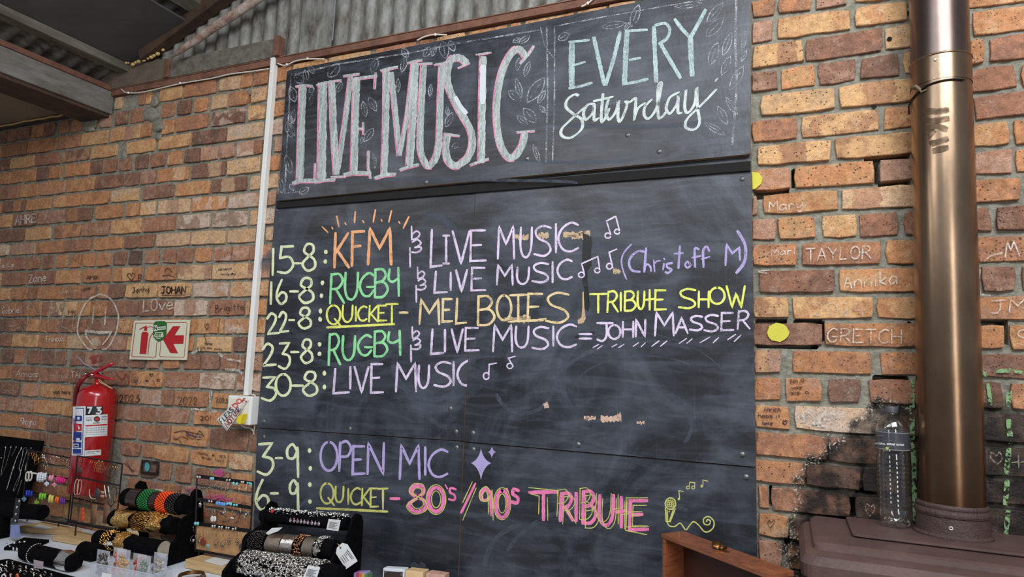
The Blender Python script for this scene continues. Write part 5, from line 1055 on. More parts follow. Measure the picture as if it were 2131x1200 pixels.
v = MB(); v.tube(exr([(157,739),(166,746),(176,757),(190,764),(203,772),(210,777)]), .0022, 5); tie = v.build('cable_tie', mat('blue_grey_plastic', S(150, 160, 190), .4), fe, smooth=True, label='pale blue plastic tie')
v = MB(); v.tube(exr([(205,788),(208,795),(216,799),(226,804),(234,808)]), .0025, 5); v.tube(exr([(207,789),(214,796),(222,801),(230,807)]), .0025, 5); v.build('string', mat('twine', S(190, 160, 120), .9), fe, smooth=True, label='tan string')
def cyl_label(name, cx, cy, r, z0, z1, a0, a1, mt, parent, off=.0008, label=None, skew=0.):
    n = max(2, int(abs(a1-a0)/.08)); vs = []
    for i in range(n+1):
        a = a0+(a1-a0)*i/n; d = skew*i/n; vs += [(cx+(r+off)*math.cos(a), cy+(r+off)*math.sin(a), z0+d), (cx+(r+off)*math.cos(a), cy+(r+off)*math.sin(a), z1+d)]
    return MB().add(vs, [(2*i, 2*i+2, 2*i+3, 2*i+1) for i in range(n)]).build(name, mt, parent, smooth=True, label=label)
def cyl_hit(cx, cy, r):
    def f(x, y, off=.0):
        D = ray(x, y); R2 = (r+off)**2; ox, oy = CAM.x-cx, CAM.y-cy; a = D.x**2+D.y**2; b_ = 2*(ox*D.x+oy*D.y); c = ox*ox+oy*oy-R2; q = max(0., b_*b_-4*a*c); t = (-b_-math.sqrt(q))/(2*a); return CAM+t*D
    return f
hit = cyl_hit(ex, ey, er)
xe = lambda x, y: (140+x/5.217, 730+y/5.217)
def lab(name, pts, mt, off, label=None):
    """patch on the curved body, corners given clockwise"""
    (ax, ay), (bx, by), (cx_, cy_), (dx, dy) = [xe(*p) for p in pts]; n = 8; vs = []
    for i in range(n+1):
        t = i/n; vs += [hit(ax+(bx-ax)*t, ay+(by-ay)*t, off), hit(dx+(cx_-dx)*t, dy+(cy_-dy)*t, off)]
    return MB().add(vs, [(2*i, 2*i+2, 2*i+3, 2*i+1) for i in range(n)]).build(name, mt, fe, smooth=True, label=label)
M_LW = mat('label_white', S(212, 214, 216), .45); M_LB = mat('label_blue', S(26, 48, 130), .45); M_LK = mat('label_black', S(20, 22, 26), .5); M_LR = mat('label_red', S(188, 34, 40), .45); M_INKG = mat('label_grey_ink', S(110, 112, 118), .6)
lab('instruction_label', [(62,603),(200,598),(185,1142),(48,1132)], M_LW, .0008, 'white instruction label with blue and red squares')
lab('label_border', [(66,615),(182,618),(166,1125),(56,1118)], M_LB, .0011); lab('label_inner', [(64,624),(174,627),(159,1116),(56,1110)], M_LW, .0014)
for a, mt, l_ in [([(84,702),(160,702),(159,760),(82,758)], M_LB, 'blue picture square'), ([(80,790),(158,792),(156,866),(78,862)], M_LR, 'red picture square'), ([(78,878),(156,880),(154,970),(76,968)], M_LB, 'blue picture square'), ([(60,985),(153,988),(152,1050),(60,1046)], M_LB, 'blue print'), ([(60,1060),(152,1064),(150,1112),(60,1106)], M_LB, 'blue print')]: lab('label_print', a, mt, .0017)
for a in [(64,702,76,758),(62,790,74,862),(62,878,72,968)]: lab('label_print', [(a[0], a[1]), (a[2], a[1]), (a[2], a[3]), (a[0], a[3])], M_LB if a[1] != 790 else M_LR, .0017)
lab('picture', [(108,715),(134,715),(134,745),(108,745)], M_LW, .002); lab('picture', [(112,810),(120,808),(142,845),(122,850)], M_LW, .002); lab('picture', [(98,945),(138,945),(132,966),(100,966)], M_LW, .002); lab('picture', [(66,1005),(124,1008),(122,1040),(66,1036)], M_LW, .002); lab('picture', [(74,1014),(116,1016),(115,1032),(74,1030)], M_LK, .0022)
lab('number_plate', [(203,600),(386,596),(384,690),(200,695)], M_LK, .0009, 'black sticker with white 7 3')
m_ = MB(); hx = lambda x, y: hit(*xe(x, y), .0016)
for ch, x0, x1 in (('7', 215, 262), ('3', 312, 366)): glyph(m_, ch, x0, x1, 614, 680, 19, hx)
m_.build('lettering', M_LW, fe, label='white digits 7 3')
lab('service_card', [(196,698),(438,686),(434,918),(192,936)], M_LW, .0009, 'white service card with an oval emblem and a table')
m_ = MB(); n = 20; cc = hx(321, 738); rg = [hit(*xe(321+34*math.cos(2*math.pi*i/n), 738+30*math.sin(2*math.pi*i/n)), .0014) for i in range(n)]; m_.add([hit(*xe(321, 738), .0014)]+rg, [(0, 1+i, 1+(i+1) % n) for i in range(n)]); m_.build('emblem', M_LK, fe)
m_ = MB(); rg = [hit(*xe(321+24*math.cos(2*math.pi*i/n), 738+16*math.sin(2*math.pi*i/n)), .0018) for i in range(n)]; m_.add([hit(*xe(321, 738), .0018)]+rg, [(0, 1+i, 1+(i+1) % n) for i in range(n)]); m_.build('emblem_center', M_LR, fe)
m_ = MB()
for a, b_ in [((198,812),(432,798))]: ribbon(m_, [a, b_], 14, hx, jit=.1)
m_.build('card_stripe', M_LR, fe)
m_ = MB()
for x in (215, 260, 300, 322, 345, 372, 398): ribbon(m_, [(x, 824-(x-200)*.05), (x-4, 900-(x-200)*.05)], 2.2, hx, jit=0)
for y in (725, 740, 755): ribbon(m_, [(205, y), (268, y-3)], 5, hx, jit=.5); ribbon(m_, [(372, y-12), (428, y-15)], 5, hx, jit=.5)
for y in (840, 862, 885, 910): ribbon(m_, [(198, y+2), (430, y-12)], 2, hx, jit=0)
ribbon(m_, [(280,782),(356,778)], 10, hx, jit=.4); m_.build('card_print', M_INKG, fe)
lab('bottom_sticker', [(190,1080),(368,1068),(366,1128),(190,1142)], M_LW, .0009, 'small white sticker low on the cylinder')
m_ = MB(); ribbon(m_, [(205,1098),(355,1086)], 9, hx, jit=.5); ribbon(m_, [(205,1118),(300,1110)], 5, hx, jit=.5); m_.build('sticker_print', M_INKG, fe)

# ================================================================ STOVE, FLUE, BOTTLE
ZS = 1.2
M_STV = mat('brown_enamel_stove', S(98, 76, 72), .5, noise_s=9, bump=.0008, bscale=90, col2=S(80, 62, 60), spec=.4); M_STV2 = mat('dark_stove_body', S(48, 38, 38), .6, noise_s=20)
st = thing('wood_stove', 'brown enamelled wood stove with a wide rimmed top below the copper flue', 'stove', (.4, -.25, 0))
cr = [on(1708,1075,2,ZS), on(1692,1118,2,ZS)]
XL, XR, YB, YF = .062, .76, -.04, -.35
def rrect(x0, x1, y0, y1, r, z, n=5):
    out = []
    for cx, cy, a0 in ((x1-r, y1-r, 0), (x0+r, y1-r, 90), (x0+r, y0+r, 180), (x1-r, y0+r, 270)):
        for i in range(n+1): a = math.radians(a0+90*i/n); out.append(Vector((cx+r*math.cos(a), cy+r*math.sin(a), z)))
    return out
def layers(rects, name, mt, parent, label=None, bevel=0.):
    mb = MB(); n = len(rects[0]); vs = [p for r in rects for p in r]
    fs = [(i*n+k, i*n+(k+1) % n, (i+1)*n+(k+1) % n, (i+1)*n+k) for i in range(len(rects)-1) for k in range(n)]+[tuple(range(n))[::-1], tuple(range((len(rects)-1)*n, len(rects)*n))]
    return mb.add(vs, fs).build(name, mt, parent, smooth=False, label=label, bevel=bevel)
# stepped rim: outer lip lower, then a ridge, then the top plate
layers([rrect(XL-.035, XR+.035, YF-.075, -.012, .03, ZS-.085), rrect(XL-.042, XR+.042, YF-.09, -.012, .035, ZS-.07), rrect(XL-.042, XR+.042, YF-.09, -.012, .035, ZS-.04), rrect(XL-.030, XR+.03, YF-.072, -.014, .035, ZS-.022), rrect(XL-.022, XR+.022, YF-.045, -.02, .03, ZS-.018)], 'rim', M_STV, st, 'thick rounded brown rim')
layers([rrect(XL-.012, XR+.012, YF-.022, -.025, .02, ZS-.02), rrect(XL-.010, XR+.010, YF-.020, -.026, .02, ZS-.006), rrect(XL-.002, XR+.002, YF-.010, -.03, .02, ZS-.001)], 'top_plate', M_STV, st)
layers([rrect(.160, .65, -.250, -.036, .012, ZS-.001), rrect(.160, .65, -.250, -.036, .012, ZS+.003), rrect(.148, .662, -.264, -.034, .012, ZS+.0035), rrect(.148, .662, -.264, -.034, .012, ZS+.008), rrect(.151, .659, -.261, -.037, .012, ZS+.009)], 'hot_plate', M_STV, st, 'raised inner plate with a dark gap along its front')
layers([rrect(XL, XR, YF-.02, -.03, .02, .32), rrect(XL, XR, YF-.02, -.03, .02, ZS-.085)], 'body', M_STV2, st)
MB().box((XL+.08, YF-.045, .55), (XR-.08, YF-.018, ZS-.2)).build('door', M_STV2, st, bevel=.008)
for x in (XL+.05, XR-.05):
    for y in (YF+.02, -.08): MB().lathe([(.018, 0), (.028, .33)], (x, y, 0), 12).build('leg', M_STV2, st, smooth=True)
FX, FY = .398, -.118
M_COP = mat('heat_tinted_steel_pipe', S(158, 134, 110), .27, metal=.92, noise_s=6, bump=.0004, bscale=30, col2=S(120, 100, 84), stretch=(1, 1, .45))
# the flue is browner low down, where the fire has tinted it
nt = M_COP.node_tree; N = nt.nodes; b = N['Principled BSDF']; base = b.inputs['Base Color'].links[0].from_socket
geo = N.new('ShaderNodeNewGeometry'); sx = N.new('ShaderNodeSeparateXYZ'); nt.links.new(geo.outputs['Position'], sx.inputs[0])
nn_ = N.new('ShaderNodeTexNoise'); nn_.inputs['Scale'].default_value = 9; nn_.inputs['Detail'].default_value = 4
ad = N.new('ShaderNodeMath'); ad.operation = 'MULTIPLY_ADD'; ad.inputs[1].default_value = .5; nt.links.new(nn_.outputs[0], ad.inputs[0]); nt.links.new(sx.outputs[2], ad.inputs[2]); nt.links.new(geo.outputs['Position'], nn_.inputs['Vector'])
mr_ = N.new('ShaderNodeMapRange'); mr_.inputs[1].default_value = 1.45; mr_.inputs[2].default_value = 2.15; nt.links.new(ad.outputs[0], mr_.inputs[0])
mx_ = N.new('ShaderNodeMix'); mx_.data_type = 'RGBA'; mx_.inputs[6].default_value = S(94, 68, 48); nt.links.new(mr_.outputs[0], mx_.inputs[0]); nt.links.new(base, mx_.inputs[7]); nt.links.new(mx_.outputs[2], b.inputs['Base Color'])
fp = thing('stove_pipe', 'brown heat-tinted metal stove pipe rising from the stove in front of the bricks', 'flue', (FX, FY, ZS))
zt = 3.4
def lean(z): return FX+.0135*(z-1.2)
pts = [ZS+.075, 1.6, 2.0, 2.4, on(1960, 175, 1, FY).z]
MB().tube([(lean(z), FY, z) for z in pts], [.0775, .077, .0763, .0755, .0748], 48, cap=False).build('lower_pipe', M_COP, fp, smooth=True)
zj = on(1960, 110, 1, FY-.07).z
MB().tube([(lean(z), FY, z) for z in (zj-.075, zj)], .0762, 48, cap=False).build('joint_band', M_COP, fp, smooth=True, label='overlapping joint band with a rivet')
MB().tube([(lean(z), FY, z) for z in (zj-.02, 2.9, 3.3)], [.0738, .0733, .0728], 48, cap=False).build('upper_pipe', mat('steel_pipe_upper', S(126, 112, 108), .3, metal=.9, noise_s=6, col2=S(98, 84, 78), stretch=(1, 1, .5)), fp, smooth=True)
MB().torus((lean(zj), FY, zj), .0752, .0035, (0, 0, 1), 48, 8).build('bead', M_COP, fp, smooth=True)
hp = cyl_hit(lean(2.5), FY, .0765)
M_RV = mat('bright_rivet', S(226, 222, 214), .3, metal=.6)
c = hp(1946, 124, .001); MB().ball(c, .0045, 8, (1, .6, 1)).build('rivet', M_RV, fp, smooth=True)
m_ = MB(); m_.tube([hp(x, y, .003) for x, y in [(1892,238),(1891,222),(1896,208),(1906,196),(1915,188),(1928,178),(1945,171),(1965,166),(1985,164),(2008,166)]], .0022, 5); m_.build('wire_tie', mat('dark_wire', S(40, 34, 30), .5, metal=.6), fp, smooth=True, label='thin dark wire wrapped round the pipe')
m_ = MB(); m_.tube([hp(x, y, .003) for x, y in [(1896,184),(1906,180),(1914,186),(1918,192),(1928,186)]], [.004, .006, .004, .003, .002], 6); m_.build('wire_knot', mat('twine2', S(110, 94, 72), .8), fp, smooth=True)
ST_ = chalk('heat_stain', S(84, 66, 54), .5, 40, .8, (1, 1, 2))
m_ = MB()
for s_ in ['1920,230 1950,232 1975,228','1915,248 1940,252 1976,246','1925,268 1950,262 1972,270','1912,290 1930,285 1945,270','1912,300 1935,300 1974,288','1930,318 1950,312 1974,306','1935,330 1930,345']:
    ribbon(m_, P(s_), 13, lambda x, y: hp(x, y, .0008))
m_.build('heat_stain', ST_, fp, label='darker smudges on the pipe')
# cast collar
MB().lathe([(.083, 0), (.0915, .0005), (.092, .005), (.087, .008), (.0845, .010), (.083, .052), (.0855, .055), (.087, .060), (.087, .064), (.0855, .069), (.082, .072), (.0835, .076), (.0835, .080), (.0795, .085)], (FX, FY, ZS+.008), 64).build('collar', mat('cast_iron_collar', S(74, 56, 54), .6, noise_s=60, bump=.002, bscale=160), fp, smooth=False, label='rough cast iron collar at the stove top')
hc = cyl_hit(FX, FY, .0835); c = hc(1979, 1099, .001); MB().torus(c, .0038, .0018, Vector((c.x-FX, c.y-FY, 0)), 12, 6).build('rivet', M_RV, fp, smooth=True)
# bottle
BX = on(1862, 1098, 2, ZS+.009); zb = ZS+.009; bc = Vector((BX.x+.004, BX.y+.02, zb))
s_h = (on(1857, 845, 1, bc.y).z-zb)
bot = thing('water_bottle', 'clear plastic water bottle with a grey translucent label standing on the stove', 'bottle', bc)
M_PET = bpy.data.materials.new('clear_bottle_plastic'); M_PET.use_nodes = True; nt = M_PET.node_tree; nt.nodes.clear()
o_ = nt.nodes.new('ShaderNodeOutputMaterial'); tr = nt.nodes.new('ShaderNodeBsdfTransparent'); tr.inputs[0].default_value = (.93, .95, .95, 1); gl = nt.nodes.new('ShaderNodeBsdfGlossy'); gl.inputs['Roughness'].default_value = .06; lw = nt.nodes.new('ShaderNodeLayerWeight'); lw.inputs[0].default_value = .42
mp_ = nt.nodes.new('ShaderNodeMapRange'); mp_.inputs[3].default_value = .09; mp_.inputs[4].default_value = .6; nt.links.new(lw.outputs['Facing'], mp_.inputs[0])
mx_ = nt.nodes.new('ShaderNodeMixShader'); nt.links.new(mp_.outputs[0], mx_.inputs[0]); nt.links.new(tr.outputs[0], mx_.inputs[1]); nt.links.new(gl.outputs[0], mx_.inputs[2]); nt.links.new(mx_.outputs[0], o_.inputs[0])
R0 = .0425; H = s_h
prof = [(.0, .006), (.012, .003), (R0*.72, .0), (R0*.9, .006), (R0, .024), (R0*1.0, .05)]
z = .05
while z < H*.56: prof += [(R0*.985, z+.002), (R0*.965, z+.005), (R0*.985, z+.008), (R0*1.0, z+.0105)]; z += .0125
prof += [(R0*.93, H*.60), (R0*.96, H*.63), (R0*.985, H*.645), (R0*.985, H*.775), (R0*1.0, H*.785), (R0*.97, H*.82), (R0*.82, H*.87), (R0*.56, H*.915), (R0*.34, H*.935), (R0*.30, H*.945), (R0*.36, H*.95), (R0*.30, H*.955), (R0*.30, H*.99)]
mb = MB(); mb.lathe(prof, bc, 40, cap=False)
for i, p in enumerate(mb.v):      # petal foot
    dz = p[2]-bc.z
    if dz < .03:
        a = math.atan2(p[1]-bc.y, p[0]-bc.x); k = (1-dz/.03); mb.v[i] = (p[0], p[1], p[2]+k*.012*(.5-.5*math.cos(5*a)) )
mb.build('body', M_PET, bot, smooth=True)
MB().lathe([(R0*.37, H*.945), (R0*.38, H*.95), (R0*.38, H*.995), (R0*.36, H*1.0)], bc, 28).build('cap', mat('grey_cap', S(84, 84, 90), .4, alpha=.85), bot, smooth=True, label='grey screw cap')
bh = cyl_hit(bc.x, bc.y, R0*.99)
def blab(name, y0, y1, mt, off, f=0., label=None):
    n = 28; vs = []
    for i in range(n+1):
        a = 2*math.pi*i/n*(1-f)+2.3; 
        for z_ in (y0, y1): vs.append((bc.x+(R0+off)*math.cos(a), bc.y+(R0+off)*math.sin(a), bc.z+z_))
    return MB().add(vs, [(2*i, 2*i+2, 2*i+3, 2*i+1) for i in range(n)]).build(name, mt, bot, smooth=True, label=label)
blab('label', H*.645, H*.785, mat('smoke_label', S(74, 76, 84), .35, alpha=.62), .0003, .0, 'translucent grey band label')
blab('label_edge', H*.642, H*.648, mat('silver_line', S(150, 152, 160), .4, alpha=.8), .0006); blab('label_edge', H*.782, H*.787, mat('silver_line', S(150, 152, 160)), .0006)
bl = lambda x, y: bh(1790+x/4.136, 830+y/4.136, .0016)
m_ = MB(); text_px(m_, 'NATURAL SPRING WATER', 128, 388, 376, 402, 14, 4.2, bl, .3); m_.build('lettering', M_LW, bot, label='white words NATURAL SPRING WATER')
m_ = MB(); text_px(m_, 'mountain', 188, 356, 276, 360, 9, 2.4, bl, .3); ribbon(m_, [(128,310),(205,316)], 4, bl); ribbon(m_, [(200,442),(264,446)], 4, bl); m_.build('small_print', M_INKG, bot)
m_ = MB(); m_.poly([bl(x, y) for x, y in [(216,416),(232,410),(248,418),(240,432),(233,442),(224,430)]]); m_.build('leaf_emblem', mat('lime_leaf', S(176, 196, 50), .5), bot, label='lime green leaf emblem')

# ================================================================ WOODEN BOX
ZB = 1.15
M_WD = mat('varnished_red_wood', S(150, 86, 52), .4, noise_s=26, col2=S(104, 56, 34), bump=.0006, bscale=60, stretch=(1, 1, 5), coat=.25)
def wood_grain(o): return o
K = [on(x, y, 2, ZB) for x, y in [(1376,1109),(1421,1104),(1656,1190),(1606,1194)]]
ax = ((K[3]-K[0])+(K[2]-K[1])).normalized(); wx = Vector((-ax.y, ax.x, 0))
if wx.dot(K[1]-K[0]) < 0: wx = -wx
Lb = (K[3]-K[0]).length; Wb = abs((K[1]-K[0]).dot(wx)); o0 = K[0]
wbx = thing('wooden_box', 'open reddish-brown wooden box standing on its side with a brass latch on top', 'box', o0-Vector((0, 0, .4)))
def bb(name, a0, a1, w0, w1, z0, z1, mt=M_WD, label=None, bevel=.0015):
    q = lambda a, w, z: o0+ax*a+wx*w+Vector((0, 0, z-ZB))
    return MB().hexa([q(a0,w0,z0), q(a1,w0,z0), q(a1,w1,z0), q(a0,w1,z0)], [q(a0,w0,z1), q(a1,w0,z1), q(a1,w1,z1), q(a0,w1,z1)]).build(name, mt, wbx, bevel=bevel, label=label)
bb('top_board', 0, Lb, 0, Wb, ZB-.013, ZB); bb('side_board', .003, .016, .002, Wb-.002, ZB-.40, ZB-.013); bb('side_board', Lb-.016, Lb-.003, .002, Wb-.002, ZB-.40, ZB-.013)
bb('back_board', .016, Lb-.016, Wb-.012, Wb-.004, ZB-.39, ZB-.013, mat('dark_box_inside', S(70, 36, 24), .5, noise_s=20)); bb('bottom_board', 0, Lb, 0, Wb, ZB-.413, ZB-.40)
M_BRS = mat('aged_brass', S(120, 84, 50), .3, metal=.9)
lc = on(1496, 1143, 2, ZB)
lt = MB(); lt.lathe([(.002, -.0012), (.0125, -.0012), (.0125, .0012), (.002, .0012)], lc+Vector((-.006, 0, .011)), 20, (ax*.5+Vector((0,0,.7))+wx*-.5)); lt.build('latch', M_BRS, wbx, smooth=True, label='round brass latch tab')
lt = MB(); lt.tube([lc+ax*.004+Vector((0,0,.004)), lc+ax*.004+wx*.022+Vector((0,0,.005))], .004, 10); lt.tube([lc-ax*.02, lc+ax*.03], .0016, 6); lt.build('latch_hinge', M_BRS, wbx, smooth=True)
ls = MB(); ls.hexa([lc+ax*-.02+wx*-.004, lc+ax*.03+wx*-.004, lc+ax*.03+wx*.01, lc+ax*-.02+wx*.01], [p+Vector((0,0,.0012)) for p in [lc+ax*-.02+wx*-.004, lc+ax*.03+wx*-.004, lc+ax*.03+wx*.01, lc+ax*-.02+wx*.01]]); ls.build('latch_plate', M_BRS, wbx)
# small table that carries the box
zt_ = ZB-.413
stb = thing('side_table', 'small side table below the frame carrying the wooden box', 'table', o0+ax*.2-Vector((0, 0, ZB)))
def sb_(name, a0, a1, w0, w1, z0, z1):
    q = lambda a, w, z: o0+ax*a+wx*w+Vector((0, 0, z-ZB)); MB().hexa([q(a0,w0,z0), q(a1,w0,z0), q(a1,w1,z0), q(a0,w1,z0)], [q(a0,w0,z1), q(a1,w0,z1), q(a1,w1,z1), q(a0,w1,z1)]).build(name, M_TIMB, stb, bevel=.002)
sb_('tabletop', -.02, Lb-.06, -.14, Wb+.07, zt_-.025, zt_)
for a in (0, Lb-.11):
    for w in (-.11, Wb+.02): sb_('leg', a, a+.03, w, w+.03, 0, zt_-.025)

# ================================================================ TABLE WITH JEWELLERY
T = .757
M_CL = mat('white_cloth', S(206, 212, 222), .85, noise_s=6, noise_a=.05, bump=.001, bscale=30)
tb = thing('market_table', 'long market table along the wall carrying the jewellery displays', 'table', (-2.6, -.5, 0))
MB().box((-4.4, -.98, T-.03), (-1.0, -.035, T-.004)).build('tabletop', M_TIMB, tb)
for x in (-4.3, -1.12):
    for y in (-.93, -.1): MB().box((x, y, 0), (x+.05, y+.05, T-.03)).build('leg', M_TIMB, tb)
mb = MB(); nx = 60; xs = [-4.42+3.44*i/nx for i in range(nx+1)]
vs = []
for x in xs:
    w_ = .006*math.sin(x*23)+.004*math.sin(x*51)
    vs += [(x, -.03, T-.002+.0006*math.sin(x*17)), (x, -.5, T-.002), (x, -.985, T-.002), (x, -.995+w_*.5, T-.03), (x, -1.0+w_*2, T-.3), (x, -1.0+w_*3, .2)]
mb.add(vs, [(6*i+k, 6*i+k+1, 6*i+k+7, 6*i+k+6) for i in range(nx) for k in range(5)])
tag(mb.build('tablecloth', M_CL, smooth=True), 'white cloth draped over the jewellery table', 'tablecloth')

M_VEL = mat('black_velvet', S(11, 10, 12), .98, spec=.08, noise_s=60, noise_a=.3); M_BLM = mat('black_metal_wire', S(22, 21, 22), .45, metal=.3)
M_PIN = mat('pine_wood', S(206, 178, 134), .6, noise_s=14, col2=S(184, 150, 104), stretch=(.6, 6, 6)); M_SIL = mat('silver', S(232, 230, 226), .2, metal=1.); M_GLD = mat('gold', S(236, 186, 110), .2, metal=1.)
M_SLD = mat('dark_silver', S(140, 134, 128), .3, metal=1.); M_TAG = mat('card_tag', S(214, 214, 214), .7); M_KRF = mat('kraft_card', S(176, 134, 92), .8, noise_s=20); M_CRM = mat('cream_tag', S(206, 192, 164), .8)
def pm(n, c, r=.3, **k): return mat('plastic_'+n, c, r, coat=.3, **k)
# ---------- necklace board
NB0 = on(88, 917, 1, -.05); NBb = on(48, 1062, 0, NB0.x); 
nbl = Vector((-4.0, NB0.y, NB0.z)); nbd = Vector((-4.0, NBb.y, NBb.z))
nrm = (NBb-NB0).cross(nbl-NB0).normalized(); nrm = nrm if nrm.y < 0 else -nrm
nb = MB().hexa([p-nrm*.012 for p in (nbd, NBb, NB0, nbl)], [nbd, NBb, NB0, nbl]).build('necklace_board', M_VEL)
tag(nb, 'sloping black velvet board hung with necklaces at the far left', 'display board')
pin_ = MB()
def nk(x, y, lift=.005): return onp(x, y, NB0+nrm*lift, nrm)
NK = [('dark grey thin chain necklace nearest the left edge of the board', M_SLD, .0016, [[(12,930),(9,950),(4,975),(2,990)]], None),
 ('second necklace from the left, a fine dark chain', M_SLD, .0016, [[(23,930),(18,948),(12,968),(4,988)]], None),
 ('necklace of dark faceted beads with a small silver top', M_SLD, .003, [[(34,930),(29,940),(25,948)]], (20,965,.0)),
 ('thick plaited silver necklace with a flower bead', M_SIL, .0034, [[(45,932),(36,950),(28,973),(22,992),(14,1019)]], (28,973,.007)),
 ('long looped silver chain necklace with a heart pendant', M_SIL, .0013, [[(55,931),(49,934),(46,950),(40,974),(43,979),(40,990),(33,1005),(28,1018),(30,1021),(36,1008),(42,990),(44,979),(49,960),(56,938),(55,931)]], (43,979,.007)),
 ('short silver bead necklace beside the board edge', M_SIL, .003, [[(60,952),(57,960),(54,970),(52,980)]], (54,969,.004)),
 ('black bead necklace with a silver tip low on the board', M_SLD, .0026, [[(45,998),(42,1010),(39,1020),(37,1027)]], (37,1027,.004))]
for lab_, mt, r, lines, pend in NK:
    m_ = MB()
    for l_ in lines:
        q = smooth(l_, 5)
        pts = [nk(*p) for p in q]; m_.tube(pts, [r*(1 if i % 2 else .6) for i in range(len(pts))], 5)
    if pend and pend[2]: m_.ball(nk(pend[0], pend[1], .008), pend[2], 8, (1, .5, 1))
    tag(m_.build('necklace', mt, smooth=True), lab_, 'necklace', 'necklaces on the black board')
m_ = MB()
for x, y in [(12,930),(23,930),(34,930),(45,931),(65,932),(3,952)]: m_.ball(nk(x, y, .006), .004, 6)
m_.build('pins', M_SIL, nb, smooth=True)
# ---------- racks
def lerp(a, b_, t): return tuple(a[i]+(b_[i]-a[i])*t for i in range(len(a)))
def rack(lab_, y, bars, posts, feet, base, bh=.003, holes=False, zb=.022):
    r_ = thing('earring_rack', lab_, 'display rack', on(*posts[0][1], 1, y), 'earring racks')
    w = lambda p: on(p[0], p[1], 1, y)
    for i, (a, b_) in enumerate(bars):
        p, q = w(a), w(b_); h = bh if i < len(bars)-1 else (bh*.7 if bh > .005 else .005)
        MB().hexa([p+Vector(v) for v in [(0,-.0015,-h),(0,.0015,-h)]]+[q+Vector(v) for v in [(0,.0015,-h),(0,-.0015,-h)]], [p+Vector(v) for v in [(0,-.0015,h),(0,.0015,h)]]+[q+Vector(v) for v in [(0,.0015,h),(0,-.0015,h)]]).build('bar', M_BLM, r_)
    for a, b_ in posts: MB().tube([w(a), w(b_)], .0032, 6).build('post', M_BLM, r_)
    for a in feet:
        p = w(a); MB().tube([p, (p.x, p.y, T+zb-.004)], .003, 6).build('foot', M_BLM, r_)
    fl_, fr_, br_, bl_ = [Vector((c[0], c[1], T)) for c in base]; up = Vector((0, 0, zb))
    MB().hexa([fl_, fr_, br_, bl_], [p+up for p in (fl_, fr_, br_, bl_)]).build('base', M_PIN, r_, bevel=.0015, label='pale pine base block')
    return r_
zA = T+.02
yA = -.125
F1 = on(139, 1114, 2, T); F0 = on(30, 1106, 2, T)
rack('black wire earring rack with bead bracelets beside the necklace board', yA, [((54,935),(155,954)),((52,979),(150,997)),((50,1020),(146,1043)),((45,1074),(141,1090))], [((155,952),(141,1090)),((60,936),(44,1074))], [(57,1078),(122,1088)], [(F0.x, F0.y), (F1.x, F1.y), (F1.x+.02, yA+.03), (F0.x, yA+.03)])
G0, G1 = on(128, 1120, 2, T), on(199, 1133, 2, T)
yB = -.188
rack('black wire earring rack with brown and gold earrings in front of the extinguisher', yB, [((161,948),(255,965)),((157,991),(250,1010)),((153,1035),(232,1053)),((140,1084),(236,1103))], [((161,948),(146,1086)),((255,964),(240,1103))], [(159,1088),(225,1101)], [(G0.x, -.235), (G1.x, -.225), (G1.x+.01, -.13), (G0.x, -.13)])
H0, H1 = on(384, 1181, 2, T), on(492, 1203, 2, T)
yC = on(414, 1161, 2, T+.034).y; yC = max(-.16, min(-.07, yC))
rkC = rack('black earring rack with silver and turquoise earrings in front of the chalkboard', yC, [((410,990),(527,1005)),((409,1038),(523,1056)),((407,1088),(520,1104)),((406,1144),(512,1163))], [((410,988),(406,1145)),((527,1003),(518,1163))], [(414,1146),(489,1159)], [(H0.x, H0.y), (H1.x, H1.y), (H1.x+.005, yC+.03), (H0.x+.01, yC+.03)], bh=.007, zb=.034)
# items on racks -----------------------------------------------------
ORD = ['first', 'second', 'third', 'fourth', 'fifth', 'sixth', 'seventh', 'eighth', 'ninth', 'tenth', 'eleventh', 'twelfth']
def W3(x, y, yy): return on(x, y, 1, yy)
SCL = 1/445.     # metres per photo pixel near the racks
def item(name, lab_, cat, grp, mt, fn):
    m_ = MB(); fn(m_); return tag(m_.build(name, mt, smooth=True), lab_, cat, grp)
yh = yA-.012
def hoops(cx, cy, n, r, yy, sp=3.): 
    def f(m_):
        for i in range(n): m_.torus(W3(cx+i*sp, cy+i*.6, yy), r*SCL, .0011, (1, .35, 0), 14, 5)
    return f
def beads_tie(cx, cy, R, rr, yy, n=11):
    def f(m_):
        c = W3(cx, cy, yy)
        for i in range(n):
            a = 2*math.pi*i/n; m_.ball(c+Vector((math.cos(a)*R*SCL*.55, math.cos(a)*R*SCL*-.5, math.sin(a)*R*SCL)), rr*SCL, 7)
    return f
item('earring', 'bunch of gold hoop earrings at the top left of the wire rack', 'earring', 'earrings on the bead rack', M_GLD, hoops(63, 944, 3, 4, yh, 5))
item('earring', 'cluster of larger gold hoops right of the first gold hoops', 'earring', 'earrings on the bead rack', M_GLD, lambda m_: [m_.torus(W3(x, y, yh), 5.5*SCL, .0014, (1, .3, .1), 14, 5) for x, y in [(72,950),(76,953),(80,951),(84,956),(76,960)]])
item('earring', 'silver ball studs on the top bar of the bead rack', 'earring', 'earrings on the bead rack', M_SIL, lambda m_: [m_.ball(W3(x, y, yh), 2.5*SCL, 7) for x, y in [(89,946),(92,948),(89,951),(93,952)]])
item('earring', 'silver hoop and flower drop earrings hanging under the top bar', 'earring', 'earrings on the bead rack', M_SIL, lambda m_: [m_.torus(W3(x, y, yh), r*SCL, .0008, (.5, 1, 0), 12, 4) for x, y, r in [(95,955,5),(97,961,5),(105,955,4),(107,960,4),(91,968,3),(95,970,3.4),(99,968,3),(95,974,3)]])
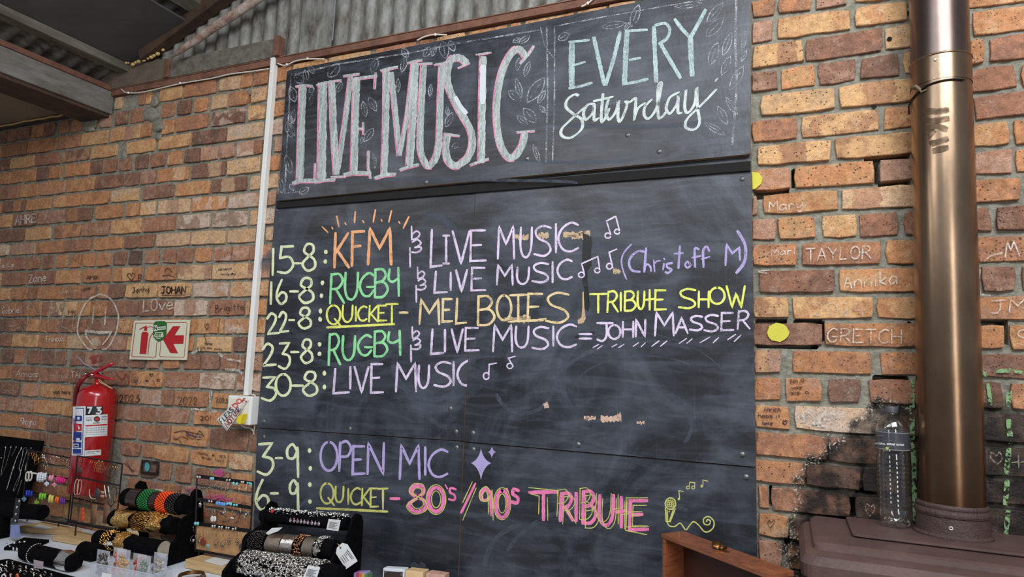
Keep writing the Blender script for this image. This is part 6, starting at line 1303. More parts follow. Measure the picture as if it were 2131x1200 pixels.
item('earring', 'tiny bright studs near the middle of the top bar', 'earring', 'earrings on the bead rack', M_SIL, lambda m_: [m_.ball(W3(x, y, yh), 1.8*SCL, 6) for x, y in [(111,949),(118,950),(121,952),(124,951)]])
item('earring', 'silver sputnik style earrings at the right end of the top bar', 'earring', 'earrings on the bead rack', M_SIL, lambda m_: [m_.ball(W3(x, y, yh), 1.6*SCL, 6) for x, y in [(140,957),(148,956),(151,961),(139,962),(144,970),(150,972)]]+[m_.torus(W3(145,961,yh), 6*SCL, .0008, (.4, 1, 0), 12, 4)])
item('hair_clip', 'slim gold stick clip near the right post of the bead rack', 'hair clip', 'earrings on the bead rack', M_GLD, lambda m_: m_.tube([W3(130,976,yh), W3(142,967,yh)], .0022, 6))
def pearl(m_):
    for k, (dx, dy) in enumerate([(0,0),(6,-1)]):
        c = W3(57+dx, 991+dy, yh)
        for i in range(20):
            a = 2*math.pi*i/20; m_.ball(c+Vector((math.cos(a)*9*SCL*.95, math.cos(a)*-.004, math.sin(a)*9.5*SCL)), 1.8*SCL, 6)
    for i in range(6): m_.ball(W3(64+i*2.3, 983+i*.4, yh), 1.9*SCL, 6)
item('bracelet', 'white pearl bead bracelets hanging on the middle bar', 'bracelet', 'bead bracelets on the rack', pm('pearl', S(222, 214, 206)), pearl)
BT = [('white bead hair ties bunched on the middle bar', S(220, 222, 234), [(80,992,7,3),(85,992,8,3),(90,993,7,3),(95,991,6,2.6)]),
 ('pale pink bead hair tie beside the white ones', S(232, 150, 180), [(104,994,4,2.6),(108,995,4,2.6),(110,993,3,2.4)]),
 ('magenta bead hair ties at the right of the middle bar', S(214, 30, 130), [(119,997,5,2.4),(123,998,5,2.4),(127,999,5,2.4),(131,999,4.5,2.2),(135,1000,3.5,2)]),
 ('royal blue bead hair ties on the lower bar', S(38, 60, 180), [(56,1026,5,2.4),(61,1026,5,2.4),(66,1027,4,2.2)]),
 ('lime and green bead hair ties on the lower bar', S(130, 200, 60), [(84,1032,5,2.6),(89,1033,5,2.6),(94,1032,4,2.4)]),
 ('pale yellow bead hair tie on the lower bar', S(220, 214, 110), [(104,1037,6,3),(109,1038,5,3)]),
 ('orange bead hair tie on the lower bar', S(236, 110, 40), [(117,1039,4.5,2.4),(121,1040,4.5,2.4)]),
 ('purple bead hair ties at the right end of the lower bar', S(110, 50, 150), [(127,1041,5,2.4),(131,1042,4.6,2.3),(135,1042,4,2)])]
for i, (lab_, c, L_) in enumerate(BT):
    item('hair_tie', lab_, 'hair tie', 'bead hair ties on the rack', pm('bead%d' % i, c), lambda m_, L_=L_: [beads_tie(x, y, R, r, yh)(m_) for x, y, R, r in L_])
for lab_, c, x, y in [('white daisy drop earring below the middle bar', S(216, 214, 236), 97, 1006), ('pale pink drop pair below the middle bar', S(222, 140, 160), 113, 1008), ('lime green drop under the lower bar', S(130, 190, 50), 76, 1045), ('dusty blue ball drop under the lower bar', S(110, 150, 176), 50, 1038)]:
    item('earring', lab_, 'earring', 'earrings on the bead rack', pm(lab_[:9].replace(' ', '_'), c), lambda m_: [m_.ball(W3(x+dx, y+dy, yh), 3*SCL, 7, (1, .5, 1.1)) for dx, dy in [(0,-2),(3,0),(-3,0),(0,3)]]+[m_.tube([W3(x, y-3, yh), W3(x, y-8, yh)], .0007, 4)])
# second rack
yi = yB-.011
def disc(cx, cy, rx, rz, yy, th=.0012):
    def f(m_):
        c = W3(cx, cy, yy); n = 18; rim = [c+Vector((math.cos(2*math.pi*i/n)*rx*SCL, -.002+.3*math.cos(2*math.pi*i/n)*rx*SCL*-.2, math.sin(2*math.pi*i/n)*rz*SCL)) for i in range(n)]
        m_.hexa([p+Vector((0, th, 0)) for p in rim], rim); m_.tube([c+Vector((0,0,rz*SCL)), c+Vector((0,0,(rz+5)*SCL))], .0007, 4)
    return f
M_BRN = mat('brown_resin', S(92, 58, 50), .35, noise_s=60); M_TEA = mat('tea_card', S(126, 88, 66), .7, noise_s=40)
item('earring', 'dark brown round disc earring at the top left of the second rack', 'earring', 'brown earrings on the second rack', M_BRN, disc(167, 978, 8, 8, yi))
def flower(m_):
    for x, y in [(203,970),(211,972)]:
        c = W3(x, y, yi)
        for k in range(6): m_.torus(c+Vector((math.cos(k*1.047)*7*SCL, -.002, math.sin(k*1.047)*7*SCL)), 4*SCL, .001, (0, 1, 0), 10, 4)
    for x, y in [(206,959),(213,960)]: m_.ball(W3(x, y, yi), 2.4*SCL, 7)
item('earring', 'pair of gold filigree flower earrings on the top bar', 'earring', 'brown earrings on the second rack', mat('dull_gold', S(178, 132, 92), .4, metal=.7), flower)
def ovals(cx, cy, m_): m_.torus(W3(cx, cy, yi), 13*SCL, .0022, (1, .5, 0), 20, 5)
item('earring', 'large brown oval hoop pair under the top bar', 'earring', 'brown earrings on the second rack', M_BRN, lambda m_: [ovals(226, 979, m_), ovals(232, 980, m_)])
item('earring', 'row of small gold hoops at the right of the top bar', 'earring', 'brown earrings on the second rack', M_GLD, lambda m_: [m_.torus(W3(x, y, yi), 4.5*SCL, .0009, (1, .6, 0), 12, 4) for x, y in [(226,969),(232,970),(238,971),(243,972),(168,958),(190,961),(199,963)]])
item('earring', 'tall narrow teardrop earrings at the left of the middle bar', 'earring', 'brown earrings on the second rack', M_CRM, lambda m_: [m_.torus(W3(159, 1013, yi), 16*SCL, .0016, (1, .15, 0), 16, 4, squash=.3), m_.torus(W3(165, 1013, yi), 15*SCL, .0014, (1, .15, 0), 16, 4, squash=.3)])
item('earring', 'cream crescent earring on the middle bar', 'earring', 'brown earrings on the second rack', M_CRM, lambda m_: m_.torus(W3(195, 1024, yi), 13*SCL, .0018, (0, 1, 0), 16, 5, a0=1.6, a1=4.3))
item('earring', 'dark round disc earring on the middle bar', 'earring', 'brown earrings on the second rack', mat('smoky_disc', S(66, 58, 60), .4), disc(203, 1026, 8, 11, yi))
item('earring', 'pair of long white bar earrings on the middle bar', 'earring', 'brown earrings on the second rack', pm('white_bar', S(224, 216, 214)), lambda m_: [m_.tube([W3(217,1009,yi), W3(221,1034,yi)], .0022, 6), m_.tube([W3(225,1011,yi), W3(229,1036,yi)], .0022, 6)])
item('earring', 'striped pink and brown card earring beside the white bars', 'earring', 'brown earrings on the second rack', mat('pink_stripe', S(190, 130, 110), .5), lambda m_: [m_.box(W3(206,y+4,yi), W3(217,y,yi)+Vector((0,.001,0))) for y in (1022, 1030)])
item('earring', 'big brown oval hoops at the right of the middle bar', 'earring', 'brown earrings on the second rack', M_BRN, lambda m_: [m_.torus(W3(234, 1032, yi), 18*SCL, .0018, (1, .6, 0), 18, 5), m_.torus(W3(242, 1030, yi), 14*SCL, .0016, (1, .6, 0), 18, 5)])
item('earring', 'long orange drop earring on the lower bar', 'earring', 'brown earrings on the second rack', mat('orange_resin', S(190, 74, 36), .4), lambda m_: [m_.ball(W3(172, 1060+k*9, yi), (5+k)*SCL, 8, (1.1, .35, 1)) for k in range(3)])
item('earring', 'brown rectangular card earrings on the lower bar', 'earring', 'brown earrings on the second rack', M_TEA, lambda m_: [m_.box(W3(x, 1088, yi), W3(x+16, 1050, yi)+Vector((0,.0008,0))) for x in (187, 213)])
item('earring', 'silvery fringe earrings at the left of the lower bar', 'earring', 'brown earrings on the second rack', M_SLD, lambda m_: [m_.torus(W3(x, 1042, yi), 3*SCL, .0008, (.6, 1, 0), 10, 4) for x in (153, 158, 163, 176, 190, 200, 231)])
# third rack
yj = yC-.010
grp = 'silver and turquoise earrings'
M_TUR = pm('turquoise', S(120, 196, 206), .25); M_PBL = pm('sky_blue', S(100, 150, 214), .25); z7 = lambda x, y: (380+x/5.22, 970+y/5.22)
def at7(x, y, d=0.): q = z7(x, y); return on(q[0], q[1], 1, yj-d)
def studs(lab_, pts, r, mt): item('earring', lab_, 'earring', grp, mt, lambda m_: [m_.ball(at7(*p), r*SCL, 7, (1, .6, 1)) for p in pts])
studs('pale pearl studs at the left end of the top bar', [(162,112),(188,115)], 2.2, pm('pearl', S(222, 214, 206))); studs('turquoise ball pair on the top bar', [(308,133),(330,133)], 3.2, M_TUR)
studs('turquoise ball pair right of centre on the top bar', [(552,185),(590,190)], 3, M_TUR); studs('small turquoise chips at the right end of the top bar', [(705,180),(728,182),(745,190),(742,205)], 2.2, M_TUR); studs('silver dolphin studs on the top bar', [(480,150),(510,150),(640,170),(660,172)], 2.6, M_SIL)
studs('sky blue heart pair on the middle bar', [(375,400),(398,402),(428,408),(452,412)], 4, M_PBL); studs('turquoise feather studs on the middle bar', [(485,405),(510,402),(525,410)], 3, M_TUR); studs('turquoise ball pair at the right of the middle bar', [(560,418),(588,420)], 2.6, M_TUR); studs('pearl stud pair at the left of the middle bar', [(288,376),(315,380)], 2, pm('pearl', S(222, 214, 206)))
studs('turquoise ball pair at the left of the lower bar', [(138,620),(165,620)], 3.4, M_TUR); studs('silver flower studs on the lower bar', [(395,660),(425,662),(322,650),(348,650)], 3, M_SIL); studs('silver star studs on the lower bar', [(475,665),(500,670),(545,680),(575,675)], 2.6, M_SIL)
def drop(lab_, x, y0, y1, kind, mt, r=3.):
    def f(m_):
        m_.tube([at7(x, y0), at7(x+4, (y0+y1)/2)], .0006, 4)
        c = at7(x, y1)
        if kind == 'ring': m_.torus(c, r*SCL*1.3, .0009, (.3, 1, 0), 14, 4); m_.ball(c, r*SCL*.5, 6)
        if kind == 'tear': m_.torus(c, r*SCL*1.6, .001, (0, 1, 0), 14, 4, squash=.55); m_.ball(c-Vector((0,0,r*SCL*.8)), r*SCL*.7, 7, (.8, .5, 1))
        if kind == 'disc': m_.ball(c, r*SCL*1.5, 10, (.9, .25, 1.1))
        if kind == 'fringe':
            for k in range(5): m_.tube([c+Vector(((k-2)*.003, 0, .006)), c+Vector(((k-2)*.0036, 0, -.012))], .0008, 4)
        if kind == 'bar': m_.tube([at7(x, y0+20), at7(x+4, y1)], .0016, 5)
    item('earring', lab_, 'earring', grp, mt, f)
for k, (x, c_) in enumerate([(210,'smoky'),(240,'smoky'),(285,'clear')]): drop('%s silver filigree drop on the top bar, %s from the left' % (c_, ORD[k]), x, 150, 215, 'tear', M_SLD, 4)
for k, x in enumerate([350, 390, 430, 470]): drop('smoky grey hoop drop under the top bar, %s of four' % ORD[k], x, 150, 215+k*12, 'ring', M_SLD, 4.5)
for k, x in enumerate([612, 690]): drop('%s curled silver bar drop at the right of the top bar' % ['left', 'right'][k], x, 200, 285, 'bar', M_SIL)
drop('silver leaf pair at the left end of the middle bar', 190, 380, 412, 'fringe', M_SIL); drop('white shell disc pair under the middle bar', 320, 470, 570, 'disc', pm('shell', S(216, 210, 200)), 3.4); drop('white shell disc beside its twin', 348, 470, 570, 'disc', pm('shell', S(216, 210, 200)), 3.2)
drop('reddish tassel earring under the middle bar', 262, 450, 530, 'fringe', mat('red_tassel', S(140, 66, 50), .8)); drop('silver crescent drop with white stones', 450, 440, 500, 'ring', M_SIL, 4); drop('silver chandelier drop with pearl beads', 538, 470, 565, 'fringe', M_SIL); drop('slim silver hook earring under the middle bar', 625, 450, 510, 'bar', M_SIL); drop('pale silver oval hoop at the right of the middle bar', 690, 470, 520, 'ring', M_SIL, 6)
drop('silver feather hanging outside the left post', 115, 640, 780, 'tear', M_SIL, 5)
for k, (x, y, kd, mt, nm) in enumerate([(185,795,'tear',M_SLD,'dark teardrop'),(222,815,'disc',mat('red_stone', S(130, 50, 40), .4),'red stone disc'),(275,860,'fringe',M_TUR,'turquoise fringe'),(362,825,'tear',M_SLD,'slim dark marquise'),(438,840,'tear',M_SLD,'wide dark marquise'),(503,815,'ring',M_SLD,'round stone-set silver'),(590,820,'ring',M_SLD,'large filigree ring'),(640,880,'disc',M_SLD,'dark plain disc'),(690,870,'fringe',M_SLD,'black patterned')]):
    drop('%s drop on the lower bar over the brown card' % nm, x, 700, y, kd, mt, 4.5)
MB().poly([at7(*p, -.012) for p in [(148,640),(722,712),(725,1000),(148,900)]]).build('backing_card', M_KRF, rkC, label='brown card behind the lowest row')
cz = T+.0352; ncd = MB().poly([on(*z7(x, y), 2, cz) for x, y in [(225,1030),(370,975),(560,1015),(430,1082)]]).build('price_card', M_TAG); tag(ncd, 'white printed card lying on the pine base of the silver earring rack', 'card')
ncd = MB().poly([on(x, y, 2, T+.0232) for x, y in [(62,1097),(82,1090),(112,1098),(90,1101)]]).build('price_card', M_TAG); tag(ncd, 'white printed card lying on the pine base at far left', 'card')

# ---------- bracelet stands
def stand(lab_, XL_, XR_, bars, prof, grp_=None):
    s_ = thing('bracelet_stand', lab_, 'bracelet stand', ((XL_+XR_)/2, bars[-1][0].y, T))
    for X in (XL_, XR_):
        a = [Vector((X-.007, y, z)) for y, z in prof]; b_ = [Vector((X+.007, y, z)) for y, z in prof]
        MB().hexa(a, b_).build('side_panel', M_VEL, s_, bevel=.002)
    for a, b_, r in bars:
        m_ = MB(); m_.tube([a, a+(b_-a)*.015, b_-(b_-a)*.015, b_], [r*.9, r, r, r*.9], 26); m_.build('roll', M_VEL, s_, smooth=False, bevel=0)
        for q in m_.v[:0]: pass
    return s_
f_t = (W3(262,1033,-.155), W3(392,1051,-.155), .038); f_m = (W3(236,1077,-.207), W3(366,1094,-.207), .0345); f_l = (W3(203,1118,-.264), W3(341,1142,-.264), .0325)
XP = -2.345
profF = [(-.31, T), (-.06, T), (-.09, 1.0), (-.105, 1.035), (-.13, 1.045), (-.15, 1.03), (-.152, .945), (-.19, .93), (-.205, .91), (-.205, .855), (-.24, .84), (-.245, .79), (-.30, .775)]
stand('black velvet three-tier bracelet stand with gold cuffs and bright bead bangles', f_t[0].x+.05, XP, [f_t, f_m, f_l], profF)
def ringdir(b_): d = (b_[1]-b_[0]).normalized(); u = Vector((0, 0, 1)); u = (u-d*u.dot(d)).normalized(); return d, u, d.cross(u)
def posx(b_, px):    # point on the roll axis under photo column px
    off_ = Vector((0, -.75, .6))*b_[2]; best = min((abs(proj(b_[0]+(b_[1]-b_[0])*t/200+off_)[0]-px), t/200) for t in range(-10, 211)); return b_[0]+(b_[1]-b_[0])*best[1]
def band_beads(m_, b_, p0, p1, rr, extra=.003, rows=None, jit=0., full=True):
    d, u, w = ringdir(b_); a, e = posx(b_, p0), posx(b_, p1); L_ = (e-a).length; R = b_[2]+extra; rows = rows or max(1, int(L_/(rr*1.9))); n = int(2*math.pi*R/(rr*2.15))
    for i in range(rows):
        c = a+d*L_*((i+.5)/rows)
        for k in range(n):
            an = 2*math.pi*(k+.5*(i % 2))/n
            if (u*math.cos(an)+w*math.sin(an)).y > .5: continue
            m_.ball(c+(u*math.cos(an)+w*math.sin(an))*R+Vector([random.uniform(-jit, jit) for _ in range(3)]), rr, 5)
def cuff(m_, b_, p0, p1, extra=.003, wav=.0, nseg=40, gap=0.):
    d, u, w = ringdir(b_); a, e = posx(b_, p0), posx(b_, p1); R = b_[2]+extra; prof_ = 9; vs = []
    for i in range(prof_):
        t = i/(prof_-1)
        for k in range(nseg):
            an = 2*math.pi*k/nseg; r_ = R*(1+wav*math.sin(t*9+an*4)+wav*.6*math.sin(an*11-t*5)); edge = .006*wav*30*math.sin(an*5)*(2*t-1)
            vs.append(a+(e-a)*t+d*edge+(u*math.cos(an)+w*math.sin(an))*r_)
    m_.add(vs, [(i*nseg+k, i*nseg+(k+1) % nseg, (i+1)*nseg+(k+1) % nseg, (i+1)*nseg+k) for i in range(prof_-1) for k in range(nseg)])
def jumble(m_, b_, p0, p1, n, rr, th, ex=.004, ang=(-1.9, 1.0), leafy=False):
    d, u, w = ringdir(b_); a, e = posx(b_, p0), posx(b_, p1)
    if w.y > 0: w = -w
    for _ in range(n):
        t = random.random(); an = random.uniform(*ang); nrm_ = u*math.cos(an)-w*math.sin(an); c = a+(e-a)*t+nrm_*(b_[2]+ex+random.uniform(0, th))
        if leafy:
            q = Vector([random.gauss(0, 1) for _ in range(3)]).normalized(); s1 = q.cross(nrm_).normalized(); s2 = s1.cross(q).normalized(); L_ = rr*random.uniform(1.2, 2.4)
            m_.add([c-s1*L_, c+s2*L_*.4, c+s1*L_, c-s2*L_*.4, c+q*L_*.25], [(0,1,4),(1,2,4),(2,3,4),(3,0,4),(3,2,1,0)])
        else: m_.ball(c, rr*random.uniform(.6, 1.2), 5)
def brac(lab_, mt, fn, name='bracelet', grp_='bracelets on the gold stand', cat='bracelet'): item(name, lab_, cat, grp_, mt, fn)
brac('emerald green bead cuff on the top roll', pm('emerald', S(24, 112, 52), .35), lambda m_: band_beads(m_, f_t, 291, 313, .0046))
brac('bright orange bead cuff on the top roll', pm('neon_orange', S(250, 84, 22), .35), lambda m_: band_beads(m_, f_t, 327, 348, .0046))
brac('black bead cuff beside the orange one', pm('jet', S(30, 24, 26), .3), lambda m_: band_beads(m_, f_t, 350, 368, .0046))
brac('clear-wrapped brown bangle at the left end of the top roll', mat('brown_clear', S(48, 34, 32), .15), lambda m_: cuff(m_, f_t, 266, 288, .004))
brac('dark wrapped bangle between the green and orange cuffs', mat('brown_clear', S(48, 34, 32), .15), lambda m_: cuff(m_, f_t, 314, 326, .003))
M_GLD2 = mat('gold_bumpy', S(240, 196, 120), .28, metal=1., bump=.007, bscale=130)
brac('wide wavy gold cuff at the left of the middle roll', M_GLD2, lambda m_: cuff(m_, f_m, 238, 272, .004, .035))
def lattice(m_, b_, p0, p1, n=9, k=26, ex=.004, r=.0011):
    d, u, w = ringdir(b_); a, e = posx(b_, p0), posx(b_, p1); R = b_[2]+ex
    for s_ in (1, -1):
        for j in range(k):
            pts = []
            for i in range(n):
                t = i/(n-1); an = 2*math.pi*(j/k)+s_*t*.9; pts.append(a+(e-a)*t+(u*math.cos(an)+w*math.sin(an))*(R+.001*math.sin(t*12)))
            m_.tube(pts, r, 4)
brac('gold lattice cuff in the middle of the middle roll', M_GLD, lambda m_: (lattice(m_, f_m, 276, 309), jumble(m_, f_m, 278, 308, 170, .003, .004, .002, (-1.6, 1.0), True)))
brac('chunky gold leaf cuff at the right of the middle roll', M_GLD2, lambda m_: (cuff(m_, f_m, 312, 338, .004, .05), jumble(m_, f_m, 311, 340, 120, .0042, .006, .005, (-1.6, 1.0), True)))
brac('gold bead bracelet at the left end of the front roll', M_GLD, lambda m_: band_beads(m_, f_l, 213, 232, .0042, .003, jit=.002))
brac('gold scale cuff on the front roll', M_GLD2, lambda m_: (cuff(m_, f_l, 240, 262, .003, .03), jumble(m_, f_l, 240, 262, 90, .0035, .004, .004, (-1.6, 1.0), True)))
d, u, w = ringdir(f_l); m_ = MB(); m_.lathe([(.001, .0), (.031, .0), (.031, .0015), (.001, .0015)], f_l[1]+d*.001, 26, d); tag(m_.build('end_disc', mat('pale_wood_disc', S(176, 166, 150), .6, noise_s=50)), 'pale round disc on the near end of the front black roll', 'disc')
def tagcard(lab_, pts, y, mt=None, lines=0, th=.0008, cat='tag', hole=None):
    P_ = [on(*p, 1, y) if not callable(y) else y(*p) for p in pts]
    m_ = MB().hexa([p+Vector((0, th, 0)) for p in P_], P_); o = m_.build('paper_tag', mt or M_TAG); tag(o, lab_, cat)
    if lines:
        a, b_, c, e = [on(*p, 1, y-.0006) for p in (pts[:4])]; q = MB()
        for i in range(lines):
            t = .28+.6*i/lines; l0, l1 = a.lerp(e, t), b_.lerp(c, t); l0, l1 = l0.lerp(l1, .14), l0.lerp(l1, .86-.12*(i % 3)); h = (e-a)*.022; q.poly([l0-h, l1-h, l1+h, l0+h])
        q.build('small_print', M_INKG, o)
    return o
tagcard('cream heart-shaped tag hanging below the gold cuffs', [(263,1098),(268,1094),(276,1095),(284,1101),(289,1110),(288,1115),(278,1110),(264,1104)], -.23, M_CRM)
tagcard('brown heart tag behind the front roll', [(317,1117),(324,1112),(331,1115),(337,1123),(316,1120)], -.20, M_KRF); tagcard('white tag under the front gold bead bracelet', [(212,1134),(217,1127),(230,1126),(234,1134)], -.30)
tagcard('white sticker on the top roll at left', [(275,1038),(283,1018),(286,1019),(283,1028),(280,1041)], -.145); tagcard('white label between green and orange cuffs', [(320,1021),(322,1017),(339,1019),(338,1023)], -.13); tagcard('white label on the black bead cuff', [(362,1027),(364,1024),(383,1026),(380,1030)], -.13)

# second stand with silver bracelets, nearer the middle
s_t = (W3(547,1072,-.12), W3(724,1089,-.12), .026); s_m = (W3(516,1126,-.20), W3(700,1144,-.20), .036); s_l = (W3(498,1170,-.285), W3(712,1200,-.285), .038)
XG = W3(722, 1120, -.16).x
profG = [(-.34, T), (-.07, T), (-.07, 1.0), (-.085, 1.025), (-.11, 1.035), (-.135, 1.02), (-.15, .985), (-.16, .95), (-.22, .93), (-.245, .90), (-.25, .87), (-.30, .85), (-.335, .82)]
stand('black velvet bracelet stand with silver bracelets below the 6-9 date', W3(563, 1120, -.1).x, XG, [s_t, s_m, s_l], profG)
sg = 'bracelets on the silver stand'
brac('row of faceted silver crystals along the top roll', M_SIL, lambda m_: (jumble(m_, s_t, 552, 722, 190, .0042, .006, .002, (-.5, .5)), jumble(m_, s_t, 552, 722, 80, .004, .004, .002, (-.9, .6), True)), grp_=sg)
brac('small red enamel bead among the top crystals', pm('red_enamel', S(200, 50, 60)), lambda m_: m_.ball(posx(s_t, 566)+Vector((0, -.02, .024)), .007, 8), grp_=sg, name='bead', cat='bead')
def pear(m_):
    for i in range(9):
        c = posx(s_t, 608+i*7.3)+Vector((0, -.027, -.002-.0003*i)); m_.torus(c, .0058, .0016, (.2, 1, 0), 10, 5); m_.ball(c, .0028, 6); m_.ball(c+Vector((0, 0, .009)), .002, 5)
brac('line of nine oval crystal links on the top roll', pm('crystal_pink', S(206, 184, 194), .1, metal=.6), pear, grp_=sg)
brac('pink stone set among the oval crystal links', pm('hot_pink', S(214, 70, 110)), lambda m_: m_.ball(posx(s_t, 616)+Vector((0, -.029, .006)), .0038, 7), grp_=sg, name='bead', cat='bead')
brac('fuzzy black bead cuff at the left end of the middle roll', pm('jet', S(30, 24, 26)), lambda m_: band_beads(m_, s_m, 521, 552, .0036, .006, jit=.002), grp_=sg)
M_SB = mat('engraved_silver', S(176, 160, 146), .22, metal=1., bump=.0022, bscale=420)
brac('engraved silver cuff with a round swirl', M_SB, lambda m_: cuff(m_, s_m, 555, 585, .004, .008), grp_=sg)
brac('bright fluted silver cuff next to the swirl cuff', mat('bright_silver', S(214, 206, 200), .14, metal=1., bump=.003, bscale=160, stretch=(4, .3, .3)), lambda m_: cuff(m_, s_m, 587, 612, .005, .006), grp_=sg)
brac('coppery knotted bracelet between two silver cuffs', mat('rose_metal', S(188, 140, 108), .25, metal=1.), lambda m_: jumble(m_, s_m, 613, 630, 160, .0035, .004, .003, (-2.2, 1.2)), grp_=sg)
brac('dark patterned silver cuff on the middle roll', M_SLD if False else mat('antique_silver', S(150, 138, 126), .28, metal=1., bump=.0025, bscale=520), lambda m_: cuff(m_, s_m, 632, 654, .004, .006), grp_=sg)
brac('crinkled silver cuff at the right of the middle roll', M_SIL, lambda m_: (jumble(m_, s_m, 656, 672, 130, .004, .006, .003, (-1.6, 1.0), True), cuff(m_, s_m, 658, 664, .003, .03)), grp_=sg)
brac('mass of small silver leaves wrapping the front roll', mat('leaf_silver', S(230, 226, 220), .25, metal=1.), lambda m_: jumble(m_, s_l, 500, 665, 1500, .0052, .010, .001, (-2.1, 1.0), True), grp_=sg)
tagcard('square white price tag on the right of the top roll', [(684,1079),(709,1082),(704,1105),(679,1101)], -.152, lines=7)
tagcard('white tag lying on the silver cuffs at left', [(553,1109),(566,1098),(588,1097),(578,1105),(558,1112)], -.245)
o = tagcard('large white hang tag with a punched hole on the right side of the silver stand', [(701,1139),(712,1129),(723,1132),(744,1167),(720,1184),(699,1151)], -.265)
q = MB()
for a, b_ in [((709,1159),(717,1171)),((712,1155),(721,1169)),((716,1153),(725,1166)),((720,1147),(733,1163)),((723,1144),(736,1162)),((722,1143),(725,1148)),((718,1150),(722,1155))]: ribbon(q, [a, b_], 1.2, un(-.2658), jit=0)
q.build('small_print', mat('ink_black', S(24, 26, 24)), o)
MB().lathe([(.0005, 0), (.0032, 0), (.0032, .0005), (.0005, .0005)], on(708.5, 1139, 1, -.266), 12, (0, -1, 0)).build('eyelet', M_LK, o)
MB().tube([on(702, 1131, 1, -.25), on(705, 1133, 1, -.266), on(708, 1138, 1, -.268)], .0012, 5).build('string', mat('twine', S(190, 160, 120)), o)
tagcard('white price tag at the lower right of the leaf bracelet', [(641,1176),(666,1180),(658,1206),(630,1202)], -.335, lines=8)
# ---------- rolls on the table in front
def roll(lab_, a, b_, r):
    m_ = MB(); a, b_ = Vector(a), Vector(b_); m_.tube([a, a+(b_-a)*.03, b_-(b_-a)*.03, b_], [r*.86, r, r, r*.86], 26); return tag(m_.build('bracelet_roll', M_VEL, smooth=False), lab_, 'bracelet roll')
rr = .034; ra = on(53, 1146, 2, T+rr); rb = on(158, 1170, 2, T+rr)
roll('black velvet roll lying on the white cloth with a silver cuff on it', ra, rb, rr); R1 = (ra, rb, rr)
rc_ = on(172, 1143, 2, T+rr); roll('short black velvet roll behind the silver cuff', rc_, rc_+(rb-ra).normalized()*.1, rr)
brac('wide ribbed silver cuff on the black roll lying on the table', mat('ribbed_silver', S(232, 226, 216), .22, metal=1., bump=.002, bscale=60, stretch=(.5, .5, 4)), lambda m_: cuff(m_, R1, 120, 141, .004, .02), grp_='bracelets lying on the table')
brac('thin crystal bangle near the far end of the black roll', M_SIL, lambda m_: band_beads(m_, R1, 60, 64, .0032, .002, rows=1), grp_='bracelets lying on the table')
# coil bracelets at the lower edge
cc = on(398, 1203, 2, T+.01); item('bracelet', 'brown and gold coil bracelet lying on the cloth at the lower edge', 'bracelet', 'bracelets lying on the table', mat('bronze_coil', S(130, 92, 56), .3, metal=.9), lambda m_: [m_.torus(cc+Vector((0, 0, .002+k*.0045)), .05-.002*k, .0022, (0, 0, 1), 30, 5) for k in range(4)])
# clear box with bagged earrings
C0, C1 = on(186, 1206, 2, T), on(314, 1232, 2, T)
M_CLR = bpy.data.materials.new('clear_film'); M_CLR.use_nodes = True; nt = M_CLR.node_tree; nt.nodes.clear()
o_ = nt.nodes.new('ShaderNodeOutputMaterial'); tr = nt.nodes.new('ShaderNodeBsdfTransparent'); gl = nt.nodes.new('ShaderNodeBsdfPrincipled'); gl.inputs['Base Color'].default_value = S(214, 218, 228); gl.inputs['Roughness'].default_value = .18; mxs = nt.nodes.new('ShaderNodeMixShader'); mxs.inputs[0].default_value = .3
nt.links.new(tr.outputs[0], mxs.inputs[1]); nt.links.new(gl.outputs[0], mxs.inputs[2]); nt.links.new(mxs.outputs[0], o_.inputs[0])
cbx = thing('plastic_box', 'clear plastic box packed with bagged earrings on the white cloth', 'box', (C0+C1)/2)
hx_, hz = (C1-C0), Vector((0, 0, .062)); dpt = Vector((.0, .085, 0))
def wallp(a, b_, nm='wall_panel'): MB().hexa([a, b_, b_+Vector((0, .0015, 0)), a+Vector((0, .0015, 0))], [p+hz for p in (a, b_, b_+Vector((0, .0015, 0)), a+Vector((0, .0015, 0)))]).build(nm, M_CLR, cbx)
wallp(C0, C1); wallp(C0+dpt, C1+dpt)
for a in (C0, C1): MB().hexa([a, a+dpt, a+dpt+Vector((.0015, 0, 0)), a+Vector((.0015, 0, 0))], [p+hz for p in (a, a+dpt, a+dpt+Vector((.0015, 0, 0)), a+Vector((.0015, 0, 0)))]).build('wall_panel', M_CLR, cbx)
MB().tube([C0+hz, C1+hz, C1+hz+dpt, C0+hz+dpt], .002, 6, closed=True).build('rim', mat('frosted_rim', S(196, 202, 214), .3, alpha=.7), cbx)
cols = [('dark beads', S(70, 56, 52)), ('coral beads', S(196, 84, 72)), ('gold beads', S(180, 140, 96)), ('red beads', S(180, 60, 60)), ('grey green beads', S(120, 134, 124)), ('silver beads', S(160, 160, 160))]
